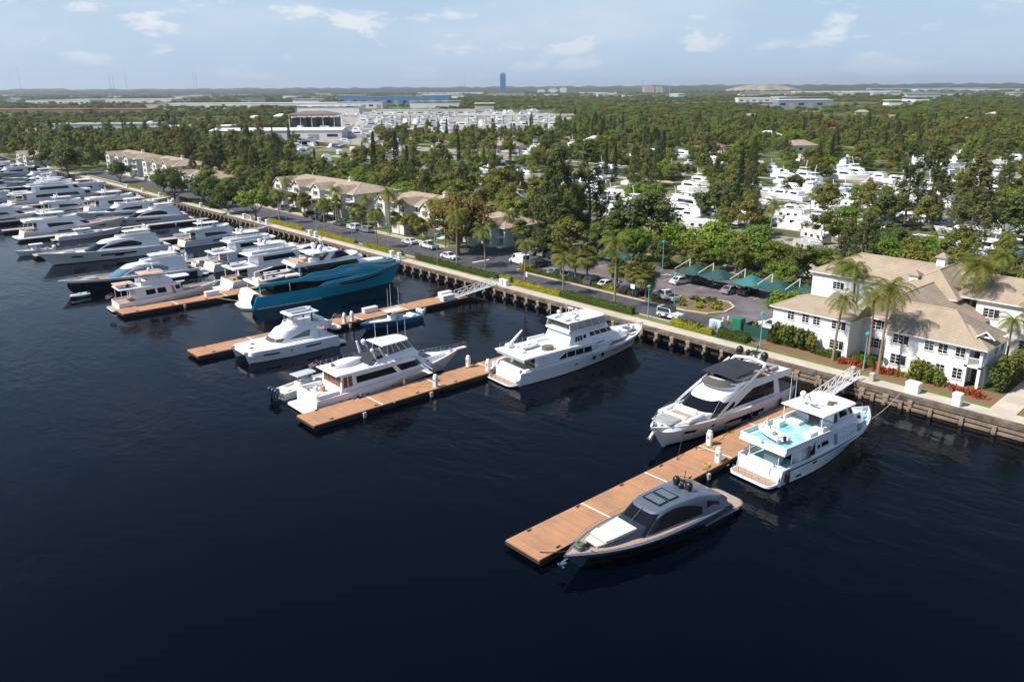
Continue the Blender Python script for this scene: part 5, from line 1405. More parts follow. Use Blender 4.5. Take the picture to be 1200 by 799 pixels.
# ropes and small gear on the near docks
def rope(name, pts, label, m=None, r=.035, cat='rope'):
    b = MB(); b.path([Vector(p) for p in pts], r, 5); return tag(b.build(name, m or mat('black_rope', (.02, .02, .025), .9)), label, cat)
def sag(a, c, s=.4, n=8): return [(lerp(a[0], c[0], i/n), lerp(a[1], c[1], i/n), lerp(a[2], c[2], i/n) - s*math.sin(PI*i/n)) for i in range(n + 1)]
rope('mooring_rope', sag((-38.9, 42.6, 1.9), (-42.1, 40.6, .86), .2), "dark mooring rope from the dark sport yacht's bow to the nearest dock")
rope('mooring_rope', sag((-41.3, 62.5, 1.3), (-41.7, 64.6, .86), .1), 'dark mooring rope from the stern of the dark sport yacht to the nearest dock')
rope('mooring_rope', sag((-86.9, 41.4, .9), (-82.6, 42.2, .86), .1), 'dark mooring rope across the outer corner of the second dock')
PR_ = mat('pale_rope', (.5, .45, .36), .9)
for a, c, m_, lb in (((-46.6, 66.4, 2.6), (-44.9, 63.2, .86), None, 'dark bow line from the bimini yacht to the nearest dock'), ((-46.2, 88.6, 2.0), (-47.5, 97, 1.7), None, 'dark stern line from the bimini yacht to the seawall'),
  ((-34.4, 84.6, 2.6), (-36.5, 97, 1.7), PR_, 'pale bow line from the aqua decked yacht to the seawall'), ((-79.8, 67.6, 1.2), (-79.3, 64.2, .86), PR_, 'pale stern line from the large white yacht to the second dock'),
  ((-74.2, 92.4, 3.0), (-72.5, 97, 1.7), PR_, 'pale bow line from the large white yacht to the seawall'), ((-84.6, 60.5, 2.2), (-82.8, 63.5, .86), None, 'dark bow line from the covered tender yacht to the second dock'),
  ((-83.9, 50.2, 1.4), (-82.8, 47.2, .86), None, 'dark spring line amidships of the covered tender yacht'), ((-112.4, 45.4, 1.6), (-113.8, 42.4, .86), PR_, 'pale bow line from the catamaran to the third dock'),
  ((-134.6, 59.4, 1.4), (-145.8, 55.2, .86), PR_, 'pale stern line from the teal superyacht to the fourth dock')):
    rope('mooring_rope', sag(a, c, .25), lb, m_)
for x0, y0, x1, y1, lb in ((-44.6, 68.0, -45.2, 74, 'yellow shore power cable running along the left edge of the nearest dock'), (-79.9, 57.2, -82.3, 54, 'yellow shore power cable crossing the second dock'), (-114.4, 63.8, -115.2, 56, 'yellow shore power cable on the third dock by the pedestals')):
    rope('power_cable', [(lerp(x0, x1, t/9) + .22*math.sin(t*1.7), lerp(y0, y1, t/9), .85) for t in range(10)], lb, mat('yellow_hose', (.45, .33, .05), .6), .045, 'cable')
rope('mooring_rope', sag((-40.6, 66.2, .9), (-41.7, 67.4, .86), .5), 'pale mooring rope from the aqua decked yacht to the nearest dock', mat('pale_rope', (.5, .45, .36), .9))
b = MB()
for k in range(10): b.tube((-42.2 + .35*math.cos(k*.63), 64.6 + .35*math.sin(k*.63), .86), (-42.2 + .35*math.cos((k+1)*.63), 64.6 + .35*math.sin((k+1)*.63), .86), .06, 5)
tag(b.build('hose_coil', mat('yellow_hose', (.45, .33, .05), .6)), 'yellow green hose coiled at the foot of the pedestal by the aqua yacht stern', 'hose')
b = MB()
for k in range(16): b.tube((-44.9 + (.45 - .01*k)*math.cos(k*.63), 67.4 + .4*math.sin(k*.63), .86), (-44.9 + (.45 - .01*k)*math.cos((k+1)*.63), 67.4 + .4*math.sin((k+1)*.63), .86), .06, 5)
tag(b.build('cable_coil', mat('pale_rope')), 'pale shore power cable coiled on the nearest dock by the bimini yacht bow', 'cable')
b = MB(); b.path([(-82.6, 66.6, .9), (-82.2, 65.8, .88), (-82.5, 65.0, .9), (-82.9, 65.3, .9), (-82.5, 66.0, .95)], .07, 5)
tag(b.build('hose_coil', mat('yellow_hose')), 'yellow hose coiled beside the left pedestal of the second dock', 'hose')
# ================================================================ buildings
WALLP = mat('white_wall_paint', (.74, .73, .71), .9, noise=(.35, .05))
WALLC = mat('cream_wall_paint', (.62, .61, .53), .9, noise=(.35, .06))
WALLG = mat('pale_green_wall_paint', (.52, .55, .51), .9, noise=(.35, .06))
TRIM = mat('white_trim', (.80, .80, .78), .7)
WGL = mat('window_glass', (.018, .022, .028), .06, spec=.9)
def tile_mat(name, c1, c2, course=.34, axis=2):
    """roof tiles: courses that follow height, joints across, tone varies by tile"""
    if name in MATS: return MATS[name]
    m = bpy.data.materials.new(name); m.use_nodes = True; nt = m.node_tree; N, Lk = nt.nodes, nt.links
    b = N['Principled BSDF']; b.inputs['Roughness'].default_value = .85; b.inputs['Specular IOR Level'].default_value = .2
    tc = N.new('ShaderNodeTexCoord'); sp = N.new('ShaderNodeSeparateXYZ'); Lk.new(tc.outputs['Object'], sp.inputs[0])
    d = N.new('ShaderNodeMath'); d.operation = 'DIVIDE'; d.inputs[1].default_value = course*.5; Lk.new(sp.outputs[2], d.inputs[0])
    fr = N.new('ShaderNodeMath'); fr.operation = 'FRACT'; Lk.new(d.outputs[0], fr.inputs[0])
    n = N.new('ShaderNodeTexNoise'); n.inputs['Scale'].default_value = .5; n.inputs['Detail'].default_value = 7; Lk.new(tc.outputs['Object'], n.inputs['Vector'])
    v = N.new('ShaderNodeTexVoronoi'); v.inputs['Scale'].default_value = 2.8; Lk.new(tc.outputs['Object'], v.inputs['Vector'])
    a = N.new('ShaderNodeMath'); a.operation = 'MULTIPLY_ADD'; a.inputs[1].default_value = .35; Lk.new(v.outputs['Color'], a.inputs[0]); 
    mr = N.new('ShaderNodeMapRange'); mr.inputs[1].default_value = .3; mr.inputs[2].default_value = .7; mr.inputs[4].default_value = .65; Lk.new(n.outputs['Fac'], mr.inputs[0]); Lk.new(mr.outputs[0], a.inputs[2])
    mx = N.new('ShaderNodeMix'); mx.data_type = 'RGBA'; mx.inputs[6].default_value = (*c1, 1); mx.inputs[7].default_value = (*c2, 1); Lk.new(a.outputs[0], mx.inputs[0])
    lt = N.new('ShaderNodeMath'); lt.operation = 'LESS_THAN'; lt.inputs[1].default_value = .2; Lk.new(fr.outputs[0], lt.inputs[0])
    l2 = N.new('ShaderNodeMath'); l2.operation = 'MULTIPLY'; l2.inputs[1].default_value = .38; Lk.new(lt.outputs[0], l2.inputs[0])
    m2 = N.new('ShaderNodeMix'); m2.data_type = 'RGBA'; m2.inputs[7].default_value = (.07, .05, .04, 1); Lk.new(l2.outputs[0], m2.inputs[0]); Lk.new(mx.outputs[2], m2.inputs[6]); Lk.new(m2.outputs[2], b.inputs['Base Color'])
    bp = N.new('ShaderNodeBump'); bp.inputs['Strength'].default_value = .5; bp.inputs['Distance'].default_value = .05; Lk.new(fr.outputs[0], bp.inputs['Height']); Lk.new(bp.outputs[0], b.inputs['Normal'])
    MATS[name] = m; return m
TILE = tile_mat('buff_roof_tiles', (.40, .32, .24), (.275, .22, .165))
RIDGE = mat('ridge_tiles', (.37, .29, .22), .85)
def hip(parent, x0, x1, y0, y1, z, rise, over=.5, hips=(1, 1), axis='x', name='roof', th=.16):
    """hip or gable roof; hips=(start, end) 1 for a hipped end, 0 for a gable"""
    X0, X1, Y0, Y1 = x0 - over, x1 + over, y0 - over, y1 + over; b = MB()
    if axis == 'x':
        h = (Y1 - Y0)/2; ym = (Y0 + Y1)/2; a = (X0 + (h if hips[0] else 0), ym, z + rise); c = (X1 - (h if hips[1] else 0), ym, z + rise)
        A, B, C, D = (X0, Y0, z), (X1, Y0, z), (X1, Y1, z), (X0, Y1, z)
        b.poly([A, B, c, a]); b.poly([C, D, a, c]); b.poly([D, A, a]); b.poly([B, C, c])
    else:
        h = (X1 - X0)/2; xm = (X0 + X1)/2; a = (xm, Y0 + (h if hips[0] else 0), z + rise); c = (xm, Y1 - (h if hips[1] else 0), z + rise)
        A, B, C, D = (X0, Y0, z), (X1, Y0, z), (X1, Y1, z), (X0, Y1, z)
        b.poly([D, A, a, c]); b.poly([B, C, c, a]); b.poly([A, B, a]); b.poly([C, D, c])
    o = b.build(name, TILE, parent, smooth=0)
    e = MB(); e.box(X0, X1, Y0, Y1, z - th, z - .01); e.build('eaves', TRIM, o, smooth=0)
    r = MB(); r.path([a, c], .11, 6)
    if axis == 'x':
        if hips[0]: r.path([A, a], .1, 5); r.path([D, a], .1, 5)
        if hips[1]: r.path([B, c], .1, 5); r.path([C, c], .1, 5)
    else:
        if hips[0]: r.path([A, a], .1, 5); r.path([B, a], .1, 5)
        if hips[1]: r.path([C, c], .1, 5); r.path([D, c], .1, 5)
    r.build('ridge', RIDGE, o, smooth=0)
    return o
def window(parent, c, w, h, n, cols=2, rows=3, frame=TRIM, name='window'):
    """window in a wall: c = centre on the wall face, n = outward normal (axis aligned)"""
    c = Vector(c); n = Vector(n); s = Vector((-n.y, n.x, 0)); up = Vector((0, 0, 1))
    def slab_(b, u0, u1, v0, v1, d0, d1):
        P = [c + s*u + up*v + n*d for d in (d0, d1) for u, v in ((u0, v0), (u1, v0), (u1, v1), (u0, v1))]
        b.add(P, [(0, 1, 2, 3), (4, 5, 6, 7), (0, 1, 5, 4), (1, 2, 6, 5), (2, 3, 7, 6), (3, 0, 4, 7)])
    b = MB(); slab_(b, -w/2, w/2, -h/2, h/2, .006, .03); o = b.build(name, WGL, parent, smooth=0)
    b = MB(); t = .07
    slab_(b, -w/2 - t, w/2 + t, h/2, h/2 + t, .0, .07); slab_(b, -w/2 - t, w/2 + t, -h/2 - t*1.4, -h/2, .0, .12)
    slab_(b, -w/2 - t, -w/2, -h/2, h/2, .0, .07); slab_(b, w/2, w/2 + t, -h/2, h/2, .0, .07)
    for i in range(1, cols): slab_(b, -w/2 + w*i/cols - .03, -w/2 + w*i/cols + .03, -h/2, h/2, .031, .06)
    for i in range(1, rows): slab_(b, -w/2, w/2 if cols < 3 else w*.12, -h/2 + h*i/rows - .018, -h/2 + h*i/rows + .018, .0305, .05)
    b.build('frame', frame, o, smooth=0)
    return o
def cupola(parent, x, y, z, s=1.5):
    b = MB(); b.box(x - s/2, x + s/2, y - s/2, y + s/2, z - 1.6, z + .5); o = b.build('cupola', TRIM, parent, smooth=0)
    b = MB(); e = s*.72; b.poly([(x-e, y-e, z+.5), (x+e, y-e, z+.5), (x, y, z+1.25)]); b.poly([(x+e, y-e, z+.5), (x+e, y+e, z+.5), (x, y, z+1.25)]); b.poly([(x+e, y+e, z+.5), (x-e, y+e, z+.5), (x, y, z+1.25)]); b.poly([(x-e, y+e, z+.5), (x-e, y-e, z+.5), (x, y, z+1.25)]); b.box(x-e, x+e, y-e, y+e, z+.4, z+.495)
    b.build('cupola_roof', TILE, o, smooth=0)
def gable(parent, x, y, w, z, rise, depth, wall=TRIM, front=True, vent=True):
    """small gabled dormer facing -y"""
    b = MB(); X0, X1, YF, YB = x - w/2, x + w/2, y - .25, y + depth
    b.poly([(X0 - .3, YF, z - .1), (x, YF, z + rise), (x, YB, z + rise), (X0 - .3, YB, z - .1)]); b.poly([(X1 + .3, YF, z - .1), (x, YF, z + rise), (x, YB, z + rise), (X1 + .3, YB, z - .1)])
    o = b.build('gable_roof', TILE, parent, smooth=0)
    b = MB(); b.poly([(X0, y, z - .1), (X1, y, z - .1), (x, y, z + rise - .15)]); 
    b.path([(X0 - .3, YF, z - .14), (x, YF, z + rise - .06)], .09, 4); b.path([(X1 + .3, YF, z - .14), (x, YF, z + rise - .06)], .09, 4); b.build('gable_wall', wall, o, smooth=0)
    if vent:
        b = MB(); b.box(x - w*.12, x + w*.12, y - .05, y - .01, z + rise*.2, z + rise*.5); b.build('gable_vent', WGL, o, smooth=0)
# ---- the white corner building on the right
def corner_building():
    r = empty('seafront_building', (-45, 105.5, GZ), 0, 'white two storey seafront building with buff tiled roofs, far right of the view', 'building')
    off = empty
    b = MB(); z0 = GZ - .1 - GZ; 
    def bx(x0, x1, y0, y1, za, zb): b.box(x0 + 45, x1 + 45, y0 - 105.5, y1 - 105.5, za - GZ, zb - GZ)
    bx(-59.4, -47.6, 105.5, 112.5, 1.5, 6.9); bx(-47.6, -42.5, 110.0, 113.5, 1.5, 6.9); bx(-42.5, -32.6, 105.5, 114, 1.5, 6.9); bx(-32.6, -30.6, 108, 114, 1.5, 6.9)
    bx(-47.5, -36.0, 114, 124, 1.5, 7.6); bx(-62, -36.5, 121.5, 132, 1.5, 9.3); bx(-36.5, -14, 119.0, 129, 1.5, 9.9)
    b.build('wall', WALLP, r, smooth=0)
    q = lambda x, y, z: (x + 45, y - 105.5, z - GZ)
    # corner porch with balcony
    b = MB()
    for x, y in ((-30.8, 105.7), (-30.8, 107.8), (-32.4, 105.7)): b.box(x + 45 - .18, x + 45 + .18, y - 105.5 - .18, y - 105.5 + .18, 0, 5.3)
    b.box(-32.6 + 45, -30.62 + 45, .02, 2.5, 2.65, 2.9); b.box(-32.6 + 45, -30.62 + 45, .02, 2.5, 4.9, 5.3); b.build('porch', WALLP, r, smooth=0)
    b = MB(); 
    for k in range(13): b.box(12.5 + .15*k, 12.54 + .15*k, .1, .14, 2.95, 3.85)
    for k in range(14): b.box(14.28, 14.32, .2 + .17*k, .24 + .17*k, 2.95, 3.85)
    b.box(12.5, 14.35, .08, .16, 3.85, 3.93); b.box(14.26, 14.34, .1, 2.5, 3.85, 3.93); b.build('balcony_railing', TRIM, r, smooth=0)
    b = MB(); b.box(12.7, 13.7, 2.44, 2.49, .05, 2.3); b.build('door', mat('dark_door', (.04, .045, .05), .5), r, smooth=0)
    b = MB(); b.box(12.7, 13.7, 2.44, 2.49, 3.0, 4.7); b.build('balcony_door', WGL, r, smooth=0)
    S = (0, -1, 0)
    for x, w, c_ in ((-56.5, 1.0, 2), (-54.2, 1.0, 2), (-52.5, 1.0, 2), (-49.2, 2.0, 3)): window(r, q(x, 105.5, 6.0), w, 1.15, S, c_)
    for x, w, c_ in ((-54.2, 1.1, 2), (-49.2, 2.0, 3)): window(r, q(x, 105.5, 3.2), w, 1.25, S, c_)
    for z in (6.0, 3.3): window(r, q(-45.6, 110, z), 2.3, 1.35, S, 3)
    for x, w, c_ in ((-40.6, 2.0, 3), (-37.0, 1.1, 2), (-35.3, 1.1, 2), (-33.2, 1.1, 2)): window(r, q(x, 105.5, 5.95), w, 1.15, S, c_)
    for x, w, c_ in ((-40.6, 2.0, 3), (-37.0, 1.1, 2), (-35.3, 1.0, 2), (-33.2, 1.1, 2)): window(r, q(x, 105.5, 3.15), w, 1.35, S, c_)
    for x in (-34.5, -29.5, -22.5): window(r, q(x, 119.0, 8.2), 2.0, 1.2, S, 3); window(r, q(x, 119.0, 4.6), 2.0, 1.3, S, 3)
    for y in (110, 112.3): window(r, q(-30.6, y, 5.9), 1.1, 1.1, (1, 0, 0), 2); window(r, q(-30.6, y, 3.1), 1.1, 1.1, (1, 0, 0), 2)
    window(r, q(-57.5, 121.5, 7.6), 1.8, 1.1, S, 3)
    R0 = lambda *a, **k: hip(r, a[0] + 45, a[1] + 45, a[2] - 105.5, a[3] - 105.5, a[4] - GZ, a[5], **k)
    R0(-59.4, -47.6, 105.5, 112.5, 6.95, 1.7, hips=(1, 0), over=.45)
    b = MB(); b.poly([q(-47.6, 105.5, 6.85), q(-47.6, 112.5, 6.85), q(-47.6, 109, 8.5)]); b.build('gable_wall', WALLP, r, smooth=0)
    R0(-46.9, -30.6, 105.5, 113.6, 6.98, 3.1, hips=(1, 1), over=.55) if False else None
    # right wing: main hip with a lower step to the right
    R0(-42.5, -31.6, 105.5, 114.2, 6.97, 3.1, hips=(0, 1), over=.55)
    R0(-36.0, -30.6, 105.5, 111.5, 7.0, 1.75, hips=(0, 1), over=.62)
    b = MB(); b.poly([q(-42.6, 105.5, 6.9), q(-42.6, 114.2, 6.9), q(-42.6, 109.85, 9.9)]); b.build('gable_wall', WALLP, r, smooth=0)
    R0(-47.6, -42.0, 109.8, 114.0, 6.96, 1.3, hips=(1, 0), over=.3)
    # long wing running back, its slope seen from the side
    R0(-50.0, -35.0, 110.5, 126.0, 7.3, 3.9, hips=(0, 0), axis='y', over=.4)
    R0(-62.0, -36.5, 121.5, 132.0, 9.35, 2.9, hips=(1, 1), over=.5)
    R0(-47.0, -38.6, 117.0, 129.0, 9.7, 2.9, hips=(1, 0), axis='y', over=.4)
    R0(-38.5, -14.0, 119.0, 129.0, 9.95, 2.5, hips=(0, 1), over=.5)
    gable(r, 14.0, 1.2, 1.6, 6.55, .8, 1.6)
    cupola(r, *q(-45.3, 119.5, 11.3), 1.2); cupola(r, *q(-44.6, 127.0, 12.9), 1.2)
    return r
corner_building()
# ---- the cream and pale green apartment blocks on the left
def apartment(x0, x1, y0, label, seed, wall=WALLC, depth=14, floors=3, n=3):
    g = random.Random(seed); r = empty('apartment_building', (x0, y0, GZ), 0, label, 'building'); L = x1 - x0; FH = 2.35; H = FH*floors
    b = MB(); b.box(0, L, 0, depth, -.1, H)
    bays = []
    w = L/n
    for i in range(n):
        cx = w*(i + .5); bw = w*.42; b.box(cx - bw/2, cx + bw/2, -2.4, .02, -.1, H - (0 if i % 2 == 0 else .0)); bays.append((cx, bw))
    b.build('wall', wall, r, smooth=0)
    hip(r, 0, L, 0, depth, H + .05, 2.2, over=.6)
    for i, (cx, bw) in enumerate(bays):
        gable(r, cx, -2.4, bw + .4, H + .1, 1.9, 7.0, wall)
        for fl in range(floors):
            window(r, (cx, -2.4, 1.35 + FH*fl), bw*.5, 1.2, (0, -1, 0), 3)
    for i in range(n + 1):
        cx = w*i; hw_ = w*.29
        a, c = max(.3, cx - hw_), min(L - .3, cx + hw_)
        for fl in range(floors):
            b = MB(); b.box(a, c, -1.2, -.01, FH*fl - .12 + .1, FH*fl + .1); 
            if fl:
                b.box(a, c, -1.2, -1.14, FH*fl + .95, FH*fl + 1.05)
                k = a
                while k < c: b.box(k, k + .06, -1.19, -1.15, FH*fl + .1, FH*fl + .95); k += .35
            b.build('balcony', TRIM, r, smooth=0)
            window(r, ((a + c)/2, 0, 1.25 + FH*fl), (c - a)*.7, 1.7, (0, -1, 0), 4, 1)
    for s_ in (0, L):
        for fl in range(floors):
            for yy in (3.5, 8.5): window(r, (s_, yy, 1.6 + FH*fl), 1.3, 1.2, (1 if s_ else -1, 0, 0), 2)
    cupola(r, L*.72, depth/2, H + 2.6, 1.0)
    # low porch wing
    b = MB(); b.box(L*.44, L*.62, -4.6, -2.42, -.1, 3.0); b.build('porch', wall, r, smooth=0)
    b = MB(); b.poly([(L*.43, -5.0, 3.0), (L*.63, -5.0, 3.0), (L*.61, -2.45, 4.2), (L*.45, -2.45, 4.2)]); b.build('porch_roof', TILE, r, smooth=0)
    return r
apartment(-192, -161, 121.5, 'cream three storey apartment building with two gables, left of the rust coloured tree', 1)
apartment(-157, -141.5, 124.5, 'smaller pale green apartment wing behind the rust coloured tree', 2, WALLG, 12, 2, 2)
apartment(-256, -206, 122.5, 'long cream apartment building behind palms above the teal superyacht', 3, WALLC, 15, 3, 4)
apartment(-330, -300, 117.0, 'smaller apartment building in the left background partly hidden by the largest street tree', 4, WALLG, 13, 2, 2)
apartment(-372, -336, 118.0, 'pale apartment building in the left background, right one of the far pair', 5, WALLC, 14, 3, 3)
apartment(-424, -384, 118.0, 'pale apartment building in the left background, left one of the far pair', 6, WALLG, 14, 3, 3)
apartment(-500, -470, 95.0, 'pale building at the far left end of the marina basin', 7, WALLG, 13, 2, 2)
# ---- canopies over the parked cars
CAN1 = mat('shaded_green_canopy', (.010, .055, .050), .75, noise=(.6, .2)); CAN2 = mat('teal_canopy', (.024, .135, .135), .7, noise=(.6, .12))  # fabric colours deepened to carry the tree shade and backlight
def canopy(x, y, m, label, w=5.6, d=5.6, z=2.6):
    r = empty('shade_canopy', (x, y, GZ), 0, label, 'canopy'); hw, hd = w/2, d/2
    b = MB(); n = 6
    def hgt(u, v):      # pyramid with sagging edges
        k = 1 - max(abs(u), abs(v)); return z - .45 + 1.65*k + .16*(abs(u)**2*abs(v)**2)*2
    rows = [[(u*hw*(1 - .05*(1 - v*v)), v*hd*(1 - .05*(1 - u*u)), hgt(u, v)) for u in [-1 + 2*i/n for i in range(n + 1)]] for v in [-1 + 2*j/n for j in range(n + 1)]]
    b.grid(rows); lo = [[(a, c, e - .06) for a, c, e in rr] for rr in rows]; b.grid(lo)
    b.build('canopy_fabric', m, r, smooth=0)
    b = MB(); b.box(-hw - .17, -hw - .05, hd - .46, hd - .34, 0, z + 1.45); b.build('post', TRIM, r, smooth=0)
    b = MB(); b.path([(-hw - .1, hd - .4, z + 1.4), (-hw - .1, -hd*.9, z + .25)], .07, 5); b.build('cantilever_arm', TRIM, r, smooth=0)
    b = MB()
    for sx in (-1, 1): b.box(sx*hw*.96 - .07, sx*hw*.96 + .07, hd*.8, hd*.8 + .14, 0, z - .2)
    b.build('back_post', TRIM, r, smooth=0)
for i, (px_, py_) in enumerate([(788, 318), (815, 324), (856, 331), (888, 338), (921, 345)]):
    p = at(px_, py_ + 4, 4.4)
    canopy(-98.5 + 7.3*i if False else p.x, 127.2, CAN2 if i == 2 else CAN1, ['dark green car canopy, leftmost of the row of five', 'dark green car canopy, second from the left', 'bright teal car canopy in the middle of the dark green row', 'dark green car canopy just right of the teal one', 'dark green car canopy at the right end of the row'][i])
canopy(at(700, 303, 4.2).x, 127.5, CAN2, 'teal car canopy half hidden behind the left fan palms', 5)
canopy(at(682, 297, 4.2).x - 4, 131, CAN1, 'dark green canopy at the back corner of the car park near the pines', 5)
# ================================================================ vehicles
CPAINT = {'white': mat('white_car_paint', (.72, .73, .74), .25, coat=.5), 'silver': mat('silver_car_paint', (.42, .43, .44), .3, metal=.5, coat=.5), 'black': mat('black_car_paint', (.015, .016, .02), .2, coat=.6), 'grey': mat('grey_car_paint', (.10, .11, .12), .25, metal=.3, coat=.5), 'blue': mat('blue_car_paint', (.16, .24, .36), .3, metal=.3, coat=.5), 'red': mat('red_car_paint', (.30, .03, .02), .3, coat=.5)}
TYRE = mat('tyre_rubber', (.02, .02, .02), .8); RIM = mat('wheel_rim', (.4, .4, .42), .35, metal=.8); CGL = mat('car_glass', (.02, .03, .035), .05, spec=.9); LAMP = mat('headlight_glass', (.6, .62, .62), .15); TAIL = mat('tail_light_red', (.3, .01, .01), .3)
def car(kind, colour, loc, rz, label, group=None, name='parked_car'):
    """kinds: sedan, suv, pickup, van, jeep; nose towards +x"""
    r = empty(name, loc, rz, label, 'pickup truck' if kind == 'pickup' else 'van' if kind == 'van' else 'car', group); M_ = CPAINT[colour]
    L, Wd, H = dict(sedan=(4.7, 1.82, 1.45), suv=(4.8, 1.95, 1.78), pickup=(5.8, 2.05, 1.9), van=(5.4, 2.05, 2.25), jeep=(4.5, 1.9, 1.85))[kind]
    h = L/2; w = Wd/2
    prof = {   # body side outline (x, z) lower body
     'sedan': [(-h, .35), (-h, .88), (-h + .5, .98), (h - 1.35, .92), (h - .12, .74), (h, .55), (h, .3)],
     'suv': [(-h, .4), (-h, 1.08), (-h + .3, 1.1), (h - 1.2, 1.06), (h - .1, .92), (h, .6), (h, .35)],
     'pickup': [(-h, .5), (-h, 1.12), (-h + .1, 1.15), (h - 1.4, 1.16), (h - .1, 1.05), (h, .7), (h, .4)],
     'van': [(-h, .4), (-h, 1.25), (-h + .1, 1.3), (h - 1.0, 1.25), (h - .15, .95), (h, .6), (h, .35)],
     'jeep': [(-h, .55), (-h, 1.12), (-h + .1, 1.15), (h - 1.5, 1.15), (h - .15, 1.1), (h, .95), (h, .5)]}[kind]
    b = MB(); rows = []
    for f, k in ((-1, .90), (-1, 1), (-.8, 1.0), (0, 1.01), (.8, 1.0), (1, 1), (1, .90)):
        ff = f
        zt = k if abs(f) == 1 and k < 1 else 1
        rows.append([(x*(1 if abs(f) < 1 else .985), ff*w*(.97 if z < .5 else 1), (z if zt == 1 else max(z - .12, .3)) - (.05 if abs(f) == 1 else 0)) for x, z in prof])
    b.grid(rows)
    for rr in (rows[1], rows[-2]): b.add(rr, [tuple(range(len(rr)))])
    b.build('body', M_, r, smooth=40)
    cab = {'sedan': [(-h + .55, .95), (-h + 1.25, H), (h - 2.35, H), (h - 1.35, .92)], 'suv': [(-h + .08, 1.08), (-h + .45, H), (h - 2.1, H), (h - 1.2, 1.04)], 'pickup': [(-.75, 1.13), (-.55, H), (h - 2.3, H), (h - 1.45, 1.14)], 'van': [(-h + .03, 1.28), (-h + .15, H), (h - 1.75, H), (h - .95, 1.22)], 'jeep': [(-h + .06, 1.13), (-h + .12, H), (h - 1.75, H), (h - 1.5, 1.14)]}[kind]
    T_ = [(cab[0], .96), (cab[1], .78 if kind not in ('van', 'jeep') else .9), (cab[2], .78 if kind not in ('van', 'jeep') else .9), (cab[3], .94)]
    b = MB(); Lf = [(x, w*k, z) for (x, z), k in T_]; Rt = [(x, -w*k, z) for (x, z), k in T_]
    b.grid([Lf, Rt]); b.poly(Lf); b.poly(Rt); b.build('cabin', M_, r, smooth=0)
    def quad(pts): 
        bb = MB(); bb.poly(pts); return bb
    cx = sum(p[0] for p in Lf)/4
    def inset(P, f=.84, dz=.03): 
        c = [sum(p[i] for p in P)/4 for i in range(3)]; return [tuple(c[i] + (p[i] - c[i])*f for i in range(3)) for p in P]
    for P, nm in ((Lf, 'side_window'), (Rt, 'side_window')):
        Q = inset(P, .86)
        if kind == 'van': Q = inset([(h - 2.4, P[1][1], P[1][2]), (h - 2.4, P[0][1], P[0][2])][::-1] + [P[2], P[3]], .8)
        s_ = 1 if P[0][1] > 0 else -1
        quad([(a, c + s_*.02, e) for a, c, e in Q]).build(nm, CGL, r, smooth=0)
    quad([(a + .025, c, e + .01) for a, c, e in inset([Lf[2], Lf[3], Rt[3], Rt[2]], .88)]).build('windscreen', CGL, r, smooth=0)
    quad([(a - .025, c, e + .01) for a, c, e in inset([Lf[0], Lf[1], Rt[1], Rt[0]], .82)]).build('rear_window', CGL, r, smooth=0)
    if kind == 'pickup':
        b = MB(); b.box(-h + .12, -.85, -w + .12, w - .12, 1.152, 1.158); b.build('truck_bed', TYRE, r, smooth=0)
    if kind == 'jeep':
        b = MB(); b.cbox((-.55, 0, H + .005), (2.2, 1.7, .09), 0, .05); b.build('soft_top', BK, r, smooth=0)
        b = MB()
        for s_ in (1, -1): b.add([(-.6, s_*(w + .012), .5), (.1, s_*(w + .012), .5), (.5, s_*(w + .012), 1.08), (-.1, s_*(w + .012), 1.08)], [(0, 1, 2, 3)])
        b.build('side_decal', BLUEF, r, smooth=0)
        b = MB(); b.tube((-h - .18, 0, 1.0), (-h, 0, 1.0), .36, 12); b.build('spare_wheel', TYRE, r)
    for sx in (-1, 1):
        for sy in (-1, 1):
            rad = .33 if kind == 'sedan' else .4 if kind in ('pickup', 'jeep') else .36
            b = MB(); x = sx*(h - .85); b.tube((x, sy*(w - .2), rad), (x, sy*(w + .03), rad), rad, 14); o = b.build('wheel', TYRE, r)
            b = MB(); b.tube((x, sy*(w + .03), rad), (x, sy*(w + .045), rad), rad*.6, 10); b.build('rim', RIM, o)
    for sy in (-1, 1):
        zh = prof[-2][1] + .08; b = MB(); b.box(h - .06, h + .015, sy*w*.72 - .17, sy*w*.72 + .17, zh, zh + .14); b.build('headlight', LAMP, r, smooth=0)
        b = MB(); b.box(-h - .015, -h + .05, sy*w*.82 - .12, sy*w*.82 + .12, .75, .95); b.build('tail_light', TAIL, r, smooth=0)
    return r
def carpx(kind, colour, px_, py_, rz, label, group=None):
    p = at(px_, py_, GZ + .03); p.z = GZ + .02; return car(kind, colour, p, rz, label, group)
carpx('jeep', 'white', 785, 373, R(0), 'white jeep with black soft top and blue side decal on the road by the seawall')
carpx('pickup', 'white', 780, 351, R(172), 'white pickup truck parked on the median right of the fan palms')
carpx('sedan', 'white', 798, 332, R(80), 'white car parked under the canopies, front leftmost')
carpx('suv', 'silver', 815, 330, R(82), 'silver suv in shade beside the white car under the canopies')
carpx('sedan', 'silver', 857, 343, R(85), 'pale silver car under the edge of the teal canopy')
carpx('sedan', 'black', 876, 345, R(88), 'black car with white bonnet under the canopies right of the teal one')
carpx('suv', 'grey', 760, 325, R(84), 'dark grey suv in the shade of the leftmost canopy')
carpx('suv', 'white', 905, 386, R(178), 'white car half hidden behind the left end of the corner building')
carpx('sedan', 'black', 738, 343, R(88), 'black car behind the right fan palm cluster, left one')
carpx('sedan', 'black', 751, 346, R(88), 'black car behind the right fan palm cluster, right one')
carpx('sedan', 'white', 712, 336, R(86), 'white hatchback parked between the two fan palm clusters')
carpx('sedan', 'silver', 652, 322, R(88), 'white roofed silver car behind the left hedge of the median')
carpx('sedan', 'blue', 669, 326, R(88), 'pale blue car behind the left fan palm cluster')
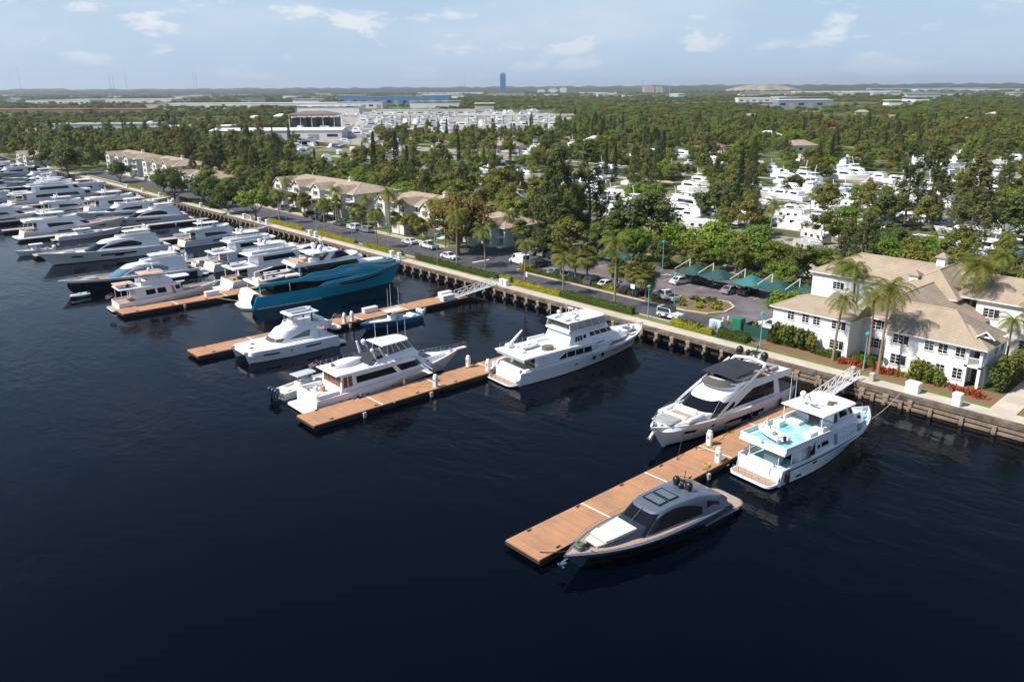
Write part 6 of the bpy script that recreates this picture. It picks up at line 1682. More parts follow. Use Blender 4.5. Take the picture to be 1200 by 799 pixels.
carpx('sedan', 'black', 684, 330, R(88), 'black car behind the middle fan palm of the left cluster')
carpx('suv', 'grey', 697, 333, R(88), 'dark grey car in palm shade right of the black one')
carpx('suv', 'black', 633, 312, R(90), 'black car beside the white van at the median tip')
carpx('van', 'white', 609, 309, R(172), 'white van turning at the left tip of the parking median')
carpx('sedan', 'silver', 630, 298, R(88), 'teal grey car at the back row of the car park, left one')
carpx('suv', 'silver', 641, 300, R(88), 'silver car at the back row of the car park, middle one')
carpx('suv', 'black', 652, 302, R(88), 'black car at the back row of the car park, right one')
carpx('sedan', 'white', 527, 303, R(2), 'white sedan driving on the road in front of the rust coloured tree')
carpx('pickup', 'white', 503, 291, R(176), 'white pickup truck parked beside the pale building entrance')
carpx('sedan', 'white', 480, 285.5, R(178), 'white sedan parked left of the white pickup truck')
carpx('suv', 'silver', 430, 272, R(178), 'silver suv on the road left of the parked white cars, right one of two')
carpx('suv', 'white', 415, 269, R(178), 'white suv on the road above the teal superyacht, left one of two')
carpx('sedan', 'grey', 398, 264, R(178), 'dark grey car parked left of the two suvs')
for i, (px_, py_) in enumerate([(383, 259), (374, 257), (365, 254), (345, 248), (335, 246), (326, 243)]):
    carpx('sedan' if i % 2 else 'suv', 'black' if i < 3 else ('grey', 'silver', 'black')[i % 3], px_, py_, R(92), 'dark car parked in the shade before the long cream apartment building', 'cars before the long cream building')
for i, (px_, py_) in enumerate([(195, 216), (212, 219), (228, 224), (245, 229), (175, 211), (160, 208), (143, 204), (262, 233)]):
    carpx('sedan' if i % 2 else 'suv', ('white', 'silver', 'white', 'grey')[i % 4], px_, py_, R(90), 'distant car parked along the road in the left background', 'cars along the far left road')
# ---- caravans and motorhomes in the park
RVW = mat('caravan_white', (.70, .69, .66), .4, noise=(.6, .08)); RVG = mat('caravan_grey_panel', (.30, .29, .28), .5)
def caravan(px_, py_, rz, label, L=8, H=2.9, motor=False, group=None, slide=True, m=RVW):
    p = at(px_, py_, GZ); r = empty('motorhome' if motor else 'caravan', (p.x, p.y, GZ), rz, label, 'motorhome' if motor else 'caravan', group); w = 1.25; h = L/2
    pr = [(-h, .55), (-h, H - .12), (-h + .15, H), (h - .7, H), (h - .15, H - .45), (h, H*.55), (h - .25, .55)]
    b = MB(); A = [(x, w, z) for x, z in pr]; B = [(x, -w, z) for x, z in pr]; b.grid([A, B], 0, False); b.poly(A); b.poly(B); b.add([A[0], A[-1], B[-1], B[0]], [(0, 1, 2, 3)]); b.build('body', m, r, smooth=0)
    b = MB(); b.cbox((-1, 0, H), (1.0, .7, .28), 0, .06); b.cbox((1.6, .3, H), (.5, .5, .15), 0, .04); b.build('roof_unit', W2, r, smooth=0)
    for sy in (1, -1):
        b = MB(); b.box(-h + .1, h - .5, sy*(w + .004), sy*(w + .008), .9, 1.15); b.build('side_stripe', RVG, r, smooth=0)
        for x in ((-h*.55, .0, h*.5) if L > 6 else (-h*.3, h*.4)):
            b = MB(); b.box(x - .45, x + .45, sy*(w + .01), sy*(w + .03), 1.45, 2.15); b.build('window', CGL, r, smooth=0)
    if slide:
        b = MB(); b.box(-h*.05, h*.42, -w - .7, -w - .035, .9, 2.55); o = b.build('slide_out', m, r, smooth=0); b = MB(); b.box(.2, h*.3, -w - .73, -w - .705, 1.5, 2.2); b.build('slide_out_window', CGL, o, smooth=0)
    if motor:
        b = MB(); b.add([(h - .12, -1, 1.2), (h - .12, 1, 1.2), (h - .10, .9, 2.1), (h - .10, -.9, 2.1)], [(0, 1, 2, 3)]); b.add([(h + .01, -1, 1.0), (h + .01, 1, 1.0), (h - .02, .9, H*.55 - .02), (h - .02, -.9, H*.55 - .02)], [(0, 1, 2, 3)]); b.build('windscreen', CGL, r, smooth=0)
    for x in ((-h*.3, -h*.3 + .8) if not motor else (-h*.55, h*.6)):
        for sy in (1, -1): b = MB(); b.tube((x, sy*(w - .25), .36), (x, sy*(w + .02), .36), .36, 12); b.build('wheel', TYRE, r)
    return r
caravan(945, 297, R(150), 'silver white caravan with a slide out section right of the white box trailer', 8.5, m=mat('silver_caravan', (.48, .47, .45), .35, metal=.2))
caravan(905, 316, R(118), 'white caravan behind the car canopies near the end of the row', 7.5, slide=False)
caravan(768, 266, R(172), 'long white caravan on the grass plot, left of the motorhome', 11.5)
caravan(822, 271, R(195), 'white motorhome right of the long white caravan, nearer one', 8.8, 3.2, True)
caravan(850, 263, R(188), 'white motorhome right of the long white caravan, farther one', 8.2, 3.1, True)
caravan(820, 286, R(200), 'small white trailer behind the bright green canopy trees', 5, 2.4, slide=False)
for i, (px_, py_, rz) in enumerate([(955, 284, 160), (1000, 246, 170), (925, 258, 10), (722, 232, 15), (700, 234, 160), (590, 214, 20), (415, 178, 170), (398, 182, 160), (450, 196, 170), (375, 200, 20), (430, 214, 10), (500, 190, 175), (855, 188, 10), (835, 190, 170), (885, 196, 30), (945, 188, 5), (975, 232, 20), (1035, 244, 160), (1072, 230, 12), (652, 250, 20), (355, 178, 25), (345, 172, 12)]):
    caravan(px_, py_, R(rz), 'white caravan or motorhome among trees and boats in the middle background', 8, 2.9, i % 3 == 0, 'caravans in the middle background', slide=False)
# ---- lamp posts, signs, cabinets
LP_T = mat('teal_lamp_paint', (.05, .30, .30), .5); LP_P = mat('pale_teal_post', (.16, .38, .36), .5)
def lamp(x, y, h, label, group=None):
    r = empty('street_lamp', (x, y, GZ), 0, label, 'street lamp', group); b = MB(); b.tube((0, 0, 0), (0, 0, .5), .14, 8, .1); b.tube((0, 0, .5), (0, 0, h), .08, 8, .06); b.build('pole', LP_P, r)
    b = MB(); b.prism([(.32*math.cos(k*PI/4), .32*math.sin(k*PI/4)) for k in range(8)], h, h + .2, inset=.3); b.prism([(.38*math.cos(k*PI/4), .38*math.sin(k*PI/4)) for k in range(8)], h + .2, h + .42, inset=.75); b.build('lamp_head', LP_T, r); return r
lamp(-79.6, 101.4, 5.2, 'teal street lamp at the seawall walk behind the white jeep')
lamp(-81.0, 110.4, 5.6, 'teal street lamp on the rounded end of the parking median')
lamp(-118.6, 111.2, 6.2, 'teal street lamp among the golden bush at the median tip')
lamp(-43.6, 102.2, 5.0, 'teal lamp post between the seafront palms')
lamp(-58.8, 101.6, 4.8, 'teal lamp post where the path joins left of the white building')
lamp(-100.0, 131.5, 6.0, 'teal lamp post behind the car canopies')
for i, x in enumerate((-137, -156, -172, -190, -207, -226, -246, -268, -292)):
    lamp(x, 101.0, 6.5, 'slender lamp post on the promenade along the left part of the quay', 'lamp posts on the left quay')
def sign(x, y, z, w, h, label, m=TRIM, face=(0, -1)):
    r = empty('sign', (x, y, GZ), 0, label, 'sign'); b = MB(); b.tube((0, 0, 0), (0, 0, z + h/2), .04, 6); b.build('post', RIM, r); b = MB(); b.box(-w/2, w/2, -.06, -.03, z - h/2, z + h/2); b.build('panel', m, r, smooth=0); return r
sign(-111.2, 103.2, 1.9, .8, 1.0, 'small white traffic sign on a post at the gap in the golden hedge')
sign(-88.6, 108.2, 2.6, .9, .8, 'small pale sign at the road edge beside the tall slender palm')
b = MB(); b.cbox((0, 0, 0), (2.1, .8, 2.1), 0, .05); o = tag(b.build('utility_cabinet', mat('pale_blue_grey_paint', (.48, .54, .60), .7), None, loc=(-67.0, 102.3, GZ)), 'pale blue grey cabinet painted with a dark tree shape by the seawall walk', 'cabinet')
b = MB(); b.box(-.05, .05, -.43, -.41, .1, 1.3)
for a, h_ in ((-.5, 1.5), (.5, 1.55), (-.3, 1.8), (.32, 1.85), (0, 1.9), (-.6, 1.2), (.6, 1.25)): b.tube((0, -.42, .7), (a, -.42, h_), .045, 4)
b.build('tree_painting', mat('slate_paint', (.12, .16, .22), .7), o, smooth=0)
b = MB(); b.cbox((0, 0, 0), (1.6, 1.4, 2.0), 0, .08); tag(b.build('waste_cabinet', mat('green_box_paint', (.02, .16, .09), .5), None, loc=(-65.6, 106.4, GZ)), 'bright green metal cabinet beside the parking entrance', 'cabinet')
b = MB(); b.box(-2.1, 2.1, -.04, .04, 0, 1.7); b.box(-2.1, -2.02, .0, 2.4, 0, 1.7); b.box(2.02, 2.1, 0, 2.4, 0, 1.7); tag(b.build('screen_fence', mat('dark_green_mesh', (.012, .055, .045), .8), None, smooth=0, loc=(-61.6, 104.8, GZ)), 'dark green screen fence round the equipment left of the white building', 'fence')
for i, (px_, py_) in enumerate([(847, 379), (853, 378)]):
    p = at(px_, py_, GZ); b = MB(); b.tube((0, 0, 0), (0, 0, 1.0), .12, 8); b.ball((0, 0, 1.0), .12, 8); tag(b.build('bollard', TRIM, None, loc=p), 'white bollard behind the painted cabinet, %s one' % ('left', 'right')[i], 'bollard')
# parking stops under the canopies
ps = None
for i in range(14):
    x = -107 + i*2.9
    if ps is None: b = MB(); b.cbox((0, 0, 0), (1.7, .2, .14), 0, .04); ps = b.build('parking_stop', CONC2, None, loc=(x + 1.4, 129.4, GZ + .02)); o = ps
    else: o = ps.copy(); col.objects.link(o); o.location = (x + 1.4, 129.4, GZ + .02)
    tag(o, 'low concrete wheel stop at the back of a bay under the canopies', 'wheel stop', 'wheel stops under the canopies')
# ================================================================ boats in the canals and the far marina
pp = None
for i, (px_, py_) in enumerate([(852, 246), (857, 252), (940, 262), (955, 265), (967, 268), (1053, 292), (1071, 296), (1039, 305), (1087, 300), (980, 283), (962, 285), (640, 222), (652, 224), (664, 227), (676, 229), (688, 232), (700, 235), (712, 238), (834, 244), (870, 250), (885, 253), (780, 236), (765, 232)]):
    p = at(px_, py_, 0)
    if pp is None: b = MB(); b.tube((0, 0, -1), (0, 0, 3.6), .2, 8); b.tube((0, 0, 3.6), (0, 0, 3.9), .22, 8, .02); pp = b.build('mooring_pile', TRIM, None, loc=p); o = pp
    else: o = pp.copy(); col.objects.link(o); o.location = p
    tag(o, 'white mooring pile standing in a canal among the trees', 'pile', 'white mooring piles in the canals')
def ypx(px_, py_, rz, L, style, label, seed, **k): p = at(px_, py_, 0); return yacht((p.x, p.y), rz, label, L, style, seed=seed, **k)
ypx(765, 252, R(-10), 22, 'fly', 'white yacht berthed left of the largest canal yacht, seen past the long caravan', 301)
ypx(782, 250, R(-12), 27, 'tri', 'largest white yacht in the near canal with stacked decks, behind the long caravan', 302)
ypx(985, 277, R(168), 23, 'fly', 'white sportfishing boat in the near canal, left of the leaning light green tree', 303)
ypx(1195, 303, R(176), 24, 'fly', 'white yacht with a tall pointed bow in the near canal behind the rear wing', 304)
ypx(1170, 318, R(150), 12, 'small', 'small white boat under white cover just above the tiled roof, right edge', 305)
ypx(1025, 308, R(178), 12, 'small', 'low white boat in the near canal above the left end of the tiled roof', 306)
ypx(735, 240, R(80), 14, 'small', 'white boat with a tall house in the middle canal, left of the stacked yacht', 307)
ypx(1040, 226, R(178), 18, 'small', 'white open boat with a long pointed bow in the second canal on the right', 308)
for i, (px_, py_, rz, L, st) in enumerate([(870, 250, 170, 14, 'small'), (898, 262, 10, 12, 'small'), (920, 246, 170, 13, 'small'), (1070, 232, 160, 14, 'small'), (1110, 246, 170, 13, 'small'), (1150, 226, 160, 16, 'fly'), (1175, 218, 170, 15, 'fly'), (640, 214, 10, 14, 'small'), (625, 220, 100, 13, 'small'), (680, 216, 80, 14, 'fly'), (712, 226, 90, 13, 'small'), (660, 238, 30, 12, 'small'), (690, 246, 20, 13, 'small'), (995, 208, 100, 12, 'small'), (1010, 214, 90, 13, 'small'), (905, 236, 160, 12, 'small'), (1090, 210, 70, 13, 'fly'), (1105, 204, 80, 14, 'fly'), (800, 184, 30, 12, 'small'), (850, 172, 10, 13, 'small'), (735, 150, 20, 14, 'fly'), (770, 160, 20, 12, 'small'), (520, 198, 20, 14, 'fly'), (460, 188, 10, 13, 'small'), (1180, 240, 170, 15, 'fly'), (560, 176, 15, 13, 'small')]):
    ypx(px_, py_, R(rz), L, st, 'white boat lying in a canal among the trees of the middle background', 330 + i, group='boats in the canals')
# low-detail yachts for the crowded marina, many copies of five shapes
FARW = mat('far_boat_white', (.74, .75, .76), .4)
def farboat(seed):
    g = random.Random(seed); L = 1.0; b = MB()
    H = Hull(20, g.uniform(4.8, 5.6), 1.9, 2.8, k=1.6, a=2.3, bul=.2)
    for sd in (1, -1): b.grid([[H.S(t, q, sd) for q in (-.1, .5, 1)] for t in [i/7*.999 for i in range(8)]])
    b.grid([[(H.X(t, 1), f*H.half(t), H.sheer(t) - .1) for f in (-1, 0, 1)] for t in [i/7*.99 for i in range(8)]]); b.poly([H.S(0, 0, 1), H.S(0, 1, 1), H.S(0, 1, -1), H.S(0, 0, -1)])
    c = Tier(3, g.uniform(12, 14.5), 2.2, 1.8, 1.8, 4.0, nose=3, df=2.5, tin=.3); rows = [c.ring(0, ns=3, nn=4), c.ring(1, ns=3, nn=4)]; b.grid(rows, 0, True); b.poly(rows[1])
    for sd in (1, -1): b.grid([[c.T(u, q, sd) + Vector((0, sd*.03, 0)) for q in (.35, .75)] for u in (.12, .35, .6)], 1); b.grid([[c.T(u, q, sd) + Vector((.05, sd*.02, .02)) for q in (.3, .75)] for u in (.7, .85, 1)], 1)
    if g.random() < .8:
        z = 5.6; f = Tier(4, 9.5, 1.7, 1.4, 4.0, 4.7, nose=1.5, df=.3, tin=0); rr = [f.ring(0, ns=3, nn=4), f.ring(1, ns=3, nn=4)]; b.grid(rr, 0, True)
        b.box(4.5, 8.5, -1.5, 1.5, z, z + .15, 0 if g.random() < .7 else 2)
        for x in (4.8, 8.2):
            for y in (-1.2, 1.2): b.tube((x, y, 4), (x, y, z), .08, 4)
        if g.random() < .6: b.tube((6, 0, z), (5.2, 0, z + 3.4), .12, 4)
    return b.build('far_yacht', [FARW, GL, mat('navy_canvas', (.03, .08, .18), .8)], None, smooth=0)
BOATSP = []; fb_ = [farboat(400 + i) for i in range(6)]; used_fb = set(); g = random.Random(77)
def put_far(x, y, s, rz, label, group):
    i = g.randrange(6)
    if i not in used_fb: used_fb.add(i); o = fb_[i]
    else: o = fb_[i].copy(); col.objects.link(o)
    o.location = (x, y, 0 if in_canal(x, y) else GZ + .3); o.scale = (s, s, s); o.rotation_euler = (0, 0, rz); tag(o, label, 'boat', group)
rows_ = []
n_far = 0
for py_ in (133, 137, 141, 145.5, 150, 155, 160.5):
    a, c = (350, 660) if py_ > 140 else (395, 640)
    if py_ > 158: a, c = 345, 560
    x_ = a
    while x_ < c:
        p = at(x_ + g.uniform(-1, 1), py_ + g.uniform(-.8, .8), GZ); dist = p.length
        if not (py_ < 144 and 352 < x_ < 395):
            put_far(p.x, p.y, g.uniform(.85, 1.35), R(g.choice((40, 48, 56, 228, 235, 130)) + g.uniform(-8, 8)), 'white yacht in the crowded distant marina between the sheds', 'yachts in the crowded distant marina'); n_far += 1
        x_ += 20*FPX/dist*g.uniform(.55, 1.15)
for i in range(44):
    px_, py_ = g.uniform(322, 470), g.uniform(164, 206)
    if px_ > 420 and py_ > 186: continue
    p = at(px_, py_, GZ); put_far(p.x, p.y, g.uniform(.5, .85), g.uniform(0, 6.28), 'small white boat stored between trees left of the crowded distant marina', 'boats stored near the crowded distant marina')
print('far boats', n_far)
g2 = random.Random(31)
for a, c, d, e, nb in ((560, 1010, 212, 264, 60), (900, 1199, 205, 268, 54), (760, 1199, 176, 206, 30), (480, 760, 172, 212, 18), (1000, 1199, 282, 312, 8), (900, 1040, 258, 290, 10)):
    for i in range(nb):
        px_, py_ = g2.uniform(a, c), g2.uniform(d, e); p = at(px_, py_, GZ)
        if p.y < 176 or (p.y < 200 and p.x > -60): continue
        BOATSP.append((px_, py_)); put_far(p.x, p.y, g2.uniform(.5, .95), R(g2.choice((0, 180, 90, 10, 170, 5)) + g2.uniform(-10, 10)), 'white boat moored or stored among the trees and canals behind the car park', 'boats among the trees behind the car park')
# ---- distant sheds, halls, tower
SHED = mat('shed_roof_beige', (.46, .43, .38), .7, noise=(.05, .1)); HALLW = mat('hall_white', (.66, .66, .66), .7, noise=(.03, .1)); HALLB = mat('hall_blue', (.08, .22, .38), .5, noise=(.05, .15)); HALLG = mat('hall_grey', (.30, .31, .33), .7, noise=(.04, .15)); BRICK = mat('brown_red_roof', (.24, .13, .10), .8, noise=(.05, .2))
URBPX = [(940, 130, 26), (925, 127, 30)]
def block(px_, py_, w, d, h, rz, m, roofm, label, name='warehouse', cat='warehouse', group=None, z=GZ, pitch=0, bays=0):
    p = at(px_, py_, z); r = empty(name, (p.x, p.y, z), R(rz), label, cat, group); URBPX.append((px_, py_, w*.5*FPX/p.length))
    b = MB(); b.box(-w/2, w/2, -d/2, d/2, -.2, h); b.build('wall', m, r, smooth=0)
    b = MB()
    if pitch: b.grid([[(-w/2 - .5, -d/2 - .5, h + .02), (-w/2 - .5, 0, h + pitch), (-w/2 - .5, d/2 + .5, h + .02)], [(w/2 + .5, -d/2 - .5, h + .02), (w/2 + .5, 0, h + pitch), (w/2 + .5, d/2 + .5, h + .02)]]); b.poly([(-w/2, -d/2, h), (-w/2, d/2, h), (-w/2, 0, h + pitch - .1)]); b.poly([(w/2, -d/2, h), (w/2, d/2, h), (w/2, 0, h + pitch - .1)])
    else: b.box(-w/2 - .3, w/2 + .3, -d/2 - .3, d/2 + .3, h + .01, h + .7)
    b.build('roof', roofm, r, smooth=0)
    n = bays or int(w/14)
    for i in range(min(n, 14)):
        x = -w/2 + w*(i + .5)/n; b = MB(); b.box(x - w/n*.28, x + w/n*.28, -d/2 - .15, -d/2 - .02, .0 if i % 2 else h*.35, h*.6); b.build('door' if i % 2 else 'window', HALLG if i % 2 else WGL, r, smooth=0)
    return r
def shed(px_, py_, w, d, h, rz, label):
    p = at(px_, py_, GZ); r = empty('boat_shed', (p.x, p.y, GZ), R(rz), label, 'boat shed'); b = MB(); b.box(-w/2, w/2, -d/2, d/2, h, h + 1.0); b.build('roof', SHED, r, smooth=0)
    n = int(w/9)
    for i in range(n + 1):
        for sy in (-1, 1): b = MB(); x = -w/2 + w*i/n; b.box(x - .3, x + .3, sy*d/2 - .3, sy*d/2 + .3, -2, h); b.build('pillar', HALLW, r, smooth=0)
    return r
shed(475, 147, 66, 18, 10, 48, 'long open boat shed with flat beige roof in the left of the distant marina')
shed(605, 147.5, 118, 20, 10, 44, 'longest open boat shed with flat pale roof at the right of the distant marina')
shed(495, 137.5, 90, 18, 9, 48, 'flat roofed white shed behind the distant marina')
r = shed(370, 152, 42, 26, 13, 48, 'dark open dry stack structure on pillars left of the distant marina')
p = at(370, 146, GZ); 
b = MB(); b.prism([(-24, -15), (24, -15), (24, 15), (-24, 15)], 14.1, 17, inset=.6); b.build('hip_roof', mat('brown_grey_roof', (.16, .12, .11), .8), r, smooth=0)
b = MB()
for k in range(5): b.box(-19 + k*9, -14 + k*9, -11, 11, 0, 11)
b.build('storage_rack', mat('dark_steel', (.04, .045, .06), .6), r, smooth=0)
block(500, 134, 150, 26, 6, 45, HALLW, SHED, 'low white hall behind the left shed of the distant marina')
block(330, 163, 100, 30, 7, 48, HALLW, HALLW, 'long white hall with glossy roof left of the dry stack structure', pitch=1.5)
block(228, 158, 70, 26, 7, 48, mat('hall_pale_blue', (.28, .42, .50), .7), HALLW, 'pale blue walled hall in the left background')
block(128, 158, 90, 34, 9, 48, HALLW, HALLG, 'white flat hall with windows in the left background trees')
block(300, 127, 420, 60, 10, 46, HALLW, HALLW, 'very long white warehouse across the left distance', bays=14)
block(425, 127, 90, 50, 12, 46, HALLW, HALLG, 'white warehouse right of the very long one in the distance')
block(145, 122, 320, 80, 13, 46, HALLW, HALLW, 'white warehouse in the far left distance, right one of two')
block(78, 123, 180, 80, 13, 46, HALLW, HALLG, 'white warehouse in the far left distance, left one of two')
block(50, 135, 170, 60, 9, 46, mat('brown_wall', (.22, .15, .13), .8), BRICK, 'brown red roofed depot at the left edge of the distance')
block(140, 134, 120, 60, 8, 46, mat('brown_wall'), BRICK, 'brown red roofed depot right of the left edge one')
for i, px_ in enumerate((415, 440, 470, 488, 512)):
    block(px_, 124.5, 60, 40, 22 - 2*(i % 2), 46, HALLB, HALLG, 'blue clad building standing in a row in the middle distance', 'blue_building', 'building', 'blue buildings in the middle distance')
block(528, 111, 420, 80, 12, 46, HALLW, HALLW, 'flat white building just under the horizon left of the blue tower')
block(940, 126, 95, 50, 13, 42, mat('glass_office_wall', (.20, .25, .30), .4), HALLW, 'modern low office building beside the distant blue lake', 'office_building', 'building')
block(900, 120, 150, 50, 10, 42, HALLW, HALLW, 'long white flat building left of the distant lake office')
block(990, 110, 500, 90, 12, 42, HALLW, HALLW, 'long pale building under the horizon in the right distance')
block(1085, 105.8, 900, 120, 15, 42, mat('hall_pale_blue'), HALLW, 'long pale blue warehouse on the horizon at the right')
block(1150, 107, 800, 120, 12, 42, HALLW, SHED, 'long beige building on the horizon at the far right')
block(700, 110.5, 220, 60, 10, 44, HALLW, HALLW, 'small white building on the horizon right of the blue tower')
for i, (px_, py_) in enumerate([(1010, 135), (1045, 142), (1130, 146), (1095, 150), (880, 140), (975, 150), (1165, 138), (900, 165), (935, 178), (830, 180), (1070, 168), (700, 172), (595, 178), (250, 146), (300, 142), (180, 150), (40, 160), (95, 168), (20, 150), (330, 140)]):
    p = at(px_, py_, GZ); r = empty('house', (p.x, p.y, GZ), R(g.uniform(0, 90)), 'small house with a low roof half hidden in the background trees', 'house', 'houses half hidden in the trees')
    b = MB(); b.box(-8, 8, -6, 6, -.1, 4); b.build('wall', WALLP, r, smooth=0); b = MB(); A, B, C, D = (-9, -7, 4), (9, -7, 4), (9, 7, 4), (-9, 7, 4); e, f = (-3, 0, 6.8), (3, 0, 6.8)
    b.poly([A, B, f, e]); b.poly([C, D, e, f]); b.poly([B, C, f]); b.poly([D, A, e]); b.build('roof', (TILE, BRICK, SHED, WALLP)[i % 4], r, smooth=0)
    b = MB(); b.box(-3, -1, -6.08, -6.02, 1.4, 2.8); b.build('window', WGL, r, smooth=0)
for i in range(64):
    px_ = g2.uniform(0, 1200); py_ = g2.choice((g2.uniform(112, 122), g2.uniform(114, 135), g2.uniform(111, 116)))
    if px_ > 560 and g2.random() < .55: py_ = g2.uniform(110.5, 114)
    if 680 < px_ < 880 and py_ > 114: continue
    p = at(px_, py_, GZ); w = g2.uniform(30, 130)*(1 if py_ > 116 else 1.8); URBPX.append((px_, py_, w*.5*FPX/p.length))
    r = empty('low_building', (p.x, p.y, GZ), R(44 + g2.choice((0, 0, 90)) + g2.uniform(-5, 5)), 'low pale building among trees in the far distance', 'building', 'low pale buildings in the far distance')
    b = MB(); b.box(-w/2, w/2, -14, 14, 0, g2.uniform(6, 12)); b.build('wall', g2.choice((HALLW, HALLW, HALLG, SHED, mat('hall_pale_blue'))), r, smooth=0)
    b = MB(); b.box(-w/2 - 1, w/2 + 1, -15, 15, 12.1, 13); b.build('roof', g2.choice((HALLW, SHED, HALLG, BRICK)), r, smooth=0)
def at_d(px_, d):
    v = ray(px_, 107); v.z = 0; v.normalize(); return v*d
# blue tower on the horizon
p = at_d(589.5, 5200); r = empty('tower', (p.x, p.y, GZ), R(46), 'tall slender blue glass tower rising above the horizon', 'tower'); b = MB(); b.box(-17, 17, -16, 16, 0, 118); b.build('shaft', mat('tower_blue_glass', (.03, .15, .38), .25), r, smooth=0)
b = MB(); b.box(-13, 13, -12, 12, 118.01, 128); b.build('crown_block', mat('tower_pale', (.22, .34, .5), .5), r, smooth=0)
for k in range(9): b = MB(); b.box(-17.3, 17.3, -16.3, 16.3, 10 + k*12, 11.5 + k*12); b.build('floor_band', mat('tower_pale'), r, smooth=0)
for i, (px_, d, w, h, lb) in enumerate([(648, 5600, 60, 34, 'white block right of the blue tower on the horizon, leftmost'), (660, 5600, 44, 42, 'white block right of the blue tower on the horizon, tallest'), (634, 5600, 50, 30, 'low pale block between the blue tower and the white blocks'), (760, 5000, 60, 48, 'pinkish power station block on the horizon, left one'), (772, 5000, 44, 40, 'pinkish power station block on the horizon, right one')]):
    p = at_d(px_, d); r = empty('distant_block', (p.x, p.y, GZ), R(46), lb, 'building'); b = MB(); b.box(-w/2, w/2, -w/2, w/2, 0, h*.8); b.build('wall', HALLW if i < 3 else mat('pink_concrete', (.46, .36, .34), .8), r, smooth=0); b = MB(); b.box(-w/3, w/3, -w/3, w/3, h*.801, h); b.build('roof_block', HALLG, r, smooth=0)
for i, (px_, h, lb) in enumerate([(753, 75, 'thin chimney beside the pinkish power station'), (785, 40, 'pale mast right of the pinkish power station')]):
    p = at_d(px_, 5000); b = MB(); b.tube((0, 0, 0), (0, 0, h), 3, 8, 2); tag(b.build('chimney', HALLG, None, loc=(p.x, p.y, GZ)), lb, 'chimney')
for i, (px_, h) in enumerate([(25, 190), (130, 150), (134, 140), (149, 170), (228, 175), (231, 150), (545, 130)]):
    p = at_d(px_, 6200); b = MB(); b.tube((0, 0, 0), (0, 0, h), 1.6, 5, .8); tag(b.build('radio_mast', HALLG, None, loc=(p.x, p.y, GZ)), 'thin radio mast on the %s horizon' % ('left' if px_ < 500 else 'middle'), 'mast', 'radio masts on the left horizon' if px_ < 500 else None)
p = at_d(651, 5200); b = MB(); b.tube((0, 0, 0), (0, 0, 62), 1.5, 5); b.tube((0, 0, 55), (-40, 20, 88), 1.2, 5); b.tube((0, 0, 55), (18, -8, 60), 1.2, 5); tag(b.build('tower_crane', HALLG, None, loc=(p.x, p.y, GZ)), 'tower crane with raised arm on the horizon right of the blue tower', 'crane')
# landfill hill
p = at_d(893, 7000); b = MB(); rows = []
for i in range(13):
    u = -1 + 2*i/12; rows.append([(u*330*(1 - .1*abs(v)), v*200, 52*max(0, 1 - abs(u)**2.4)*max(0, 1 - v*v)**.6) for v in [-1 + j/4 for j in range(9)]])
b.grid(rows); o = structure(b.build('hill', mat('hill_soil', (.36, .31, .24), .95, noise=(.012, 0, (.10, .12, .06))), None, loc=(p.x, p.y, GZ))); o.rotation_euler = (0, 0, YAW)
# elevated highway
a0, a1 = at_d(690, 3300), at_d(1215, 4000)
b = MB(); d_ = (a1 - a0); n_ = Vector((-d_.y, d_.x, 0)).normalized()*8
b.add([(*(a0 + n_)[:2], 9.5), (*(a0 - n_)[:2], 9.5), (*(a1 - n_)[:2], 9.5), (*(a1 + n_)[:2], 9.5), (*(a0 + n_)[:2], 11.5), (*(a0 - n_)[:2], 11.5), (*(a1 - n_)[:2], 11.5), (*(a1 + n_)[:2], 11.5)], [(0, 1, 2, 3), (4, 5, 6, 7), (0, 1, 5, 4), (1, 2, 6, 5), (2, 3, 7, 6), (3, 0, 4, 7)])
for i in range(40):
    q_ = a0.lerp(a1, i/39); b.box(-2, 2, -2, 2, 0, 9.5, 0, 0, (q_.x, q_.y, 0))
structure(b.build('elevated_road', HALLG, None, smooth=0))
# distant dark ridge of trees closing the horizon
b = MB(); g3 = random.Random(9)
for layer, (d, hmin, hmax) in enumerate(((9000, 34, 48), (12500, 48, 72))):
    rows = []
    n = 220
    for i in range(n + 1):
        an = lerp(-.72, .72, i/n); x, y = -math.sin(YAW - an)*d, math.cos(YAW - an)*d; h = g3.uniform(hmin, hmax)
        rows.append([(x*.985, y*.985, GZ), (x*.99, y*.99, h*.8), (x, y, h), (x*1.05, y*1.05, h*.7), (x*1.06, y*1.06, GZ)])
    b.grid(rows)
o = b.build('far_woods', mat('far_tree_green', (.018, .03, .012), .95, noise=(.01, .4)), None); o['kind'] = 'stuff'; tag(o, 'dark line of woods along the horizon', 'woodland')
# haze
HZ = bpy.data.materials.new('haze_air'); HZ.use_nodes = True; nt = HZ.node_tree; nt.nodes.remove(nt.nodes['Principled BSDF'])
v = nt.nodes.new('ShaderNodeVolumePrincipled'); v.inputs['Color'].default_value = (.80, .87, .96, 1); v.inputs['Density'].default_value = 5.5e-5; v.inputs['Anisotropy'].default_value = .3
nt.links.new(v.outputs[0], nt.nodes['Material Output'].inputs['Volume'])
b = MB(); b.box(-16500, 7000, -4200, 20500, -2.5, 200); o = b.build('haze', HZ, None, smooth=0); o['kind'] = 'stuff'; tag(o, 'thin pale blue haze over the whole place', 'haze')
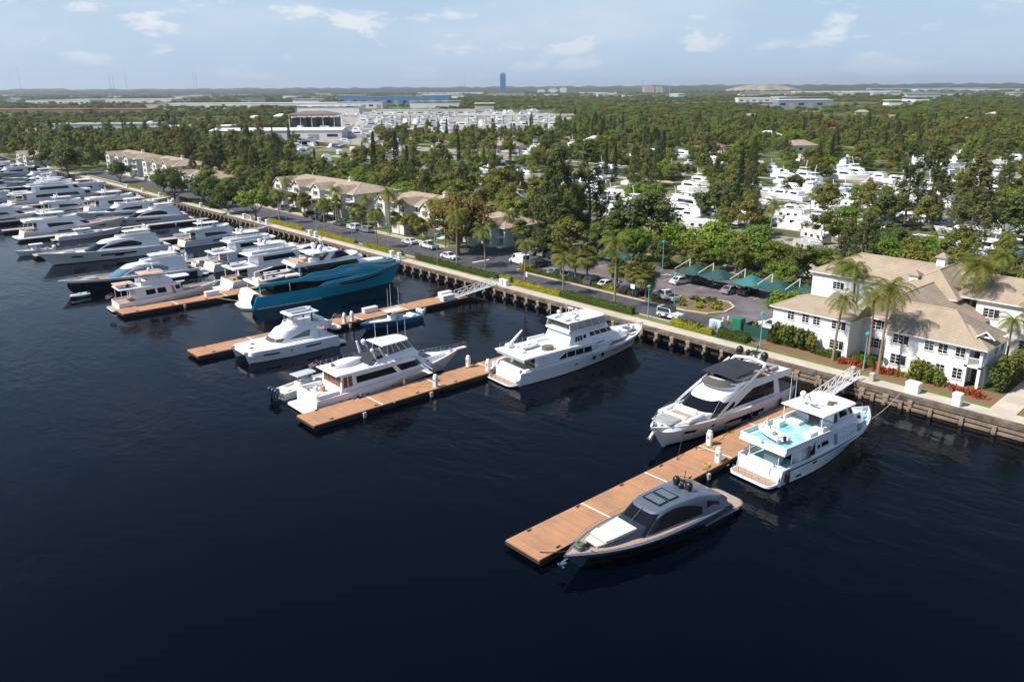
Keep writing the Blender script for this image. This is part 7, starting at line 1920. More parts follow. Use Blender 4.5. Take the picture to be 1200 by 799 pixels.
# ================================================================ plants
def leaf_mat(name, c1, c2, c3=None, sc_=.25, rough=.55):
    m = bpy.data.materials.new(name); m.use_nodes = True; nt = m.node_tree; N, Lk = nt.nodes, nt.links
    b = N['Principled BSDF']; b.inputs['Roughness'].default_value = rough; b.inputs['Specular IOR Level'].default_value = .25
    oi = N.new('ShaderNodeObjectInfo'); ge = N.new('ShaderNodeNewGeometry')
    tc = N.new('ShaderNodeTexCoord'); n = N.new('ShaderNodeTexNoise'); n.inputs['Scale'].default_value = sc_; n.inputs['Detail'].default_value = 3
    Lk.new(tc.outputs['Object'], n.inputs['Vector'])
    ad = N.new('ShaderNodeMath'); ad.operation = 'MULTIPLY_ADD'; ad.inputs[1].default_value = .5; Lk.new(ge.outputs['Random Per Island'], ad.inputs[0])
    mr = N.new('ShaderNodeMapRange'); mr.inputs[1].default_value = .35; mr.inputs[2].default_value = .65; mr.inputs[3].default_value = -.1; mr.inputs[4].default_value = .6
    Lk.new(n.outputs['Fac'], mr.inputs[0]); Lk.new(mr.outputs[0], ad.inputs[2])
    mx = N.new('ShaderNodeMix'); mx.data_type = 'RGBA'; mx.inputs[6].default_value = (*c1, 1); mx.inputs[7].default_value = (*c2, 1); Lk.new(ad.outputs[0], mx.inputs[0])
    c3 = c3 or tuple(x*.7 for x in c1)
    m2 = N.new('ShaderNodeMix'); m2.data_type = 'RGBA'; m2.inputs[7].default_value = (*c3, 1); Lk.new(mx.outputs[2], m2.inputs[6])
    rr = N.new('ShaderNodeMath'); rr.operation = 'MULTIPLY'; rr.inputs[1].default_value = .85; Lk.new(oi.outputs['Random'], rr.inputs[0]); Lk.new(rr.outputs[0], m2.inputs[0])
    Lk.new(m2.outputs[2], b.inputs['Base Color'])
    tr = N.new('ShaderNodeBsdfTranslucent'); Lk.new(m2.outputs[2], tr.inputs[0])
    ms = N.new('ShaderNodeMixShader'); ms.inputs[0].default_value = .38; Lk.new(b.outputs[0], ms.inputs[1]); Lk.new(tr.outputs[0], ms.inputs[2])
    Lk.new(ms.outputs[0], N['Material Output'].inputs[0]); MATS[name] = m
    return m
LF = {
 'oak': leaf_mat('oak_leaves', (.075, .115, .026), (.130, .165, .038), (.110, .120, .036)),
 'bright': leaf_mat('bright_leaves', (.150, .225, .022), (.240, .300, .036), (.110, .190, .026)),
 'mid': leaf_mat('mid_green_leaves', (.115, .160, .022), (.205, .230, .036), (.190, .165, .040)),
 'olive': leaf_mat('olive_leaves', (.165, .165, .032), (.260, .225, .048), (.100, .140, .032)),
 'orange': leaf_mat('rust_leaves', (.200, .130, .024), (.290, .150, .034), (.140, .125, .024)),
 'pine': leaf_mat('casuarina_needles', (.120, .128, .040), (.190, .175, .058), (.085, .112, .034)),
 'dark': leaf_mat('dark_conifer', (.026, .046, .018), (.050, .074, .026), (.030, .054, .022)),
 'palm': leaf_mat('palm_fronds', (.120, .160, .024), (.215, .230, .042), (.175, .175, .032)),
 'sabal': leaf_mat('sabal_fans', (.125, .140, .028), (.235, .220, .055), (.165, .160, .036)),
 'hedge': leaf_mat('hedge_leaves', (.060, .105, .012), (.100, .140, .020), sc_=.8),
 'gold': leaf_mat('golden_hedge_leaves', (.280, .270, .016), (.380, .330, .030), (.200, .230, .018), sc_=.8),
 'redp': leaf_mat('red_plant', (.36, .05, .02), (.50, .13, .04), (.30, .09, .03), sc_=.8),
}
BARK = mat('bark', (.14, .105, .075), .95, noise=(2, .35)); PBARK = mat('palm_bark', (.24, .19, .14), .9, noise=(3, .3)); DEAD = mat('dry_frond', (.22, .13, .06), .9)
def leafset(b, c, n, r, size, g, flat=.75, up=.35):
    """a clump of n leaf-sized faces round c, r = (rx, ry, rz)"""
    for _ in range(n):
        d = Vector((g.gauss(0, 1), g.gauss(0, 1), g.gauss(0, 1))); d.normalize(); rr_ = g.random()**.45
        p = Vector((c[0] + d.x*r[0]*rr_, c[1] + d.y*r[1]*rr_, c[2] + d.z*r[2]*rr_))
        nn = (d + Vector((g.uniform(-.6, .6), g.uniform(-.6, .6), g.uniform(.1, 1.3)))).normalized()
        a = nn.orthogonal().normalized(); q = nn.cross(a); t = g.uniform(0, PI); ca, sa = math.cos(t), math.sin(t)
        a, q = a*ca + q*sa, q*ca - a*sa
        s = size*g.uniform(.6, 1.3); w = s*flat
        o = len(b.v)
        b.v += [tuple(p - a*s), tuple(p - q*w + a*s*.1 + nn*s*.15), tuple(p + a*s), tuple(p + q*w - nn*s*.1)]
        b.f.append((o, o+1, o+2, o+3)); b.m.append(0)
def trunk(g, H, r, limbs, spread, m=BARK, lean=0):
    b = MB(); p = Vector((0, 0, -.2)); pts = [p]
    for i in range(1, 5): pts.append(Vector((g.uniform(-.15, .15)*i + lean*i/4, g.uniform(-.15, .15)*i, H*i/4)))
    for i in range(4): b.tube(pts[i], pts[i+1], r*(1 - .12*i), 7, r*(1 - .12*(i + 1)), cap=False)
    for k in range(limbs):
        a = 2*PI*k/limbs + g.uniform(-.4, .4); s = pts[-1] if k % 2 else pts[-2]
        e = s + Vector((math.cos(a)*spread*g.uniform(.5, .9), math.sin(a)*spread*g.uniform(.5, .9), spread*g.uniform(.35, .8)))
        mdl = (s + e)/2 + Vector((0, 0, -.1*spread)); b.tube(s, mdl, r*.5, 5, r*.35, cap=False); b.tube(mdl, e, r*.35, 5, r*.12, cap=False)
    return b
def broadleaf(seed, kind, R_=4.5, H=8.5, th=2.6, clumps=26, per=95, size=.30, flat=.62, gappy=1.0):
    g = random.Random(seed); root = empty('broadleaf_tree')
    trunk(g, th, .26*R_/4.5, 6, R_*.7).build('trunk', BARK, root)
    b = MB(); cz = th + (H - th)*.52; rz = (H - th)*.5
    for k in range(clumps):
        a = g.uniform(0, 2*PI); el = g.uniform(-.45, 1)*PI/2; rr_ = g.uniform(.35, .88)
        if k < 4: rr_ = .25
        x, y, z = math.cos(a)*math.cos(el)*R_*rr_, math.sin(a)*math.cos(el)*R_*rr_, cz + math.sin(el)*rz*rr_*1.05
        cr = R_*g.uniform(.20, .36)*gappy
        leafset(b, (x, y, z), int(per*g.uniform(.7, 1.2)), (cr, cr, cr*.62), size, g)
    b.build('crown', LF[kind], root, smooth=0); return root
def casuarina(seed, H=17, R_=3.2, kind='pine', per=60, n=46, size=.34, dense=1.0):
    g = random.Random(seed); root = empty('pine_tree'); b = trunk(g, H*.9, .26, 0, 1, lean=g.uniform(-.6, .6)); b.build('trunk', BARK, root)
    b = MB()
    for k in range(n):
        u = g.uniform(.16, 1); a = g.uniform(0, 2*PI); rr_ = R_*(1 - u)**.55*g.uniform(.35, 1)*(.55 + .45*min(1, u/.3))
        x, y, z = rr_*math.cos(a), rr_*math.sin(a), H*u
        cr = g.uniform(.5, 1.05)*dense; leafset(b, (x, y, z), per, (cr, cr, cr*1.25), size, g, flat=.25)
    b.build('crown', LF[kind], root, smooth=0); return root
def column_pine(seed, H=19, R_=1.5):
    g = random.Random(seed); root = empty('conifer_tree'); trunk(g, H*.9, .2, 0, 1).build('trunk', BARK, root); b = MB(); n = int(H*3.2)
    for k in range(n):
        u = .10 + .9*k/n; a = k*2.4; rr_ = R_*(1 - u)**.5*g.uniform(.4, .95)
        leafset(b, (rr_*math.cos(a), rr_*math.sin(a), H*u), 42, (.62, .62, .5), .26, g, flat=.4)
    b.build('crown', LF['dark'], root, smooth=0); return root
def coconut(seed, H=10, nf=19, Lf=3.6, lean=.35, kind='palm', droop=1.0):
    g = random.Random(seed); root = empty('palm_tree'); b = MB(); pts = []
    la = g.uniform(0, 2*PI)
    for i in range(8):
        u = i/7; pts.append(Vector((math.cos(la)*lean*u*u, math.sin(la)*lean*u*u, -.2 + (H + .2)*u)))
    for i in range(7): b.tube(pts[i], pts[i+1], .20 - .075*i/7, 7, .20 - .075*(i+1)/7, cap=False)
    b.build('trunk', PBARK, root); T = pts[-1]; b = MB()
    for k in range(nf):
        a = 2*PI*k*.382 + g.uniform(-.2, .2); el = lerp(1.15, -.45, (k + .5)/nf) + g.uniform(-.1, .1); L = Lf*g.uniform(.85, 1.1)*(1 - .15*(k/nf)); prev = T.copy(); d = Vector((math.cos(a)*math.cos(el), math.sin(a)*math.cos(el), math.sin(el)))
        side = Vector((-math.sin(a), math.cos(a), 0)); ns = 11
        for i in range(ns):
            u = i/ns; nxt = prev + d*(L/ns); d = (d + Vector((0, 0, -.155*droop*(1 + u)))).normalized()
            w = (.95*math.sin(PI*clamp(.12 + .86*u))**.6)*Lf/3.6
            nrm = side.cross(d).normalized()
            for sd in (1, -1):
                for h in (0, .5):
                    p0 = prev + (nxt - prev)*h; p1 = prev + (nxt - prev)*(h + .36)
                    tip = (p0 + p1)/2 + side*sd*w*g.uniform(.8, 1.05) + d*w*.35 - Vector((0, 0, w*g.uniform(.25, .6))) 
                    b.add([p0, p1, tip], [(0, 1, 2)])
            b.add([prev + side*.03, prev - side*.03, nxt - side*.03, nxt + side*.03], [(0, 1, 2, 3)])
            prev = nxt
    b.build('crown', LF[kind], root, smooth=0)
    b = MB()
    for k in range(5): a = k*1.3; b.ball((T.x + .25*math.cos(a), T.y + .25*math.sin(a), T.z - .25), .14, 6)
    b.build('coconuts', mat('green_fruit', (.13, .12, .03), .6), root)
    return root
def sabal(seed, H=5.5, R_=2.2, n=52):
    g = random.Random(seed); root = empty('fan_palm'); b = MB(); b.tube((0, 0, -.2), (0, 0, H*.55), .2, 7, .17, cap=False); b.tube((0, 0, H*.55), (0, 0, H), .17, 7, .24, cap=False); b.build('trunk', PBARK, root); b = MB()
    for k in range(n):
        a = g.uniform(0, 2*PI); el = lerp(1.4, -1.15, ((k + .5)/n)**.8); d = Vector((math.cos(a)*math.cos(el), math.sin(a)*math.cos(el), math.sin(el)))
        c = Vector((0, 0, H)) + d*R_*g.uniform(.42, .56); side = Vector((-math.sin(a), math.cos(a), 0)); up = d.cross(side)
        b.add([Vector((0, 0, H)) + side*.03, Vector((0, 0, H)) - side*.03, c - side*.03, c + side*.03], [(0, 1, 2, 3)])
        for j in range(11):
            t = lerp(-1.35, 1.35, j/10); v = (d*math.cos(t) + side*math.sin(t)); L = R_*.62*(1 - .18*abs(t)); tip = c + v*L + Vector((0, 0, -.30*L)) - up*.1
            w = (side*math.cos(t) - d*math.sin(t))*.10*R_/2
            b.add([c, c + v*L*.5 + w, tip, c + v*L*.5 - w], [(0, 1, 2, 3)])
    b.build('crown', LF['sabal'], root, smooth=0)
    b = MB()
    for k in range(14):
        a = k*.9; b.add([(0, 0, H - .1), (.6*math.cos(a), .6*math.sin(a), H - .9), (.35*math.cos(a + .4), .35*math.sin(a + .4), H - 1.5)], [(0, 1, 2)])
    b.build('dead_fronds', DEAD, root, smooth=0)
    return root
PR = {}
PR['oak'] = [broadleaf(1, 'oak', 4.4, 7.2, 1.5, 44, 110, .25), broadleaf(2, 'oak', 4.8, 7.8, 1.7, 46, 110, .25), broadleaf(3, 'oak', 5.4, 8.8, 1.8, 50, 115, .27)]
PR['bright'] = [broadleaf(4, 'bright', 4.6, 7.6, 2.2, 34, 100, .27), broadleaf(5, 'bright', 5.2, 7.0, 2.0, 36, 105, .28), broadleaf(26, 'bright', 6.2, 7.0, .9, 64, 120, .27)]
PR['mid'] = [broadleaf(6, 'mid', 4.6, 9.0, 2.4, 30, 95, .28), broadleaf(7, 'mid', 5.2, 10.0, 2.6, 32, 95, .29), broadleaf(8, 'mid', 4.0, 8.4, 2.4, 26, 95, .27)]
PR['olive'] = [broadleaf(9, 'olive', 4.4, 8.6, 2.6, 26, 85, .27, gappy=.9), broadleaf(10, 'olive', 5.0, 10.4, 3.0, 28, 85, .28, gappy=.9)]
PR['orange'] = [broadleaf(11, 'orange', 6.0, 9.6, 2.8, 54, 150, .22)]
PR['pine'] = [casuarina(12, 16, 3.8, n=70), casuarina(13, 18, 4.4, n=90), casuarina(14, 13, 3.4, n=60), casuarina(24, 16, 5.2, n=110, per=60)]
PR['column'] = [column_pine(15, 19, 1.5), column_pine(16, 16, 1.3)]
PR['palm'] = [coconut(17, 10, 21), coconut(18, 9, 19, 3.4, .5), coconut(19, 8, 19, 3.2, .25), coconut(25, 11, 22, 3.9, .3)]
PR['sabal'] = [sabal(20, 4.1, 2.5, 64), sabal(21, 4.9, 2.3, 60)]
USED = set(); TREES = []
NM = {'column': 'conifer', 'sabal': 'palm'}
LABEL_WHAT = {'oak': 'dark green rounded tree', 'bright': 'bright yellow green spreading tree', 'mid': 'mid green leafy tree', 'olive': 'thin olive green tree', 'orange': 'rust orange crowned tree', 'pine': 'tall feathery brownish green pine', 'column': 'narrow very dark columnar conifer', 'palm': 'coconut palm with drooping fronds', 'sabal': 'fan palm with a shaggy round head'}
def tree(kind, x, y, s=1, label=None, group=None, z=GZ, var=None, sz=None, where=None):
    g = random.Random(int(x*131 + y*17)); v = PR[kind][var if var is not None else g.randrange(len(PR[kind]))]
    if not label:
        label = LABEL_WHAT[kind] + ' ' + (where or 'among the trees behind the marina'); group = group or LABEL_WHAT[kind] + 's ' + (where or 'behind the marina')
    scl = (s, s, s*(sz or 1))
    if v.name not in USED:
        USED.add(v.name); o = v; o.location = (x, y, z); o.rotation_euler = (0, 0, g.uniform(0, 6.28)); o.scale = scl
        o['label'] = label
        if group: o['group'] = group
    else:
        o = copy_tree(v, (x, y, z), g.uniform(0, 6.28), scl, label)
        if group: o['group'] = group
        elif 'group' in o.keys(): del o['group']
    o['category'] = 'palm tree' if kind in ('palm', 'sabal') else 'tree'
    TREES.append((x, y)); return o
def treepx(kind, px, py, s=1, label=None, **k):
    p = at(px, py, GZ); return tree(kind, p.x, p.y, s, label, **k)
# hedges and shrubs ------------------------------------------------------
def hedge(x0, x1, y0, y1, h, kind, label, seed=0, name='hedge', cat='hedge', dens=26, size=.11):
    g = random.Random(seed + int(x0)); b = MB(); cx, cy = (x0 + x1)/2, (y0 + y1)/2
    # thickly leaved: faces over the outside with the inside filled
    L, w = x1 - x0, y1 - y0; hh = lambda x: h*(1 + .12*math.sin(x*1.7 + seed) + .08*math.sin(x*4.1))
    core = MB(); n = max(2, int(L/.8))
    rows = []
    for i in range(n + 1):
        x = -L/2 + L*i/n; k = hh(x)*.86; e = .82 if 0 < i < n else .6
        rows.append([(x*.98, -w/2*e, 0), (x*.98, -w/2*e, k*.8), (x*.98, -w/4, k), (x*.98, w/4, k), (x*.98, w/2*e, k*.8), (x*.98, w/2*e, 0)])
    core.grid(rows); core.poly(rows[0]); core.poly(rows[-1])
    root = core.build(name, LF[kind], None, loc=(cx, cy, GZ))
    N_ = int(dens*(L*w + L*h*2))
    for _ in range(N_):
        x = g.uniform(-L/2, L/2); f = g.random(); H_ = hh(x)
        if f < .5: p = (x, g.uniform(-w/2, w/2)*.9, H_*g.uniform(.82, 1.04))
        else: p = (x, g.choice((-1, 1))*w/2*g.uniform(.8, 1.02), H_*g.uniform(.05, 1))
        leafset(b, p, 1, (.05, .05, .05), size, g)
    b.build('leaves', LF[kind], root, smooth=0)
    return tag(root, label, cat)
def shrub(x, y, r, h, kind, label, group=None, seed=1, n=9, cat='shrub', per=60, size=.16, name='shrub'):
    g = random.Random(seed + int(x*7)); b = MB()
    for k in range(n):
        a = g.uniform(0, 2*PI); q = r*.62*g.random()**.5; leafset(b, (q*math.cos(a), q*math.sin(a), h*g.uniform(.35, .75)), per, (r*.45, r*.45, h*.34), size, g)
    o = b.build(name, LF[kind], None, smooth=0, loc=(x, y, GZ)); return tag(o, label, cat, group)
def spiky(x, y, r, h, kind, label, group=None, seed=1, n=26, name='leafy_plant'):
    g = random.Random(seed + int(x*7)); b = MB()
    for k in range(n):
        ox, oy = g.gauss(0, r*.35), g.gauss(0, r*.35); a = g.uniform(0, 2*PI); L = h*g.uniform(.7, 1.15); o = r*g.uniform(.25, .6)
        d = Vector((math.cos(a), math.sin(a), 0)); s = Vector((-math.sin(a), math.cos(a), 0))*.10*h
        p0, p1, p2 = Vector((ox, oy, 0)), Vector((ox, oy, L*.75)) + d*o*.4, Vector((ox, oy, L*.8)) + d*o
        b.add([p0 - s*.4, p0 + s*.4, p1 + s, p1 - s, p2], [(0, 1, 2, 3), (3, 2, 4)])
    return tag(b.build(name, LF[kind], None, smooth=0, loc=(x, y, GZ)), label, 'plant', group)

# ---- the seafront plants, from the right
hedge(-99.5, -82.3, 100.5, 101.9, 1.25, 'hedge', 'green clipped hedge along the promenade behind the large white yacht')
hedge(-112.4, -99.6, 100.6, 101.8, 1.05, 'gold', 'golden yellow hedge between promenade and road right of the third dock gangway')
hedge(-117.0, -113.6, 101.0, 102.2, 1.2, 'gold', 'short golden hedge block opposite the head of the third dock gangway')
hedge(-145.5, -117.2, 100.8, 102.0, 1.15, 'hedge', 'long green hedge along the promenade left of the third dock gangway')
hedge(-167, -151, 100.8, 102.0, 1.0, 'gold', 'golden hedge behind the bow of the teal superyacht')
hedge(-194, -171, 100.8, 102.1, 1.0, 'gold', 'patchy golden hedge opposite the parked silver suvs')
hedge(-219, -198, 100.8, 102.1, 1.0, 'gold', 'golden hedge on the promenade right of the bright green street tree')
hedge(-345, -300, 100.8, 102.0, .8, 'gold', 'far golden hedge on the left part of the promenade')
hedge(-300, -255, 100.8, 102.0, .8, 'hedge', 'far green hedge on the left part of the promenade')
hedge(-74.5, -66.6, 99.9 + .5, 101.8, 1.1, 'gold', 'golden leafy hedge beside the white jeep')
hedge(-66.0, -60.8, 100.7, 103.0, 1.2, 'hedge', 'rounded dark green hedge block beside the painted utility cabinet')
hedge(-119.5, -89.5, 110.2, 111.7, 1.0, 'hedge', 'long dark hedge on the median below the fan palms')
hedge(-121.0, -117.8, 110.2, 112.0, 1.5, 'gold', 'golden bush at the left tip of the parking median')
hedge(-97.5, -94.5, 110.0, 111.4, 1.2, 'gold', 'yellow green bush on the median between the fan palm clusters')
for i, (x, y) in enumerate([(-86, 111.2), (-84, 112.5), (-82.4, 114), (-80.5, 112), (-79, 115.2), (-77.2, 112.6), (-76.2, 116.0), (-78.5, 118), (-75, 113.8), (-81.5, 116.8)]):
    shrub(x, y, 1.3, 1.0, ('olive', 'hedge', 'gold')[i % 3], 'low shrub on the rounded end of the parking median', 'shrubs on the median end', n=7, per=45, size=.15)
hedge(-59.3, -54.8, 104.0, 105.0, 1.1, 'hedge', 'low hedge at the left corner of the white seafront building')
for i, (x, y) in enumerate([(-57.6, 104.2), (-56.6, 104.5), (-55.4, 104.4), (-54.4, 104.6), (-53.3, 104.4), (-52.2, 104.5)]):
    o = shrub(x, y - .3, 1.0, 3.6 - .1*i, 'mid' if i % 2 else 'hedge', 'tall leafy shrub hiding the ground floor of the left wing', 'tall shrubs before the left wing', n=14, per=60, size=.20)
hedge(-51.4, -47.9, 103.6, 104.8, 1.1, 'hedge', 'clipped hedge under the right window of the left wing')
hedge(-46.2, -43.2, 103.8, 105.2, 1.5, 'hedge', 'bright green hedge before the recessed entrance between the wings')
for i, x in enumerate([-46.8, -45.5, -44.4, -42.2, -41.2, -40.3]):
    spiky(x, 102.9 + .4*(i % 2), 1.0, 1.1, 'redp', 'red leaved plant near the foot of the seafront palms', 'red plants left of the entrance', seed=i)
for i, x in enumerate([-39.4, -38.4, -37.6, -36.8, -34.4]):
    spiky(x, 103.4 + .3*(i % 2), 1.0, .9, 'gold', 'yellow leaved plant under the front windows', 'yellow plants under the front windows', seed=i)
for i, x in enumerate([-31.6, -30.8, -30.0, -29.4, -32.6]):
    spiky(x, 102.6 + .5*(i % 3), 1.0, .9, 'redp', 'red leaved plant by the corner entrance', 'red plants by the corner', seed=i + 9)
for i, (x, y) in enumerate([(-37.2, 103.6), (-35.9, 103.4), (-36.4, 104.4), (-34.8, 103.9)]):
    shrub(x, y, 1.2, 2.9 - .3*i, 'mid', 'bushy green shrub against the front of the right wing', 'shrubs against the right wing', n=10, per=60, size=.2)
for i, (x, y, r_, h) in enumerate([(-28.6, 108, 1.3, 4.6), (-28.8, 110, 1.4, 4.2), (-28.3, 112.5, 1.5, 4.8), (-29.0, 106.8, 1.2, 3.6), (-27.9, 115, 1.6, 4.2), (-28.5, 118, 1.8, 4.4), (-29.3, 121, 1.8, 4.0)]):
    shrub(x, y, r_, h, 'oak' if i % 2 else 'mid', 'tall dark shrub along the side of the right wing', 'tall shrubs on the right side', n=14, per=70, size=.2)
for i, (x, y) in enumerate([(-23.6, 108), (-22.8, 111), (-23.4, 114.5), (-22.6, 118)]):
    shrub(x, y, 1.5, 1.6, 'bright', 'bright green shrub on the far side of the side path', 'shrubs beyond the side path', n=9, per=60)
shrub(-63.5, 107.5, 1.2, 1.9, 'bright', 'small yellow green shrub behind the green waste cabinet')
for i, (x, y) in enumerate([(-70.6, 101.3), (-69.2, 101.0), (-72.2, 101.4)]): shrub(x, y, .9, 1.7, 'olive', 'thin brownish shrub among the golden hedge by the jeep', 'thin shrubs by the jeep', n=6, per=30)
# palms near the corner house
tree('palm', -48.3, 103.0, 1.0, 'coconut palm in front of the left wing, leftmost of three seafront palms', var=1, sz=1.0)
tree('palm', -44.1, 104.4, 1.0, 'coconut palm before the recessed entrance, middle of three seafront palms', var=0)
tree('palm', -41.7, 102.4, 1.05, 'tallest coconut palm at the corner of the right wing, rightmost of three', var=3)
tree('palm', -57.5, 122, .95, 'coconut palm behind the left wing, left one of the pair', var=0)
tree('palm', -54.5, 121, 1.05, 'coconut palm behind the left wing, right one of the pair', var=1)
tree('palm', -37.5, 119.5, 1.15, 'tall coconut palm rising above the roof of the rear wing', var=3)
tree('palm', -31.0, 116.5, .85, 'coconut palm beside the right wing with grey green fronds', var=2)
tree('palm', -28.2, 114.5, .95, 'coconut palm at the right edge of the view beside the building', var=0)
tree('bright', -61.5, 113.5, .78, 'bright green tree at the left end of the left wing roof', var=1)
tree('palm', -66.0, 103.9, .22, 'tiny palm beside the green waste cabinet', var=2)
# street palms along the promenade hedge
tree('palm', -87.6, 102.2, 1.06, 'tall slender palm at the hedge just behind the large white yacht', var=3)
tree('palm', -100.1, 102.2, .82, 'thin palm at the golden hedge left of the large white yacht', var=2)
tree('palm', -110.3, 102.0, .92, 'palm by the small traffic sign at the hedge gap', var=1)
tree('palm', -122.4, 102.3, .92, 'palm at the long green hedge between van and third dock gangway', var=0)
tree('palm', -131.8, 102.3, 1.05, 'palm with bright tip growing in front of the rust coloured tree', var=3)
for i, (x, s) in enumerate([(-152, .95), (-163, .9), (-176, 1.0), (-188, .85), (-202, .95), (-214, 1.0)]):
    tree('palm', x, 102.4 if i % 2 else 114.6, s, 'coconut palm along the road behind the teal superyacht', 'palms along the road behind the teal superyacht')
for i, (x, y, s) in enumerate([(-109.6, 111.3, 1.06), (-106.2, 111.8, 1.0), (-102.6, 111.4, 1.1)]):
    tree('sabal', x, y, s*1.02, 'fan palm in the left cluster of three on the parking median, %s' % ('leftmost', 'middle one', 'rightmost')[i])
for i, (x, y, s) in enumerate([(-94.8, 111.2, .95), (-90.6, 110.9, .92), (-88.2, 111.4, 1.02)]):
    tree('sabal', x, y, s*1.02, 'fan palm in the right cluster on the parking median, %s' % ('leftmost', 'middle one', 'rightmost')[i])
g = random.Random(8)
for i in range(30):
    x = -256 + i*3.9 + g.uniform(-1, 1); y = 116.6 + g.uniform(-.6, 1.6)
    if i % 5 == 4: shrub(x, y, 1.5, 1.6, 'bright', 'green shrub before the cream apartment buildings', 'shrubs before the apartment buildings', n=7, per=40)
    else: tree(('sabal', 'palm', 'mid', 'sabal')[i % 4], x, y, g.uniform(.8, 1.05) if i % 4 != 2 else .6, ('fan palm', 'coconut palm', 'small green tree', 'fan palm')[i % 4] + ' in the row before the cream apartment buildings', ('fan palm', 'coconut palm', 'small tree', 'fan palm')[i % 4] + 's before the apartment buildings')
# street trees on the quay, left part
treepx('bright', 300, 258, 1.20, 'bright green round street tree on the quay, rightmost of the street trees', var=0)
treepx('oak', 268, 250, 1.16, 'dark round street tree on the quay beside the bright green one', var=0)
treepx('oak', 247, 243, 1.16, 'dark round street tree, third from the right on the quay', var=1)
treepx('oak', 205, 236, 1.25, 'largest dark street tree on the quay, with a wide crown', var=2)
treepx('oak', 192, 226, 1.16, 'dark tree just left of the largest street tree', var=0)
treepx('oak', 141, 214, 1.16, 'dark street tree standing alone left on the quay', var=1)
treepx('oak', 80, 205, 1.46, 'dark tree at the far left end of the quay, right one of a pair', var=2)
treepx('oak', 55, 200, 1.52, 'dark tree at the far left end of the quay, left one of a pair', var=1)
treepx('orange', 537, 298, 1.36, 'rust orange crowned tree in front of the cream apartment building', var=0)
treepx('mid', 612, 292, .8, 'green tree at the back of the car park behind the white van', var=2)
for i, (px_, py_) in enumerate([(575, 290), (598, 287)]): treepx('palm', px_, py_, .7, 'small palm at the right end of the cream building, %s one' % ('left', 'right')[i])
g = random.Random(21)
for i in range(17):
    x = -116 + i*3.1 + g.uniform(-.8, .8); y = 134.0 + g.uniform(-1, 2.2)
    if i % 3 == 1: tree(('oak', 'mid', 'bright')[i % 2 + (i > 9)], x, y + 1.5, g.uniform(.62, .8), 'leafy tree in the thick planting right behind the car canopies', 'trees right behind the car canopies')
    else: shrub(x, y, 2.0, g.uniform(2.2, 3.2), ('oak', 'mid', 'hedge')[i % 3], 'tall green shrub in the planting right behind the car canopies', 'shrubs right behind the car canopies', n=12, per=60, size=.2)
for i in range(12):
    x = -104 + g.uniform(0, 30); y = 141 + g.uniform(0, 9); tree(g.choice(('bright', 'mid', 'oak', 'olive')), x, y, g.uniform(.6, .85), 'leafy tree between the car canopies and the sandy caravan lot', 'trees before the sandy caravan lot')
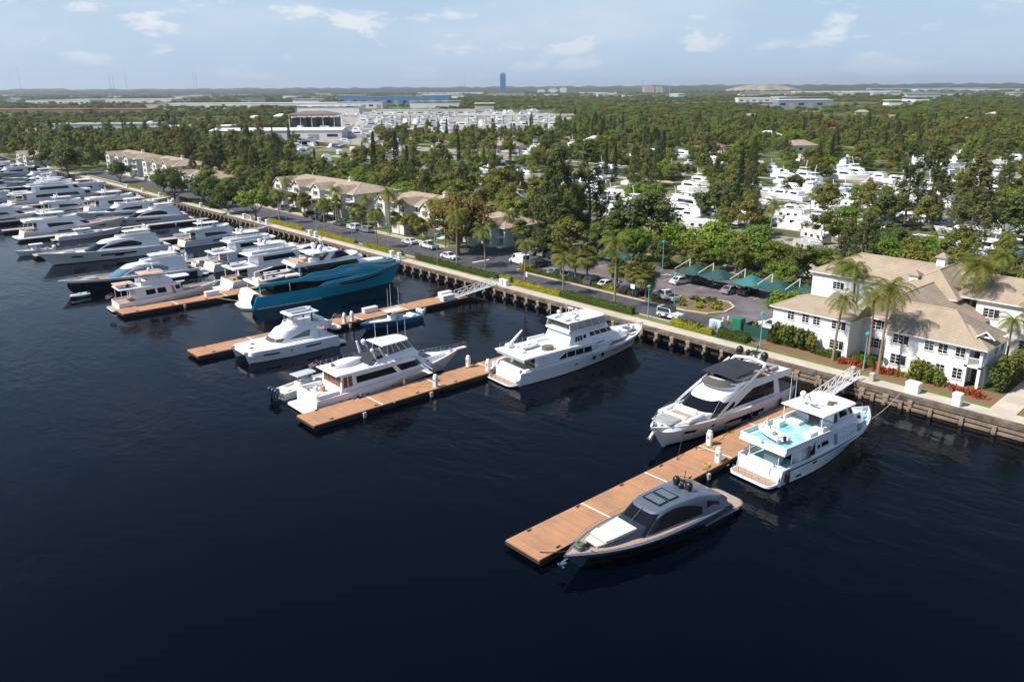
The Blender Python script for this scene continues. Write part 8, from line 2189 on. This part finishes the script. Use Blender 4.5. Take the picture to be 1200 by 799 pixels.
# trees round the canopies and the boat park
for i, (k_, px_, py_, s, lb, v) in enumerate([
 ('bright', 745, 305, .95, 'bright green tree behind the leftmost green car canopy', 0), ('dark0', 0, 0, 0, '', 0),
 ('bright', 836, 306, 1.15, 'broad bright yellow green tree above the car canopies, left half', 2), ('bright', 882, 312, 1.15, 'broad bright yellow green tree above the car canopies, right half', 2), ('bright', 790, 298, .95, 'low bright tree behind the leftmost dark green canopy', 2), ('mid', 862, 320, .75, 'mid green tree right behind the teal canopy of the row', 0), ('mid', 905, 322, .7, 'mid green tree behind the right end of the canopy row', 1), ('olive', 812, 312, .7, 'olive tree between two of the car canopies', 0),
 ('oak', 755, 292, 1.5, 'dark grey green tree behind the fan palm clusters', 2), ('oak', 722, 295, 1.3, 'dark tree left of the grey green tree behind the fan palms', 0),
 ('olive', 700, 305, .95, 'olive tree behind the left fan palm cluster', 0), ('mid', 715, 318, .7, 'small green tree at the back of the car park by the teal canopy', 2),
 ('pine', 655, 292, 1.45, 'large feathery pine left of the car park, in front', 3), ('pine', 690, 288, 1.4, 'large feathery pine behind the car park, right of the front one', 1), ('pine', 628, 280, .95, 'feathery pine behind the white van', 2),
 ('mid', 665, 305, .95, 'leafy green tree under the large pines, left', 1), ('oak', 640, 300, .85, 'dark tree at the left back corner of the car park', 0), ('olive', 625, 262, .9, 'olive tree between cream building and the pines', 1),
 ('pine', 800, 300, .52, 'small dark pine beside the white long caravan', 2),
 ('column', 864, 262, 1.05, 'very tall dark conifer in the centre of the boat park', 0), ('pine', 848, 268, .8, 'feathery pine left of the very tall dark conifer', 2), ('oak', 838, 262, 1.35, 'dark tree at the foot of the very tall dark conifer', 1),
 ('column', 776, 205, 1.0, 'dark conifer rising over the trees above the large berthed yachts', 0), ('column', 720, 215, 1.0, 'dark conifer left of the bright green park trees', 1), ('column', 710, 208, .9, 'dark conifer, left one of the close pair in the middle distance', 1),
 ('bright', 745, 238, .9, 'bright green tree above the moored boats in the middle', 1), ('bright', 765, 240, .95, 'bright green tree above the moored boats, right one', 0),
 ('column', 465, 212, 1.05, 'dark pointed conifer behind the cream building, right of centre', 0), ('column', 478, 216, .95, 'dark pointed conifer behind the cream building, rightmost', 1), ('column', 440, 218, 1.1, 'dark pointed conifer behind the cream building, left one', 0), ('column', 341, 186, 1.0, 'lone dark columnar conifer beside the distant dry stack shed', 0), ('column', 538, 196, .95, 'dark conifer left of the crowded far marina', 1),
 ('palm', 547, 206, 1.0, 'large palm in the middle distance left of the crowded far marina', 0),
 ('oak', 560, 0, 0, '', 0),
 ('bright', 990, 268, .85, 'light green tree over the canal behind the sportfishing boat', 1), ('mid', 1010, 262, 1.0, 'dense green tree by the canal in the right background', 0), ('oak', 1035, 268, 1.1, 'dense dark tree by the canal in the right background', 2), ('bright', 985, 292, .9, 'light green tree leaning over the near canal', 1),
 ('pine', 1085, 262, 1.4, 'large open pine right of the canal boats', 3), ('pine', 1060, 262, 1.25, 'large open pine right of the canal boats, left one', 1), ('pine', 1130, 300, 1.4, 'very large feathery pine above the rear wing roof', 3), ('oak', 1180, 285, 1.3, 'dense dark tree at the right edge above the white covered yacht', 2), ('oak', 1160, 262, 1.1, 'dense tree at the right edge behind the big pine', 1),
 ('palm', 1055, 300, .7, 'small palm by the canal wall behind the rear wing, left one', 2), ('palm', 1092, 300, .65, 'small palm by the canal wall behind the rear wing, right one', 2),
 ('palm', 948, 258, .8, 'palm beside the grey caravan lot', 1)]):
    if k_ in PR and s > 0 and py_ > 0: treepx(k_, px_, py_, s, lb, var=min(v, len(PR[k_]) - 1))
# casuarina grove between the houses and the far shed
g = random.Random(5)
for i in range(26):
    px_, py_ = g.uniform(222, 330), g.uniform(186, 218)
    if px_ > 300: py_ -= 10
    treepx('pine', px_, py_, g.uniform(.7, 1.0), None, where='in the dense grove behind the left houses')
for i in range(12):
    treepx('oak' if i % 2 else 'mid', g.uniform(235, 330), g.uniform(216, 236), g.uniform(.85, 1.15), None, where='at the foot of the dense pine grove')
# ---- scatter: individuals nearest the camera, the rest as woodland
OPEN = [(-420, 60, 96, 117), (-150, -58, 96, 136), (-62, -14, 96, 135), (-112, -70, 136, 172), (-150, -110, 150, 174), (-260, -140, 112, 138), (-500, -460, 80, 125), (-425, -370, 112, 132), (-390, -300, 112, 136)]
def open_at(x, y, m=2):
    for a, c, d, e in OPEN:
        if a - m < x < c + m and d - m < y < e + m: return True
    if in_canal(x, y, 3.2): return True
    return False
def inview(x, y, m=60):
    v = Vector((x, y, -CAMH)); d = v.dot(CF)
    if d < 1: return None
    px, py = 600 + FPX*v.dot(CR)/d, 399.5 - FPX*v.dot(CU)/d
    return (px, py) if -m < px < 1200 + m else None
# places that stay clear: yards with boats and vans, seen as (px, py, radius)
CLEARPX = [(945, 293, 26), (905, 312, 22), (820, 272, 22), (765, 264, 28), (780, 250, 40), (740, 240, 26), (800, 236, 34), (850, 262, 14), (920, 266, 44), (1150, 296, 44), (1110, 292, 32), (1005, 222, 34), (1060, 226, 36), (1090, 215, 26), (1150, 218, 36), (680, 222, 44), (640, 218, 24), (600, 214, 22), (700, 246, 24),
  (400, 170, 44), (350, 170, 26), (370, 140, 34), (380, 190, 34), (330, 150, 24), (430, 175, 22), (800, 190, 16), (850, 186, 16), (900, 196, 22), (940, 186, 20), (990, 190, 14), (460, 196, 16), (500, 186, 22), (430, 208, 18), (560, 186, 10), (985, 240, 18), (905, 246, 18), (720, 262, 20)]
def clearpx(px, py):
    for a, c, r_ in CLEARPX:
        if (px - a)**2 + ((py - c)*2.0)**2 < r_*r_: return True
    for a, c in BOATSP:
        if abs(px - a) < 8.5 and -2 < py - c < 3 + (py - 104)*.095: return True
    return False
def farmarina(px, py): return (345 < px < 652 and 131 < py < 163) or (640 <= px < 672 and 139 < py < 150)
g = random.Random(11); cand = []; cell = {}
def too_close(x, y, dmin):
    i, j = int(x//8), int(y//8)
    for a in (-1, 0, 1):
        for c in (-1, 0, 1):
            for (u, v) in cell.get((i+a, j+c), ()):
                if (u-x)**2 + (v-y)**2 < dmin*dmin: return True
    return False
for (x, y) in TREES: cell.setdefault((int(x//8), int(y//8)), []).append((x, y))
tries = 0
while tries < 120000:
    tries += 1
    dd = 110 + 720*g.random()**1.0; an = g.uniform(-.62, .62)
    fx = Vector((-math.sin(YAW + an*-1), math.cos(YAW + an*-1)))*dd
    x, y = fx.x, fx.y
    if y < 100 or open_at(x, y): continue
    q = inview(x, y)
    if q is None or clearpx(*q) or farmarina(*q): continue
    if too_close(x, y, 6.0 if dd < 350 else 6.4): continue
    cell.setdefault((int(x//8), int(y//8)), []).append((x, y)); cand.append((dd, x, y, q))
cand.sort()
KINDS = [('mid', .25), ('oak', .14), ('bright', .14), ('olive', .16), ('pine', .08), ('palm', .13), ('sabal', .06), ('column', .02), ('orange', .007)]
def pick(x, y):
    t = g.random(); s = 0
    for k_, w in KINDS:
        s += w
        if t < s: return k_
    return 'mid'
NIND = 215; rest = []
def zone(q):
    if q[0] < 340: return 'in the left background wood'
    if q[0] < 620: return 'behind the cream apartment buildings'
    if q[0] < 860: return 'among the boats and caravans in the middle background'
    return 'among the canals in the right background'
for i, (dd, x, y, q) in enumerate(cand):
    k_ = pick(x, y)
    if i < NIND: tree(k_, x, y, g.uniform(.66, 1.08) if k_ not in ('column', 'pine', 'palm') else g.uniform(.6, .95), None, where=zone(q))
    else: sv = g.uniform(.62, 1.05) if k_ not in ('column', 'pine', 'palm') else g.uniform(.55, .9); rest.append((x, y, k_, sv, sv*g.choice((.65, .8, .9, 1.0, 1.1, 1.3))))
# farther: ever larger clumps out to the horizon
dd = 800.0
while dd < 9500:
    step = 7.2*(dd/800)**.82; width = 2*.70*dd; nn_ = int(width/step)
    for i in range(nn_):
        an = lerp(-.70, .70, (i + g.random())/nn_); d2 = dd + g.uniform(-.5, .5)*step*2.2
        x, y = -math.sin(YAW - an)*d2, math.cos(YAW - an)*d2
        if y < 110 and x > -640: continue
        if in_canal(x, y, 6): continue
        q = inview(x, y)
        if q is None or farmarina(*q): continue
        if any(abs(q[0] - a) < wd and -.6 < q[1] - c < 4200/d2 for a, c, wd in URBPX): continue
        # streets and roofs break the cover here and there
        hole = math.sin(x*.011 + 1.3*math.sin(y*.007)) * math.sin(y*.009 + x*.002)
        if hole > (.62 if q[0] > 560 else .35) and dd > 900: continue
        mang = q[0] > 560 and q[1] < 172
        k_ = g.choice(('mid', 'mid', 'oak', 'olive', 'oak', 'mid', 'bright') if not mang else ('olive', 'bright', 'bright', 'mid', 'olive'))
        sv = g.uniform(.5, 1.25); rest.append((x, y, k_, sv*(dd/800)**.6, sv*g.uniform(.45, .85)*(1 + dd/9000)))
    dd += step*(1.1 + .0005*dd)
print('individual', NIND, 'woodland', len(rest))
def woodland():
    kinds = ['oak', 'bright', 'mid', 'olive', 'orange', 'pine', 'palm', 'sabal', 'column']
    me = bpy.data.meshes.new('woodland'); me.from_pydata([(x, y, GZ) for x, y, k_, s, h_ in rest], [], [])
    ak = me.attributes.new('kind_index', 'INT', 'POINT'); asz = me.attributes.new('size', 'FLOAT', 'POINT'); ar = me.attributes.new('turn', 'FLOAT', 'POINT'); ah = me.attributes.new('stretch', 'FLOAT', 'POINT')
    protos = []; idx = {}
    for k_ in kinds:
        for v in PR[k_]:
            cr = [c for c in v.children if c.name.startswith('crown')][0]; idx.setdefault(k_, []).append(len(protos)); protos.append(cr)
    gg = random.Random(2)
    ak, asz, ar, ah = (me.attributes[n_] for n_ in ('kind_index', 'size', 'turn', 'stretch'))
    ak.data.foreach_set('value', [gg.choice(idx[k_]) for x, y, k_, s, h_ in rest]); asz.data.foreach_set('value', [s for *_, s, h_ in rest]); ar.data.foreach_set('value', [gg.uniform(0, 6.28) for _ in rest]); ah.data.foreach_set('value', [q_[4] for q_ in rest])
    o = bpy.data.objects.new('woodland', me); col.objects.link(o); o['kind'] = 'stuff'; tag(o, 'green tree cover stretching from behind the boat park to the horizon', 'woodland')
    ng = bpy.data.node_groups.new('woodland_nodes', 'GeometryNodeTree'); ng.interface.new_socket('Geometry', in_out='INPUT', socket_type='NodeSocketGeometry'); ng.interface.new_socket('Geometry', in_out='OUTPUT', socket_type='NodeSocketGeometry')
    N, Lk = ng.nodes, ng.links; gi = N.new('NodeGroupInput'); go = N.new('NodeGroupOutput')
    def attr(nm, t):
        a = N.new('GeometryNodeInputNamedAttribute'); a.data_type = t; a.inputs[0].default_value = nm; return a.outputs[0]
    kd, sz_, tn = attr('kind_index', 'INT'), attr('size', 'FLOAT'), attr('turn', 'FLOAT')
    jn = N.new('GeometryNodeJoinGeometry')
    cb = N.new('ShaderNodeCombineXYZ'); Lk.new(tn, cb.inputs[2]); cs = N.new('ShaderNodeCombineXYZ'); Lk.new(sz_, cs.inputs[0]); Lk.new(sz_, cs.inputs[1]); Lk.new(attr('stretch', 'FLOAT'), cs.inputs[2])
    for i, p in enumerate(protos):
        cmp_ = N.new('FunctionNodeCompare'); cmp_.data_type = 'INT'; cmp_.operation = 'EQUAL'
        Lk.new(kd, cmp_.inputs[2]); cmp_.inputs[3].default_value = i
        oi = N.new('GeometryNodeObjectInfo'); oi.inputs['Object'].default_value = p; oi.inputs['As Instance'].default_value = True; oi.transform_space = 'ORIGINAL'
        ip = N.new('GeometryNodeInstanceOnPoints'); Lk.new(gi.outputs[0], ip.inputs['Points']); Lk.new(cmp_.outputs[0], ip.inputs['Selection']); Lk.new(oi.outputs['Geometry'], ip.inputs['Instance'])
        e2r = N.new('FunctionNodeEulerToRotation'); Lk.new(cb.outputs[0], e2r.inputs[0]); Lk.new(e2r.outputs[0], ip.inputs['Rotation'])
        Lk.new(cs.outputs[0], ip.inputs['Scale']); Lk.new(ip.outputs[0], jn.inputs[0])
    Lk.new(jn.outputs[0], go.inputs[0])
    md = o.modifiers.new('scatter', 'NODES'); md.node_group = ng
    return o
woodland()
# any prototype that found no place is taken away again
for vs_ in PR.values():
    for v in vs_:
        if v.name not in USED:
            print('unused', v.name)
            tree_k = [k_ for k_ in PR if v in PR[k_]][0]
            p = at(560 + 20*len(USED) % 300, 200, GZ); tree(tree_k, p.x, p.y, .8, None, var=PR[tree_k].index(v))
# ================================================================ light, sky, air
def sky():
    w = bpy.data.worlds.new('World'); sc.world = w; w.use_nodes = True; nt = w.node_tree; N, Lk = nt.nodes, nt.links
    bg = N['Background']; bg.inputs[1].default_value = SKYS
    s = N.new('ShaderNodeTexSky'); s.sky_type = 'NISHITA'; s.sun_disc = False; s.sun_elevation = SUN_EL
    s.sun_rotation = math.atan2(-SUN_TR.x, -SUN_TR.y); s.altitude = 0; s.air_density = 1.0; s.dust_density = .35; s.ozone_density = 2.5
    tc = N.new('ShaderNodeTexCoord')
    sp = N.new('ShaderNodeSeparateXYZ'); Lk.new(tc.outputs['Generated'], sp.inputs[0])
    # clouds: noise laid on a flat layer overhead
    mz = N.new('ShaderNodeMath'); mz.operation = 'MAXIMUM'; mz.inputs[1].default_value = .02; Lk.new(sp.outputs[2], mz.inputs[0])
    def div(i, add=0):
        d = N.new('ShaderNodeMath'); d.operation = 'DIVIDE'; Lk.new(sp.outputs[i], d.inputs[0])
        a = N.new('ShaderNodeMath'); a.operation = 'ADD'; a.inputs[1].default_value = .035; Lk.new(mz.outputs[0], a.inputs[0]); Lk.new(a.outputs[0], d.inputs[1]); return d
    cx, cy = div(0), div(1); cb = N.new('ShaderNodeCombineXYZ'); Lk.new(cx.outputs[0], cb.inputs[0]); Lk.new(cy.outputs[0], cb.inputs[1])
    n = N.new('ShaderNodeTexNoise'); mpc = N.new('ShaderNodeMapping'); mpc.inputs['Scale'].default_value = (1, 1, 3.1); mpc.inputs['Location'].default_value = (.4, .15, .0); Lk.new(tc.outputs['Generated'], mpc.inputs[0])
    n.inputs['Scale'].default_value = 11; n.inputs['Detail'].default_value = 7; n.inputs['Roughness'].default_value = .6; n.inputs['Distortion'].default_value = .15; Lk.new(mpc.outputs[0], n.inputs['Vector'])
    r = N.new('ShaderNodeMapRange'); r.interpolation_type = 'SMOOTHSTEP'; r.inputs[1].default_value = .525; r.inputs[2].default_value = .66; r.inputs[4].default_value = .8; Lk.new(n.outputs['Fac'], r.inputs[0])
    n2 = N.new('ShaderNodeTexNoise'); n2.inputs['Scale'].default_value = 2.6; n2.inputs['Detail'].default_value = 7; n2.inputs['Roughness'].default_value = .6; Lk.new(mpc.outputs[0], n2.inputs['Vector'])
    r2 = N.new('ShaderNodeMapRange'); r2.interpolation_type = 'SMOOTHSTEP'; r2.inputs[1].default_value = .35; r2.inputs[2].default_value = .75; r2.inputs[4].default_value = .42; Lk.new(n2.outputs['Fac'], r2.inputs[0])
    ad = N.new('ShaderNodeMath'); ad.operation = 'MAXIMUM'; Lk.new(r.outputs[0], ad.inputs[0]); Lk.new(r2.outputs[0], ad.inputs[1])
    fd = N.new('ShaderNodeMapRange'); fd.inputs[1].default_value = .0; fd.inputs[2].default_value = .06; Lk.new(sp.outputs[2], fd.inputs[0])
    fu = N.new('ShaderNodeMapRange'); fu.inputs[1].default_value = .22; fu.inputs[2].default_value = .42; fu.inputs[3].default_value = 1; fu.inputs[4].default_value = .12; Lk.new(sp.outputs[2], fu.inputs[0])
    m0 = N.new('ShaderNodeMath'); m0.operation = 'MULTIPLY'; Lk.new(ad.outputs[0], m0.inputs[0]); Lk.new(fu.outputs[0], m0.inputs[1])
    mu = N.new('ShaderNodeMath'); mu.operation = 'MULTIPLY'; Lk.new(m0.outputs[0], mu.inputs[0]); Lk.new(fd.outputs[0], mu.inputs[1])
    # pale blue air low down in place of the model's yellow rim
    hz = N.new('ShaderNodeMapRange'); hz.interpolation_type = 'SMOOTHSTEP'; hz.inputs[1].default_value = .0; hz.inputs[2].default_value = .30; hz.inputs[3].default_value = .92; hz.inputs[4].default_value = 0; Lk.new(sp.outputs[2], hz.inputs[0])
    hm = N.new('ShaderNodeMix'); hm.data_type = 'RGBA'; hm.inputs[7].default_value = HAZEC; Lk.new(hz.outputs[0], hm.inputs[0]); Lk.new(s.outputs[0], hm.inputs[6])
    mx = N.new('ShaderNodeMix'); mx.data_type = 'RGBA'; mx.inputs[7].default_value = CLOUD
    Lk.new(mu.outputs[0], mx.inputs[0]); Lk.new(hm.outputs[2], mx.inputs[6]); Lk.new(mx.outputs[2], bg.inputs[0])
SKYS = .10; CLOUD = (6.4, 6.6, 6.9, 1); HAZEC = (3.15, 4.35, 5.9, 1)
sky()
sd_ = bpy.data.lights.new('sun', 'SUN'); sd_.energy = 5.0; sd_.angle = R(.55); sd_.color = (1, .945, .86)
so = bpy.data.objects.new('sun', sd_); col.objects.link(so)
dirv = Vector((SUN_TR.x*math.cos(SUN_EL), SUN_TR.y*math.cos(SUN_EL), -math.sin(SUN_EL)))
so.rotation_euler = dirv.to_track_quat('-Z', 'Y').to_euler()
vs = sc.view_settings; vs.view_transform = 'Standard'; vs.look = 'None'; vs.gamma = 1; vs.exposure = .47; vs.use_curve_mapping = False
sc.render.resolution_x = 1024; sc.render.resolution_y = 681
sc.cycles.max_bounces = 6; sc.cycles.diffuse_bounces = 2; sc.cycles.glossy_bounces = 3; sc.cycles.transmission_bounces = 2; sc.cycles.transparent_max_bounces = 4; sc.cycles.volume_bounces = 0
sc.cycles.caustics_reflective = False; sc.cycles.caustics_refractive = False
